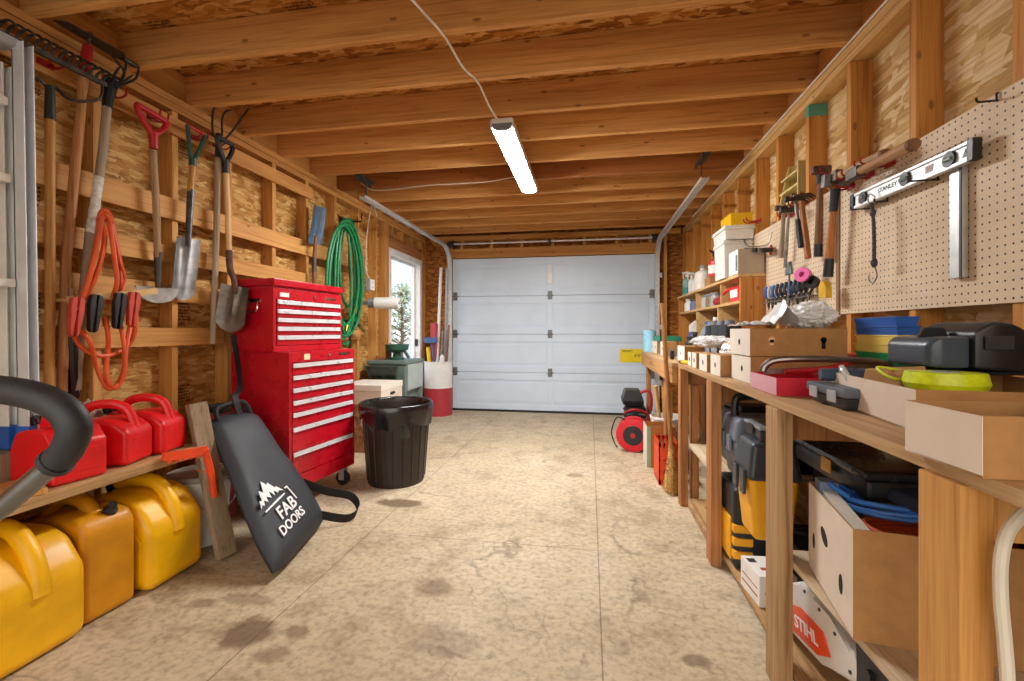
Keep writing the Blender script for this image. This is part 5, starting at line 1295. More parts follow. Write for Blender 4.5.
m=MB(); m.lathe([(.0455,.02),(.0462,.021),(.0462,.09),(.0455,.091)],20,(1.05,5.22,TOPZ)); one(m,'teal_band',M('teal liquid','#1f8f86',.3),'teal liquid band around the foot of the end spray bottle','label')
spray(1.05,4.98,TOPZ,.036,.2,WHITEPL,'white spray bottle second from the garage door end of the shelf top',WHITEPL)
bottle(1.05,4.84,TOPZ,.035,.17,WHITEPL,'small_bottle','small white bottle between the white spray bottle and the white jug',M('grey cap','#9a9a98',.5))
bottle(1.06,4.55,TOPZ,.075,.24,M('cloudy white jug','#e4e1d8',.45),'white_jug','large cloudy white jug beside the red canister on the shelf top',M('grey cap.b','#8f8d88',.5),.35)
bottle(1.04,4.70,TOPZ,.028,.13,WHITEPL,'small_bottle','tiny white bottle just past the large cloudy jug',WHITEPL)
# middle tier
MZ=SM+.001
bottle(1.06,5.05,MZ,.07,.13,WHITEPL,'wide_jar','wide white jar on the middle tier at the garage door end',M('cream cap','#d9d1bd',.5),.7,'jar')
bottle(1.05,4.83,MZ,.05,.11,M('blue grey tin','#6f7d9a',.4),'round_tin','blue grey round tin beside the wide white jar',BLACK,.8,'tin')
for k,(y,mt,lb) in enumerate(((4.36,M('clear glass jar a','#b9b9b0',.2),'pale glass jar next to the divider on the middle tier'),(4.2,M('amber glass jar','#8c7660',.25),'brownish glass jar second from the divider on the middle tier'),(4.04,M('clear glass jar b','#a5a6a3',.2),'greyish glass jar with a grey lid before the red items on the middle tier'))):
    bottle(1.05,y,MZ,.05,.115,mt,'glass_jar',lb,GREYPL,.85,'jar','glass jars on the middle tier')
root=thing('red_grease_gun','long dark red grease gun lying along the middle tier','grease gun',(1.03,3.78,MZ))
m=MB(); m.cyl((1.03,3.96,MZ+.035),(1.03,3.72,MZ+.035),.032,14); build(m,'barrel',REDDK,root); m=MB(); m.cyl((1.03,3.72,MZ+.035),(1.03,3.705,MZ+.035),.034,14); m.tube([(1.03,3.94,MZ+.035),(1.02,3.985,MZ+.05)],.008,8); build(m,'end_cap',STEEL,root)
root=thing('red_oil_can','bright red can with a spout on the middle tier next to the end panel','can',(1.06,3.42,MZ))
m=MB(); m.box(1.0,1.12,3.30,3.52,MZ+.0005,MZ+.11,.012); build(m,'can_body',REDPL,root)
m=MB(); m.tube(bez([(1.04,3.52,MZ+.09),(1.02,3.6,MZ+.1),(1.0,3.66,MZ+.07)],5),[.014]*6+[.009]*5,8); build(m,'spout',REDPL,root)
m=MB(); m.box(.9985,1.0,3.33,3.49,MZ+.03,MZ+.085); build(m,'lit_or_label_face',PAPER,root)
# bottom tier
LZ=BZ+.0005
def jug(x,y,z,w,d,h,mat,name,label,capm):
    root=thing(name,label,'jug',(x,y,z)); m=MB(T(x,y,z)); m.solid([(-d/2,-w/2,0),(d/2,-w/2,0),(d/2,w/2,0),(-d/2,w/2,0),(-d/2,-w/2,h*.62),(d/2,-w/2,h*.62),(d/2,w/2,h*.62),(-d/2,w/2,h*.62)],[(0,3,2,1),(4,5,6,7),(0,1,5,4),(1,2,6,5),(2,3,7,6),(3,0,4,7)],.012,3)
    m.tube([(0,-w*.05,h*.55),(0,w*.05,h*.72),(0,w*.18,h*.88)],[w*.42,w*.34,w*.12],12); build(m,'jug_body',mat,root)
    m=MB(T(x,y,z)); m.tube(bez([(0,-w*.42,h*.5),(0,-w*.42,h*.76),(0,-w*.1,h*.92),(0,w*.12,h*.88)],5),.012,8); build(m,'handle',mat,root)
    m=MB(T(x,y,z)); m.cyl((0,w*.18,h*.87),(0,w*.18,h*.98),w*.13,14); build(m,'cap',capm,root)
    return root
jug(1.04,3.98,LZ,.2,.13,.33,M('grey oil jug','#9ea1a2',.4),'oil_jug','grey oil jug with a hollow handle under the middle tier',PAPER)
jug(1.05,4.30,LZ,.17,.12,.30,M('grey blue jug','#8d97a0',.4),'oil_jug','grey jug with a blue label half hidden behind the grey oil jug',BLUEPL)
m=MB(); m.box(.98,.984,4.15,4.42,LZ+.06,LZ+.2); m.bm.free()
root=thing('milk_carton','white and blue gabled carton at the divider under the middle tier','carton',(1.02,4.66,LZ))
m=MB(); m.box(.97,1.08,4.6,4.74,LZ,LZ+.26,.003); m.solid([(.97,4.6,LZ+.2605),(1.08,4.6,LZ+.2605),(1.08,4.74,LZ+.2605),(.97,4.74,LZ+.2605),(1.02,4.6,LZ+.31),(1.03,4.6,LZ+.31),(1.03,4.74,LZ+.31),(1.02,4.74,LZ+.31)],[(0,3,2,1),(4,5,6,7),(0,1,5,4),(1,2,6,5),(2,3,7,6),(3,0,4,7)]); build(m,'carton_body',PAPER,root)
m=MB(); m.box(.9685,.97,4.605,4.735,LZ+.03,LZ+.2); build(m,'blue_print',BLUEPL,root)
# ================================================================== WORKBENCH AND WHAT STANDS ON AND UNDER IT
PXF = .548
root = thing('workbench','long plywood topped workbench on bare timber posts under the pegboard','workbench',(.85,1.6,0))
m = MB(); m.box(.556,1.148,.15,3.04,BZ-.024,BZ,.002); build(m,'bench_top',W_BENCH,root)
for (y,mt,w) in ((.785,W_NEWPOST,.088),(1.462,W_POST,.086),(2.20,W_POSTR,.09),(2.915,W_POSTR,.075)):
    m = MB(); m.box(PXF,PXF+.046,y,y+w,.0,BZ-.0245,.003); build(m,'post',mt,root)
    m = MB(); m.box(PXF+.0465,1.148,y+.045,y+.083 if w>.08 else y+.075,BZ-.125,BZ-.0245,.003); build(m,'cross_rail',W_POSTR if mt is not W_NEWPOST else W_NEWPOST,root)
    m = MB(); m.box(1.10,1.148,y+.0,y+w,.0,BZ-.126,.003); build(m,'rear_post',W_POSTR,root)
m = MB(); m.box(.62,.66,2.93,3.01,.0,BZ-.126,.003); build(m,'post',W_POSTR,root)
SHZ = .395
for (ya,yb) in ((.3,1.545),(2.30,2.90)):
    m = MB(); m.box(.595,1.098,ya,yb,SHZ-.022,SHZ,.002); build(m,'lower_shelf',W_WHITEPLY,root)
m = MB(); m.box(PXF+.041,PXF+.08,2.292,2.91,.002,.04,.002); build(m,'floor_rail',W_POST,root)
m = MB(); m.box(.60,1.095,.4,2.90,.042,.062,.002); m.box(.7,.74,.42,2.88,.001,.0415); m.box(1.0,1.04,.42,2.88,.001,.0415); build(m,'bottom_deck',W_SHELF,root)
root = thing('rear_bench','far bench section with a heavy front apron by the garage door','workbench',(.85,3.9,0))
m = MB(); m.box(.52,1.148,3.06,4.80,BZ-.024,BZ,.002); build(m,'bench_top',W_BENCH,root)
m = MB(); m.box(.522,.56,3.065,4.79,BZ-.13,BZ-.0245,.003); build(m,'apron',wood('apron fir','#c99a63','#a3713d','Y'),root)
for y in (3.56,4.66):
    m = MB(); m.box(.5605,.60,y,y+.088,.0,BZ-.0245,.003); build(m,'post',W_POSTR,root)
    m = MB(); m.box(1.10,1.148,y,y+.088,.0,BZ-.0245,.003); build(m,'rear_post',W_POSTR,root)
m = MB(); m.box(.6005,1.148,4.70,4.738,BZ-.13,BZ-.0245,.003); build(m,'cross_rail',W_POSTR,root)
# ------------------------------------------------------------------ on the bench
def hbox(x0,x1,y0,y1,z0,z1,label,name='parts_carton',holes=((-1,.5,.5),),white=True,group=None,face=CARD,near=()):
    """closed carton: white aisle side, brown ends, round finger holes"""
    root=thing(name,label,'box',((x0+x1)/2,(y0+y1)/2,z0),group); m=MB(); m.box(x0+.001,x1,y0,y1,z0+.0005,z1,.002); build(m,'carton_body',face,root)
    if white:
        m=MB(); m.box(x0-.0008,x0+.001,y0+.0005,y1-.0005,z0+.001,z1-.0005); build(m,'white_face',CARDW,root)
    for (s,fy,fz) in holes:
        c=(x0-.0012,y0+(y1-y0)*fy,z0+(z1-z0)*fz); m=MB(); m.cyl((c[0],c[1],c[2]),(c[0]+.001,c[1],c[2]),.0125,16); build(m,'finger_hole',HOLE,root)
    for (fx,fz,dx,dz,mt) in near:
        m=MB(); cx,cz=x0+(x1-x0)*fx,z0+(z1-z0)*fz; m.cyl((cx,y0-.0009,cz),(cx,y0+.001,cz),dx,12)
        if dz: m.box(cx-dx*.6,cx+dx*.6,y0-.0009,y0+.001,cz-dz,cz)
        build(m,'finger_hole',mt,root)
    return root
BUFF = M('buff hole liner','#d9b58c',.8)
hbox(.618,.955,1.90,2.135,BZ+.001,BZ+.107,'long brown carton on the bench directly under the plastic filled one','long_carton',holes=((-1,.42,.5),),near=((.3,.42,.012,.0,HOLE),(.76,.35,.012,.0,HOLE)))
hbox(.613,.955,1.89,2.14,BZ+.109,BZ+.218,'long brown carton with clear plastic spilling from its top','long_carton',holes=((-1,.5,.5),),near=((.23,.6,.012,.022,BUFF),(.76,.6,.011,.034,HOLE)))
G='white faced cartons along the bench edge'
hbox(.578,.70,2.165,2.33,BZ+.001,BZ+.098,'white faced brown carton on the bench edge touching the two long cartons',group=G)
hbox(.578,.69,2.40,2.56,BZ+.001,BZ+.09,'white faced carton on the bench edge, second from the long cartons',group=G)
hbox(.58,.69,2.64,2.74,BZ+.001,BZ+.085,'narrow white faced carton, third from the long cartons',group=G)
hbox(.585,.69,2.79,2.88,BZ+.001,BZ+.082,'narrow white faced carton, fourth from the long cartons beside the yellow pliers',group=G)
hbox(.62,.74,3.16,3.40,BZ+.001,BZ+.105,'white faced carton under the crumpled plastic bag',group=G)
hbox(.60,.70,3.86,4.06,BZ+.001,BZ+.12,'white faced carton next to the broom handle top end',group=G)
hbox(.60,.72,4.28,4.62,BZ+.001,BZ+.115,'white faced carton at the garage door end of the far bench',group=G,holes=((-1,.25,.5),(-1,.8,.5)))
root=thing('green_tray','shallow green tray lying on the end carton of the far bench','tray',(.68,4.35,BZ+.117))
m=MB(); x0,x1,y0,y1,z0=.6,.78,4.1,4.5,BZ+.117; m.box(x0,x1,y0,y1,z0,z0+.006);
for (a,b,c,d) in ((x0,x0+.006,y0,y1),(x1-.006,x1,y0,y1),(x0,x1,y0,y0+.006),(x0,x1,y1-.006,y1)): m.box(a,b,c,d,z0+.0061,z0+.045)
build(m,'tray_body',M('dark green tray','#1d7a5a',.5),root)
p=(.585,4.66,BZ); root=thing('blue_towel_roll','light blue roll standing at the garage door end of the far bench','roll',p)
m=MB(); m.lathe([(.0,0.001),(.06,.001),(.062,.005),(.062,.21),(.058,.216),(.02,.216),(.02,.2),(0,.2)],24,p); build(m,'roll_body',M('light blue paper roll','#8fc4dc',.7,var=.08,scale=40),root)
m=MB(); m.lathe([(.02,.2165),(.022,.2165),(.022,.225),(.02,.225),(.02,.2165)],16,p); build(m,'core',CARD,root)
for k,(x,y,lb) in enumerate(((.57,3.62,'round black caster lying behind the broom handle'),(.585,3.42,'round black caster lying nearest the crumpled bag carton'),(.605,3.52,'round black caster between the other two'))):
    root=thing('loose_caster',lb,'caster',(x,y,BZ+.001),'loose casters on the far bench'); m=MB(); m.lathe([(0,-.012),(.024,-.013),(.029,-.008),(.029,.008),(.024,.013),(0,.012)],18,(x,y,BZ+.0305),'X'); build(m,'caster_wheel',BLACK,root); m=MB(); m.cyl((x-.018,y,BZ+.0305),(x+.018,y,BZ+.0305),.006,8); m.box(x-.018,x-.015,y-.012,y+.012,BZ+.02,BZ+.07); m.box(x+.015,x+.018,y-.012,y+.012,BZ+.02,BZ+.07); m.box(x-.018,x+.018,y-.012,y+.012,BZ+.0701,BZ+.074); build(m,'fork',STEEL,root)
root=thing('yellow_pliers','yellow handled pliers lying on the front edge of the bench','pliers',(.59,2.98,BZ))
m=MB(); m.tube(bez([(.575,3.02,BZ+.012),(.585,2.97,BZ+.012),(.61,2.88+.03,BZ+.012)],5),.010,8); m.tube(bez([(.575,3.02,BZ+.012),(.605,3.0,BZ+.012),(.632,2.94,BZ+.012)],5),.010,8); build(m,'grips',YELLOW,root)
m=MB(); m.tube([(.577,3.015,BZ+.012),(.565,3.07,BZ+.012)],[.013,.004],8); build(m,'jaws',BLACK,root)
bottle(.90,4.15,BZ,.05,.20,BLACK,'black_bottle','tall black bottle standing at the back of the far bench',CHARCOAL,.4)
bottle(.82,3.95,BZ,.045,.16,CHARCOAL,'black_bottle','shorter charcoal bottle in front of the tall black one',BLACK,.5)
jug(.93,3.72,BZ+.0005,.17,.11,.24,CHARCOAL,'dark_jug','dark charcoal jug behind the crumpled plastic bag',BLACK)
def ftin(x,y,w,d,h,label):
    root=thing('flat_can',label,'can',(x,y,BZ),'black printed cans under the shelf unit'); m=MB(); m.box(x-d/2,x+d/2,y-w/2,y+w/2,BZ+.0005,BZ+h,.012); build(m,'can_body',BLACK,root)
    m=MB(); m.cyl((x,y,BZ+h),(x,y,BZ+h+.03),.03,16); build(m,'cap',GREYPL,root)
    m=MB(); m.box(x-d/2-.0008,x-d/2,y-w*.4,y+w*.4,BZ+h*.2,BZ+h*.42); build(m,'label_print',M('pale print','#9da2a8',.6,var=.5,scale=70),root)
ftin(.90,3.34,.19,.10,.25,'black can with a pale printed label beside the grey oil jug'); ftin(.89,3.12,.18,.10,.25,'black can with a pale printed label nearest the end panel of the shelf unit'); ftin(.91,3.56,.14,.1,.25,'black can with a pale label farthest from the end panel')
PLASTIC = M('crumpled clear plastic','#f1f2f2',.3,var=.05,bump=.5,bscale=24,spec=.6)
PLASTIC.node_tree.nodes['Principled BSDF'].inputs['Transmission Weight'].default_value=.2
m=MB(); m.blob((.74,2.98,BZ+.142),(.105,.24,.036),.16,2.3,5,1.3,-.036); one(m,'plastic_bag',PLASTIC,'crumpled white plastic bag lying over the small cartons','plastic bag')
def bag_mat():
    n=NT('printed paper bag'); v=n.tc.outputs['Object']; sx=n.new('ShaderNodeSeparateXYZ'); n.l(v,sx.inputs[0]); z=sx.outputs['Z']
    def band(lo,hi): return n.math('MULTIPLY',n.math('GREATER_THAN',z,lo),n.math('LESS_THAN',z,hi))
    g=n.math('GREATER_THAN',n.noise(n.mapping(v,(30,60,90)),1,2),.47)
    c=n.mix(n.math('MULTIPLY',band(.035,.062),g),'#ece8dd','#b5672c'); c=n.mix(n.math('MULTIPLY',band(.0,.012),g),c,'#2a221d'); c=n.mix(n.math('MULTIPLY',band(-.03,-.012),g),c,'#a85b2c')
    n.bump(n.noise(v,30,3),.3,.004)
    return n.fin(c,.7)
root=thing('flour_bag','lying paper bag with orange and black printed bands beside the plastic bag','bag',(.78,2.62,BZ+.1))
m=MB(); m.blob((.82,2.62,BZ+.085),(.115,.19,.085),.10,2,4,4.0,-.083); build(m,'bag_body',bag_mat(),root)
m=MB(); m.tube(bez([(.74,2.34,BZ+.012),(.72,2.42,BZ+.10),(.73,2.5,BZ+.16),(.80,2.52,BZ+.12)],6),.008,8); one(m,'black_hose_end',BLACK,'short black hose arching beside the paper bag','hose')
# clear plastic spilling from the upper long carton
m=MB(); V=[];Fc=[];NX,NY=26,16; TZ=BZ+.219
for j in range(NY+1):
    for i in range(NX+1):
        s=i/NX;t=j/NY; x=.600+.20*s; y=1.895+.24*t
        ridge=max(0,1-abs(s-.78)/.24)**1.2*.10; fl=.012+.03*abs(noise.noise(Vector((s*6,t*5,2))))
        V.append((x,y-.02*ridge*10*(t-.5),TZ+.003+(ridge*(.5+.5*math.sin(PI*min(1,t+.15)))+fl)*(1-.25*t)))
N=len(V);V+=[(a,b,c-.0025) for (a,b,c) in V];w=NX+1
for j in range(NY):
    for i in range(NX):
        q=j*w+i;Fc+=[(q,q+1,q+w+1,q+w),(N+q,N+q+w,N+q+w+1,N+q+1)]
for i in range(NX): Fc+=[(i,N+i,N+i+1,i+1),(NY*w+i,NY*w+i+1,N+NY*w+i+1,N+NY*w+i)]
for j in range(NY): Fc+=[(j*w,(j+1)*w,N+(j+1)*w,N+j*w),(j*w+NX,N+j*w+NX,N+(j+1)*w+NX,(j+1)*w+NX)]
m.add(V,Fc); one(m,'plastic_wrap',PLASTIC,'folded sheet of clear plastic rising to a peak on the upper long carton','plastic wrap')
m=MB(); m.blob((.875,2.01,TZ+.052),(.085,.10,.055),.17,2.4,5,7.7,-.052); one(m,'plastic_wrap',PLASTIC,'rounded crumple of clear plastic on the pegboard end of the upper long carton','plastic wrap')
# --- bow saw, red box, grey cases
root=thing('red_box','open topped red box with a pinkish side under the bow saw','box',(.67,1.65,BZ))
m=MB(); x0,x1,y0,y1,z0,z1=.585,.78,1.565,1.80,BZ+.001,BZ+.058
m.box(x0+.002,x1,y0,y1,z0,z0+.004); m.box(x0+.002,x0+.006,y0,y1,z0+.004,z1); m.box(x1-.004,x1,y0,y1,z0+.004,z1); m.box(x0+.006,x1-.004,y0,y0+.004,z0+.004,z1); m.box(x0+.006,x1-.004,y1-.004,y1,z0+.004,z1)
build(m,'box_body',M('matte red box','#c2142e',.55,var=.08),root)
m=MB(); m.box(x0,x0+.0018,y0+.001,y1-.001,z0+.001,z1-.001); build(m,'pink_side',M('pale pink side','#dba4b4',.6,var=.05),root)
root=thing('bow_saw','bow saw with a curved steel tube frame and red grip across the red box','saw',(.76,1.72,BZ+.06))
m=MB(); sy=1.72
m.tube(bez([(.600,sy,BZ+.066),(.608,sy,BZ+.085),(.635,sy-.01,BZ+.105),(.70,sy-.02,BZ+.112),(.80,sy-.02,BZ+.112),(.93,sy-.01,BZ+.106),(1.0,sy,BZ+.095)],6),.0115,10); build(m,'bow_frame',metal('bow frame steel','#8b8580',.35,.15),root)
m=MB(); m.strap([(.602,sy,BZ+.064),(.99,sy+.03,BZ+.088)],.002,.018,(0,1,0)); build(m,'saw_blade',STEEL,root)
m=MB(); m.tube([(.66,sy-.03,BZ+.068),(.78,sy-.03,BZ+.078),(.86,sy-.02,BZ+.098)],[.010,.010,.007],8); build(m,'red_lever',REDDK,root)
hbox(.965,1.10,1.955,2.14,BZ+.001,BZ+.115,'orange carton standing between the long cartons and the coloured bin stack','orange_carton',holes=(),white=False,face=M('orange red carton','#d1431c',.6))
def toolcase(x0,x1,y0,y1,z0,h,mat,topm,label,name):
    root=thing(name,label,'tool case',((x0+x1)/2,(y0+y1)/2,z0)); m=MB(); m.solid([(x0+.012,y0+.012,z0),(x1-.012,y0+.012,z0),(x1-.012,y1-.012,z0),(x0+.012,y1-.012,z0),(x0,y0,z0+h*.55),(x1,y0,z0+h*.55),(x1,y1,z0+h*.55),(x0,y1,z0+h*.55)],[(0,3,2,1),(4,5,6,7),(0,1,5,4),(1,2,6,5),(2,3,7,6),(3,0,4,7)],.004); build(m,'base',mat,root)
    m=MB(); m.box(x0-.004,x1+.004,y0-.004,y1+.004,z0+h*.56,z0+h,.006); build(m,'lid',topm,root)
    for s in (.25,.75):
        m=MB(); y=y0+(y1-y0)*s; m.box(x0-.010,x0-.0045,y-.02,y+.02,z0+h*.3,z0+h*.85,.002); build(m,'latch',LGREY,root)
    return root
toolcase(.645,.80,1.29,1.49,BZ+.001,.058,CHARCOAL,M('slate lid','#5a626c',.45),'dark slate tool case with grey latches on the bench edge before the long tray','tool_case')
root=thing('blue_tool_roll','rolled slate blue cloth lying on the dark tool case','tool roll',(.74,1.42,BZ+.06))
m=MB(); m.tube([(.665,1.46,BZ+.081),(.72,1.45,BZ+.081),(.78,1.43,BZ+.081),(.83,1.415,BZ+.081)],[.017,.02,.02,.017],12); build(m,'roll_cloth',M('slate blue cloth','#3b4a5e',.8,var=.15,bump=.2,bscale=120),root)
m=MB(); m.tube([(.742,1.4445,BZ+.081),(.752,1.4415,BZ+.081)],.0212,12); build(m,'tie_strap',BLACKMAT,root)
# --- stacked coloured bins
G='coloured parts bins stacked by the wall'
x0,x1,y0,y1=1.0,1.07,1.69,1.93
for k,(c,lb) in enumerate(((M('green bin','#0f9a5c',.45),'green parts bin at the bottom of the coloured stack'),(M('green bin b','#12a064',.45),'green parts bin second from the bottom of the coloured stack'),(PALEYEL,'pale yellow parts bin just above the green ones'),(PALEYEL,'pale yellow parts bin just below the blue ones'),(BLUEPL,'blue parts bin second from the top of the coloured stack'),(BLUEPL,'blue parts bin on top of the coloured stack'))):
    z=BZ+.070+k*.031
    root=thing('parts_bin',lb,'bin',((x0+x1)/2,(y0+y1)/2,z),G); m=MB(); j=.004*math.sin(k*2.3)
    m.solid([(x0+.004+j,y0+.004,z),(x1-.004+j,y0+.004,z),(x1-.004+j,y1-.004,z),(x0+.004+j,y1-.004,z),(x0+j,y0,z+.026),(x1+j,y0,z+.026),(x1+j,y1,z+.026),(x0+j,y1,z+.026)],[(0,3,2,1),(4,5,6,7),(0,1,5,4),(1,2,6,5),(2,3,7,6),(3,0,4,7)],.002); build(m,'bin_body',c,root)
    m=MB(); m.box(x0-.002+j,x1+.002+j,y0-.002,y1+.002,z+.0263,z+.0313,.001); build(m,'rim',c,root)
hbox(.99,1.13,1.685,1.94,BZ+.001,BZ+.068,'bright orange carton under the stack of coloured bins','orange_carton',holes=(),white=False,face=M('orange red carton b','#d1431c',.6))
# --- open cardboard trays
def tray(p0,p1,depth,h,z,label,t=.004,mat=CARDB):
    """open carton; p0->p1 = bench-edge wall (far to near), depth toward the wall"""
    a=Vector((p0[0],p0[1],0)); b=Vector((p1[0],p1[1],0)); d=(b-a); Ln=d.length; d.normalize(); r=Vector((-d.y,d.x,0))
    Mx=Matrix(((d.x,r.x,0,a.x),(d.y,r.y,0,a.y),(0,0,1,z),(0,0,0,1))); root=thing('open_carton',label,'box',tuple(Mx@Vector((Ln/2,depth/2,0))))
    m=MB(Mx); m.box(0,Ln,0,depth,0,t); m.box(0,t,.0012,depth,t,h); m.box(Ln-t,Ln,.0012,depth,t,h); m.box(t,Ln-t,depth-t,depth,t,h); m.box(t,Ln-t,.0012,t,t,h)
    build(m,'carton_body',CARD,root); m=MB(Mx); m.box(0.0005,Ln-.0005,0,.0011,.001,h-.0005); build(m,'pale_side',mat,root)
    return root,Mx,Ln
rtA,MA,LA=tray((.700,1.47),(.652,1.045),.40,.088,BZ+.001,'long open carton tray holding the yellow trimmer line on the bench')
rtB,MBx,LB=tray((.536,.885),(.541,.735),.46,.088,BZ+.001,'open carton tray at the bench corner nearest the white hose')
m=MB(); c=(.845,1.255,BZ+.083); m.lathe([(.03,-.012),(.074,-.014),(.08,0),(.074,.026),(.03,.026),(.03,-.012)],36,c)
for k in range(5): m.lathe([(.106,-.010+k*.008),(.110,-.006+k*.008),(.106,-.002+k*.008)],36,c) if False else None
root=thing('trimmer_line','neon yellow trimmer line spool lying in the long carton tray','spool',(c[0],c[1],BZ+.006))
build(m,'line_coil',M('neon yellow line','#d6e81a',.4,var=.12,scale=60),root)
m=MB(); m.lathe([(0,-.077),(.0285,-.077),(.0285,.027),(0,.027)],24,c); build(m,'spool_core',LGREY,root)
m=MB(); m.tube(bez([(c[0]-.06,c[1]+.05,c[2]+.0),(c[0]-.10,c[1]+.04,c[2]+.01),(c[0]-.10,c[1]+.08,c[2]+.03),(c[0]-.03,c[1]+.10,c[2]+.02)],6),.0035,6); build(m,'loose_end',M('neon loose line','#cfe02a',.4),root)
m=MB(); m.tube(bez([(c[0]-.125,c[1]+.10,BZ+.02),(c[0]-.155,c[1]+.12,BZ+.09),(c[0]-.14,c[1]+.17,BZ+.10),(c[0]-.12,c[1]+.18,BZ+.02)],6),.008,8); one(m,'clear_tube',M('clear vinyl tube','#c9ccc8',.2),'loop of clear vinyl tubing at the spool end of the long carton tray','tube')
m=MB(); m.solid([(.76,1.29,BZ+.006),(.86,1.30,BZ+.006),(.86,1.42,BZ+.006),(.74,1.42,BZ+.006),(.78,1.3,BZ+.10),(.84,1.31,BZ+.12),(.85,1.40,BZ+.11),(.75,1.40,BZ+.105)],[(0,3,2,1),(4,5,6,7),(0,1,5,4),(1,2,6,5),(2,3,7,6),(3,0,4,7)],.004); one(m,'crumpled_card',CARD,'folded scrap of brown cardboard standing in the long tray behind the spool','cardboard')
# --- black power tool lying over the tray
root=thing('power_tool','big black and slate power tool lying over the long carton tray','power tool',(.88,1.22,BZ+.115))
z=BZ+.112
Z0_=z
BMX=Matrix.Translation((.835,1.27,BZ+.114))@Matrix.Diagonal((.80,.8,.82,1))@Matrix.Translation((-.735,-1.13,-z))
def loft(m,secs):
    n=len(secs[0]); V=[p for s in secs for p in s]; Fc=[tuple(reversed(range(n))),tuple(range((len(secs)-1)*n,len(secs)*n))]
    for i in range(len(secs)-1):
        for k in range(n): Fc.append((i*n+k,i*n+(k+1)%n,(i+1)*n+(k+1)%n,(i+1)*n+k))
    return m.solid(V,Fc,.010,2)
def ysec(x,y0,y1,z0,z1): return [(x,y0,z0),(x,y1,z0),(x,y1,z1),(x,y0,z1)]
m=MB(BMX); loft(m,[ysec(.735,1.17,1.36,z+.008,z+.075),ysec(.76,1.15,1.38,z+.002,z+.095),ysec(.845,1.15,1.38,z+.0,z+.1)]); build(m,'motor_housing',M('slate housing','#3c4855',.35,var=.1),root)
m=MB(BMX); loft(m,[ysec(.847,1.14,1.385,z,z+.11),ysec(.90,1.13,1.39,z-.004,z+.145),ysec(.95,1.13,1.39,z-.006,z+.135),ysec(1.08,1.16,1.36,z-.006,z+.06)]); build(m,'body',BLACK,root)
m=MB(BMX); m.box(.74,1.06,1.16,1.37,z-.018,z-.007,.004); build(m,'base_plate',BLACKMAT,root)
m=MB(BMX); m.prism([(0,0),(.09,.0),(.075,.03),(.02,.03)],-.008,.008,.003)
for v in m.bm.verts: q=BMX.inverted()@v.co; v.co=BMX@Vector((.76+q.x,1.25+q.z,z+.096+q.y))
build(m,'grip',BLACKMAT,root)
m=MB(BMX); m.tube(bez([(1.0,1.135,z+.05),(.99,1.10,z+.075),(1.02,1.09,z+.085),(1.06,1.1,z+.06),(1.06,1.11,z+.02),(1.01,1.10,z+.02),(.99,1.11,z+.05)],6),.008,8); build(m,'power_cord',BLACK,root)
m=MB(BMX); m.box(.865,.94,1.126,1.1285,z+.06,z+.10,.001); build(m,'side_grille',CHARCOAL,root)
m=MB(T(.80,.80,BZ+.006,.15)); m.solid([(-.13,-.07,0),(.2,-.07,0),(.2,.08,0),(-.13,.08,0),(-.10,-.05,.085),(.19,-.06,.105),(.19,.07,.10),(-.09,.06,.09)],[(0,3,2,1),(4,5,6,7),(0,1,5,4),(1,2,6,5),(2,3,7,6),(3,0,4,7)],.012); one(m,'tool_pouch',NAVY,'dark navy cloth pouch lying in the corner carton tray','pouch')
# ------------------------------------------------------------------ under the bench
# grey and yellow toolboxes
def toolbox(x0,x1,y0,y1,z0,h,bm_,lm,label,name,handle=True,big=False):
    root=thing(name,label,'toolbox',((x0+x1)/2,(y0+y1)/2,z0)); hb=h*.66
    m=MB(); m.solid([(x0+.02,y0+.02,z0),(x1-.02,y0+.02,z0),(x1-.02,y1-.02,z0),(x0+.02,y1-.02,z0),(x0,y0,z0+hb),(x1,y0,z0+hb),(x1,y1,z0+hb),(x0,y1,z0+hb)],[(0,3,2,1),(4,5,6,7),(0,1,5,4),(1,2,6,5),(2,3,7,6),(3,0,4,7)],.022,3); build(m,'box_body',bm_,root)
    m=MB(); m.solid([(x0-.008,y0-.008,z0+hb*.94),(x1+.008,y0-.008,z0+hb*.94),(x1+.008,y1+.008,z0+hb*.94),(x0-.008,y1+.008,z0+hb*.94),(x0+.012,y0+.012,z0+h),(x1-.012,y0+.012,z0+h),(x1-.012,y1-.012,z0+h),(x0+.012,y1-.012,z0+h)],[(0,3,2,1),(4,5,6,7),(0,1,5,4),(1,2,6,5),(2,3,7,6),(3,0,4,7)],.02,3); build(m,'lid',lm,root)
    for s in (.28,.72):
        m=MB(); y=y0+(y1-y0)*s; m.box(x0-.016,x0-.004,y-.022,y+.022,z0+hb*.7,z0+hb*1.08,.003); build(m,'latch',lm,root)
    if handle:
        m=MB(); ym=(y0+y1)/2; xm=(x0+x1)/2; m.tube(bez([(x0+.03,ym,z0+h-.02),(x0+.03,ym,z0+h+.06),(x0+.06,ym,z0+h+.085),(x1-.06,ym,z0+h+.085),(x1-.03,ym,z0+h+.06),(x1-.03,ym,z0+h-.02)],5),.017,10); build(m,'handle',BLACK,root)
    return root
toolbox(.585,.76,1.80,1.99,.292,.37,TBYEL,M('graphite lid','#3a4047',.4),'yellow toolbox with a graphite lid beside the tall greyish bench post','toolbox',False)
toolbox(.615,.86,2.07,2.29,.426,.275,M('blue grey toolbox','#7f8c9c',.45),M('blue grey lid','#70798a',.45),'blue grey toolbox with a tall black handle behind the yellow one','toolbox')
root=thing('small_organizer','flat dark grey parts organizer with a clear lid on the yellow toolbox','organizer',(.72,1.9,.664))
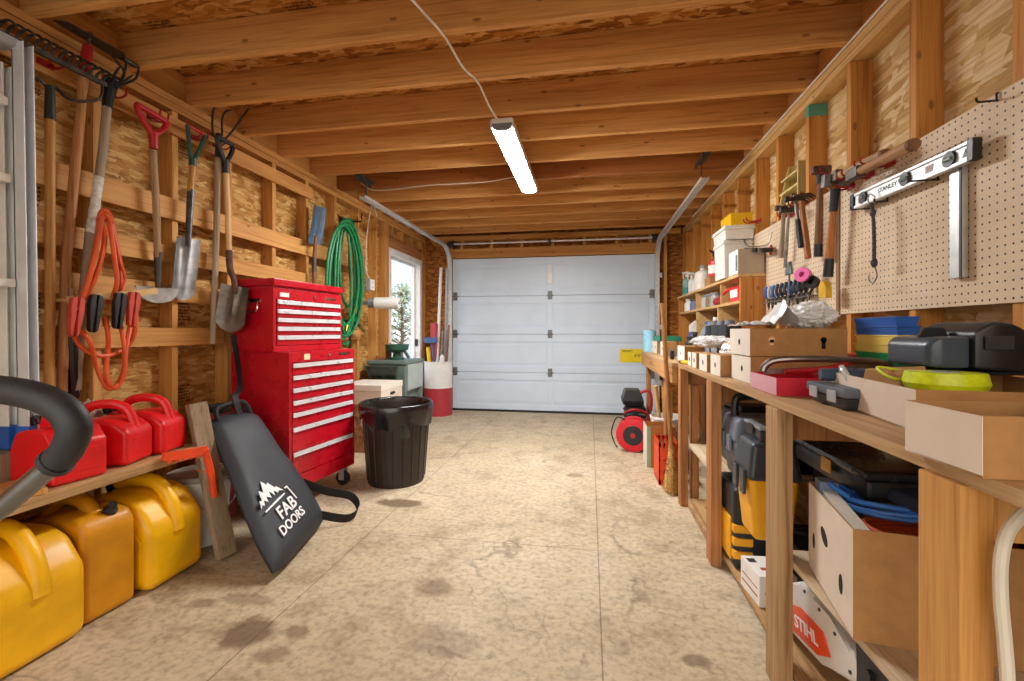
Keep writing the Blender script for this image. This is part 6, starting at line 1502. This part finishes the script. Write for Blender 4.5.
m=MB(); m.box(.63,.85,1.83,2.0,.6635,.705,.006); build(m,'base',CHARCOAL,root); m=MB(); m.box(.626,.854,1.826,2.004,.7055,.72,.004); build(m,'lid',M('clear grey lid','#8f9698',.2),root)
m=MB(); m.box(.6215,.6258,1.89,1.94,.68,.718,.002); build(m,'latch',BLACK,root)
m=MB(); m.box(.70,1.09,2.34,2.62,SHZ+.001,.68,.02); m.box(.72,1.07,2.36,2.60,.6801,.715,.012); one(m,'black_hard_case',BLACK,'large black hard case at the back of the lower shelf behind the grey toolbox','case')
# black and yellow case on the bottom deck
root=thing('yellow_black_case','black hard case with yellow ribbed corner on the bottom deck','case',(.72,2.0,.063))
x0,x1,y0,y1,z0,z1=.603,.80,2.05,2.32,.063,.41
m=MB(); m.box(x0,x1,y0,y1,z0,z1,.025,3); build(m,'case_body',M('navy black plastic','#1d232c',.4),root)
m=MB(); m.box(x0-.006,x0+.004,y0+.04,y1-.03,z0+.03,z0+.21,.004); build(m,'yellow_side',TBYEL,root)
for k in range(3):
    m=MB(); z=z0+.05+k*.055; m.box(x0-.004,x0+.075,y0-.006,y0+.03,z,z+.034,.006); build(m,'yellow_rib',TBYEL,root)
m=MB(); m.box(x0+.03,x1-.03,y0+.07,y1-.07,z1-.003,z1+.014,.004); build(m,'carry_grip',BLACK,root)
root=thing('white_tool_carton','small white carton with orange and grey print by the tall post','box',(.66,1.86,.063))
m=MB(T(.665,1.87,.0635,.1)); m.box(-.06,.09,-.075,.085,0,.115,.003); build(m,'carton_body',PAPER,root)
m=MB(T(.665,1.87,.0635,.1)); m.box(-.0608,-.0602,-.06,.07,.03,.036); m.box(-.0608,-.0602,-.06,.07,.06,.064); m.box(-.04,.0,-.0756,-.0751,.05,.056); m.box(-.03,.01,-.03,-.01,.1151,.1156); build(m,'print_lines',M('rust print','#a8523c',.7),root)
m=MB(T(.665,1.87,.0635,.1)); m.box(-.05,-.02,.03,.06,.1151,.1157); m.box(.02,.05,-.04,.0,.1151,.1157); build(m,'print_marks',CHARCOAL,root)
m=MB(); m.box(.745,1.08,1.62,2.03,.063,.29,.01); one(m,'black_crate',BLACKMAT,'black plastic crate in the shade below the yellow toolbox','crate')
# chainsaw
OGE=M('saw orange','#ee4a14',.4,var=.05); SHELL=M('pale grey saw shell','#dcdad6',.45,var=.04)
root=thing('orange_chainsaw','grey white and orange power saw lying on the bottom deck by the post','power saw',(.64,1.42,.063))
A0=Vector((.665,1.74,.145)); B0=Vector((.685,1.18,.255)); ax=(B0-A0); Ls=ax.length; SM_=frame(A0,ax,(0,-.03,1))@Matrix.Diagonal((.80,.80,.80,1))  # x along saw, y up, z toward the wall or the aisle
aisle = 1 if (SM_@Vector((0,0,1))-SM_@Vector((0,0,0))).x<0 else -1
def side(poly,z0,z1,name,mat,bev=.006):
    m=MB(SM_); a,b=(z0,z1) if aisle>0 else (-z1,-z0); m.prism(poly,a,b,bev); return build(m,name,mat,root)
side([(.0,-.045),(.10,-.075),(.42,-.082),(.60,-.055),(.66,-.02),(.62,.05),(.50,.085),(.40,.14),(.30,.15),(.20,.11),(.04,.05),(.0,.01)],-.05,.045,'shell',SHELL,.014)
side([(.18,-.055),(.40,-.062),(.49,-.03),(.455,.035),(.30,.055),(.17,.03)],.045,.050,'side_cover',OGE,.002)
side([(.03,-.035),(.10,-.05),(.10,.03),(.03,.012)],.045,.049,'side_cover',OGE,.002)
for k in range(5): side([(.0+.012*k,-.06-.003*k),(.006+.012*k,-.06-.003*k),(.006+.012*k,-.03),(.0+.012*k,-.03)],.045,.048,'vent_slot',CHARCOAL,0)
for (x,y) in ((.44,.10),(.53,.06),(.60,-.02),(.34,.125)):
    m=MB(SM_); m.cyl((x,y,aisle*.044),(x,y,aisle*.049),.006,10); build(m,'bolt',CHARCOAL,root)
TM=SM_@Matrix.Translation((.33,-.01,aisle*.0512))
if aisle<0: TM=TM@Matrix.Rotation(PI,4,'Y')
text('STIHL',.062,TM,'lettering',WHITEPRINT,root,.0006,.0,sx=1.1,bold=.0012)
m=MB(SM_); m.tube(bez([(.36,.12,-aisle*.02),(.42,.20,-aisle*.02),(.55,.18,-aisle*.02),(.66,.05,-aisle*.02),(.70,-.06,-aisle*.02)],6),.016,10); build(m,'rear_handle',BLACK,root)
side([(.60,-.12),(.68,-.20),(.80,-.24),(.84,-.03),(.80,.09),(.70,.12),(.64,.09),(.66,-.0)],-.045,.05,'rear_housing',M('navy black housing','#20232e',.45),.012)
m=MB(SM_); m.cyl((.72,.03,aisle*.05),(.72,.03,aisle*.062),.014,12); build(m,'knob',BLACK,root)
m=MB(SM_); m.cyl((.78,-.04,aisle*.05),(.78,-.04,aisle*.062),.012,12); build(m,'knob',BLACK,root)
m=MB(SM_); m.prism([(-.12,-.02),(.0,-.035),(.0,.0),(-.12,.0)],-.004,.004); build(m,'guide_bar',STEEL,root)
# big cord carton on the lower shelf
p0=Vector((.628,1.445)); p1=Vector((.573,1.115)); rtC,MC,LC=tray(p0,p1,.46,.245,SHZ+.001,'large open carton full of blue and orange cords on the lower shelf')
def ell(c,ru,rv,rot,nm='hand_hole'):
    m=MB(MC); pts=[]
    for k in range(16):
        a=2*PI*k/16; u=ru*math.cos(a); v=rv*math.sin(a); pts.append((c[0]+u*math.cos(rot)-v*math.sin(rot),-.0006,c[1]+u*math.sin(rot)+v*math.cos(rot)))
    q=[(a,b+.0014,c2) for (a,b,c2) in pts]; m.add(pts+q,[tuple(range(16)),tuple(reversed(range(16,32)))]+[(i,16+i,16+(i+1)%16,(i+1)%16) for i in range(16)]); build(m,nm,HOLE,rtC)
ell((.05,.095),.010,.022,0); ell((.14,.145),.030,.018,-.5); ell((.262,.085),.013,.024,0)
m=MB(MC); m.lathe([(.0,-.0005),(.020,-.0005),(.020,.001),(0,.001)],20,(LC+.0002,.36,.085),'X'); build(m,'hand_hole',HOLE,rtC)
CM2=MC
def coil(name,mat,label,n,cx,cy,z,rx,ry,r,seed):
    rnd=random.Random(seed); m=MB(MC); pts=[]
    for k in range(n*18):
        a=2*PI*k/18; f=1-.05*(k//18)+.06*math.sin(k*.37+seed); pts.append((cx+rx*f*math.cos(a),cy+ry*f*math.sin(a),z+.009*(k//18)*(.5+.5*math.sin(a*.5))+.006*math.sin(a*2+k//18)))
    m.tube(pts,r,8); return m
root=thing('orange_extension_lead','orange extension cord coiled in the cord carton','cord',tuple(MC@Vector((.21,.25,.14))))
m=coil('x',CORD,'',6,.205,.21,.178,.105,.17,.0065,1); build(m,'cord_coil',CORD,root)
root=thing('blue_extension_lead','blue extension cord coiled on top of the orange one in the cord carton','cord',tuple(MC@Vector((.15,.22,.2))))
m=coil('x',BLUECORD,'',4,.115,.22,.236,.085,.17,.0065,2); m.tube(bez([(.05,.10,.235),(.06,.05,.262),(.09,.03,.268),(.13,.06,.25)],6),.0065,8); build(m,'cord_coil',BLUECORD,root)
m=MB(MC); m.tube([(.045,.105,.236),(.03,.13,.245),(.012,.14,.258)],[.012,.016,.014],8); build(m,'plug',BLACK,root)
m=MB(MC); m.box(.012,.318,.11,.40,.005,.15,.02); one(m,'dark_bundle',NAVY,'dark cloth bundle filling the cord carton under the cords','bundle')
root=thing('pale_channel','pale metal channel with a grey end block lying in the cord carton along its side','channel',tuple(MC@Vector((.2,.035,.2))))
m=MB(MC); m.solid([(.06,.012,.20),(.315,.012,.175),(.315,.045,.175),(.06,.045,.20),(.06,.012,.25),(.315,.012,.235),(.315,.045,.235),(.06,.045,.25)],[(0,3,2,1),(4,5,6,7),(0,1,5,4),(1,2,6,5),(2,3,7,6),(3,0,4,7)],.002); build(m,'channel',M('pale aluminium channel','#d8d2c4',.5,var=.05),root)
m=MB(MC); m.box(.035,.085,.006,.05,.235,.272,.003); build(m,'end_block',M('slate end block','#5d6f86',.5),root)
# black cases at the back of the lower shelf
m=MB(T(.92,1.70,.292,.0)); m.box(-.14,.16,-.08,.08,0,.34,.02); one(m,'black_hard_case',BLACK,'black hard case standing behind the cord carton and the tall post','case')
root=thing('long_black_case','long black case lying across the case stack under the bench top','case',(.9,1.6,.637))
m=MB(); m.box(.70,1.09,1.30,1.72,SHZ+.243,SHZ+.30,.015); build(m,'case_body',BLACK,root); m=MB(); m.box(.69,1.09,1.29,1.73,SHZ+.3005,SHZ+.325,.01); build(m,'lid',M('black glossy lid','#26272b',.25),root)
m=MB(); m.box(.6845,.6895,1.45,1.5,SHZ+.27,SHZ+.31,.002); build(m,'latch',M('amber latch','#c98a1a',.5),root)
m=MB(T(.95,1.24,SHZ+.255,.12)); m.solid([(-.20,-.08,0),(.13,-.10,.0),(.13,.09,.0),(-.2,.09,0),(-.19,-.07,.03),(.12,-.09,.05),(.12,.08,.05),(-.19,.08,.03)],[(0,3,2,1),(4,5,6,7),(0,1,5,4),(1,2,6,5),(2,3,7,6),(3,0,4,7)],.008); one(m,'navy_folder',NAVY,'dark navy folder lying across the top of the cord carton','folder')
# white hose at the nearest corner
hz=[at(1040,500,.66),at(1024,513,.66),at(1008,532,.655),at(1001,560,.65),at(1001,600,.65),at(1005,645,.65),at(1008,700,.65)]
e=hz[-1]; hz+= [Vector((e.x+.01,e.y+.01,.30)),Vector((e.x+.03,e.y+.02,.10)),Vector((e.x+.09,e.y+.02,.022)),Vector((e.x+.25,e.y-.05,.022))]
m=MB(); m.tube(bez(hz,7),.0085,10); one(m,'white_hose',M('cream rubber hose','#ddd8c8',.45,var=.05),'cream white hose curving down over the bench corner to the floor','hose')
# ------------------------------------------------------------------ by the far bench
# red reel with black engine behind
root=thing('cable_reel','round red cable reel with a black hub standing on the floor by the far bench','reel',(.385,4.22,0))
rc=Vector((.388,4.22,.150)); m=MB()
d=Vector((.15,1,0)).normalized(); RM=frame(rc,(d.y,-d.x,0),(0,0,1)); m=MB(RM)
for z in (-.07,.07): m.lathe([(.055,z-.012),(.13,z-.013),(.149,z-.006),(.149,z+.006),(.13,z+.013),(.055,z+.012),(.055,z-.012)],32)
build(m,'flange',M('reel red','#c81428',.4),root)
m=MB(RM); m.lathe([(0,-.085),(.085,-.085),(.09,-.08),(.09,.08),(.085,.085),(0,.085)],28); build(m,'hub',BLACK,root)
m=MB(RM); m.lathe([(0,.0855),(.022,.0855),(.022,.095),(0,.095)],18); m.lathe([(0,-.095),(.022,-.095),(.022,-.0855),(0,-.0855)],18); build(m,'axle_cap',REDDK,root)
m=MB(RM); m.tube(bez([(-.06,.10,-.05),(-.15,.13,-.05),(-.20,.0,-.05),(-.17,-.10,-.02),(-.14,-.13,0)],6),.006,6); build(m,'cable_end',BLACK,root)
root=thing('small_engine','small black engine with red hoses standing behind the red reel','engine',(.42,4.55,0))
m=MB(); m.box(.30,.56,4.42,4.66,.0,.05,.006); m.box(.33,.53,4.44,4.62,.05,.36,.03); build(m,'engine_block',CHARCOAL,root)
m=MB(); loft(m,[[(.31,4.40,.38),(.50,4.40,.38),(.50,4.62,.38),(.31,4.62,.38)],[(.30,4.39,.42),(.50,4.39,.42),(.50,4.63,.42),(.30,4.63,.42)],[(.33,4.42,.52),(.47,4.42,.52),(.47,4.60,.52),(.33,4.60,.52)]]); build(m,'air_cleaner',BLACK,root)
rnd=random.Random(9)
m=MB()
for k in range(7):
    q=[Vector((.36+rnd.uniform(-.07,.12),4.41+rnd.uniform(-.03,0),.12+rnd.uniform(0,.26))) for _ in range(4)]; m.tube(bez(q,5),.006,6)
build(m,'wiring',BLACK,root)
m=MB(); m.tube(bez([(.47,4.40,.50),(.54,4.38,.52),(.565,4.38,.44),(.56,4.39,.33)],6),.014,8); m.tube(bez([(.32,4.40,.30),(.40,4.38,.34),(.52,4.385,.31),(.55,4.39,.24)],6),.012,8); build(m,'red_hose',REDDK,root)
m=MB()
for z in (.16,.2,.24,.28): m.box(.35,.52,4.432,4.441,z,z+.012)
build(m,'cooling_fins',STEEL,root)
bc2=(.66,4.06,0)
root=thing('tool_bucket','white bucket holding wooden handles under the far bench','bucket',bc2)
m=MB(); m.lathe([(0,0),(.115,0),(.118,.005),(.142,.33),(.15,.333),(.15,.35),(.142,.352),(.138,.34),(.114,.012),(0,.012)],28,bc2); build(m,'pail',WHITEPL,root)
m=MB(); m.tube(bez([(bc2[0]-.148,bc2[1],.34),(bc2[0]-.11,bc2[1]-.11,.26),(bc2[0],bc2[1]-.155,.23),(bc2[0]+.11,bc2[1]-.11,.26),(bc2[0]+.148,bc2[1],.34)],6),.003,6); build(m,'bail',STEEL,root)
for k,(dx,dy,tx,ty,h,lb,mt) in enumerate(((-.05,-.03,-.12,-.10,.62,'tan wooden handle in the white bucket leaning toward the reel',W_HANDLE2),(-.02,.03,-.03,.02,.64,'tan wooden handle standing nearly upright in the white bucket',W_HANDLE),(.03,-.04,.0,-.09,.58,'pale flat paddle handle in the white bucket nearest the far bench post',W_LIGHT))):
    m=MB(); m.tube([(bc2[0]+dx,bc2[1]+dy,.02),(bc2[0]+(dx+tx)/2,bc2[1]+(dy+ty)/2,h*.6),(bc2[0]+tx,bc2[1]+ty,h)],[.014,.016,.022],10); one(m,'wooden_stick',mt,lb,'handle','handles in the white bucket')
# cardboard box with green tape, orange crate, broom
root=thing('floor_carton','open brown carton with a pale side on the floor by the far bench','box',(.53,3.82,0))
m=MB(); x0,x1,y0,y1,z1=.442,.66,3.70,3.93,.325; t=.005
m.box(x0+.001,x1,y0,y1,.001,.006); m.box(x0+.001,x0+t,y0,y1,.006,z1); m.box(x1-t,x1,y0,y1,.006,z1); m.box(x0+t,x1-t,y0,y0+t,.006,z1); m.box(x0+t,x1-t,y1-t,y1,.006,z1); build(m,'carton_body',M('orange brown carton','#b56f3c',.85,var=.06,spec=.15),root)
m=MB(); m.box(x0-.001,x0+.001,y0,y1,.002,z1); build(m,'pale_side',CARDW,root)
m=MB(); m.box(x0+.0012,x0+.03,y0-.001,y0,.002,z1-.001); build(m,'green_tape',M('green tape','#8fa98a',.6),root)
m=MB(); m.cyl((x0+.14,y0-.001,.13),(x0+.14,y0+.002,.13),.022,16); build(m,'hand_hole',HOLE,root)
m=MB(T(.55,3.81,.24)); m.blob((0,0,0),(.085,.09,.06),.35,3,3,3.0,-.2); one(m,'scrap_metal',M('mixed dark scraps','#5a5148',.6,var=.5,scale=30),'dark mixed scraps filling the open floor carton','scraps')
m=MB(); m.box(.46,.645,3.72,3.91,.0065,.205,.004); one(m,'inner_box',CARD,'inner cardboard block under the scraps in the floor carton','box')
root=thing('orange_crate','orange plastic lattice crate on the floor between the carton and the broom','crate',(.54,3.42,0))
x0,x1,y0,y1,z1=.475,.61,3.29,3.545,.30; m=MB(); bw=.014; th=.006
m.box(x0,x1,y0,y1,.001,.008)
for z in (.008,.09,.17,.268):
    h=.03 if z in (.008,.268) else .012
    m.box(x0,x0+th,y0,y1,z,z+h); m.box(x1-th,x1,y0,y1,z,z+h); m.box(x0,x1,y0,y0+th,z,z+h); m.box(x0,x1,y1-th,y1,z,z+h)
for k in range(7):
    y=y0+(y1-y0-bw)*k/6; m.box(x0,x0+th,y,y+bw,.008,.298); m.box(x1-th,x1,y,y+bw,.008,.298)
for k in range(5):
    x=x0+(x1-x0-bw)*k/4; m.box(x,x+bw,y0,y0+th,.008,.298); m.box(x,x+bw,y1-th,y1,.008,.298)
m.box(x0+.0005,x0+.004,y0+.003,y1-.003,.02,.28); m.box(x0+.003,x1-.003,y0+.0005,y0+.004,.02,.28)
build(m,'crate_body',M('orange crate','#ee4f22',.45,var=.08),root)
root=thing('broom','straw broom standing bristles down with its long handle leaning on the bench','broom',(.53,3.17,0))
ht=ony(664,303,3.10); hs=Vector((.540,3.17,.27)); htp=Vector((.468,3.10,ht.z))
m=MB(); m.tube([hs-Vector((0,0,.04)),hs.lerp(htp,.5),htp],.0145,10); build(m,'handle',wood('broom handle','#b98650','#8a5c30','Z',knots=False,gs=2),root)
m=MB(); rnd=random.Random(5); c=Vector((.478,3.19,0))
m.tube([(.538,3.17,.31),(.538,3.17,.25),(.535,3.17,.18),(.533,3.17,.06),(.533,3.17,.012)],[.018,.022,.03,.038,.042],14)
for k in range(90):
    a=rnd.uniform(0,2*PI); r=rnd.uniform(.3,1)**.5; q=Vector((.538+.016*r*math.cos(a),3.17+.03*r*math.sin(a),.27)); e=Vector((.532+.05*r*math.cos(a),3.17+.09*r*math.sin(a),.002+.012*rnd.random())); m.tube([q,q.lerp(e,.5)+Vector((.004,0,0)),e],[.003,.004,.002],4)
b=build(m,'bristles',M('straw bristles','#c79b58',.85,var=.35,scale=60),root)
m=MB()
for z in (.15,.19,.225):
    t=(.27-z)/.27; m.lathe([(.026+.03*t,z),(.029+.03*t,z+.002),(.026+.03*t,z+.005)],16,(.538-.006*t,3.17,0))
build(m,'binding',M('dark red binding','#7b3a2a',.7),root)
# white and red things on the shelf between the posts
bottle(.86,2.75,SHZ,.06,.27,WHITEPL,'white_canister','white canister standing on the lower shelf between the two far posts',REDPL,.5,'canister')
tub(.70,.95,2.44+.2,2.62,SHZ+.001,SHZ+.02,CHARCOAL,'flat_tray','x') if False else None
carton(.72,.98,2.30+.33,2.86-.01,.063,.30,M('grey storage carton','#8e8f93',.8,var=.1),'grey_carton','grey carton on the bottom deck between the two far posts',top=False)
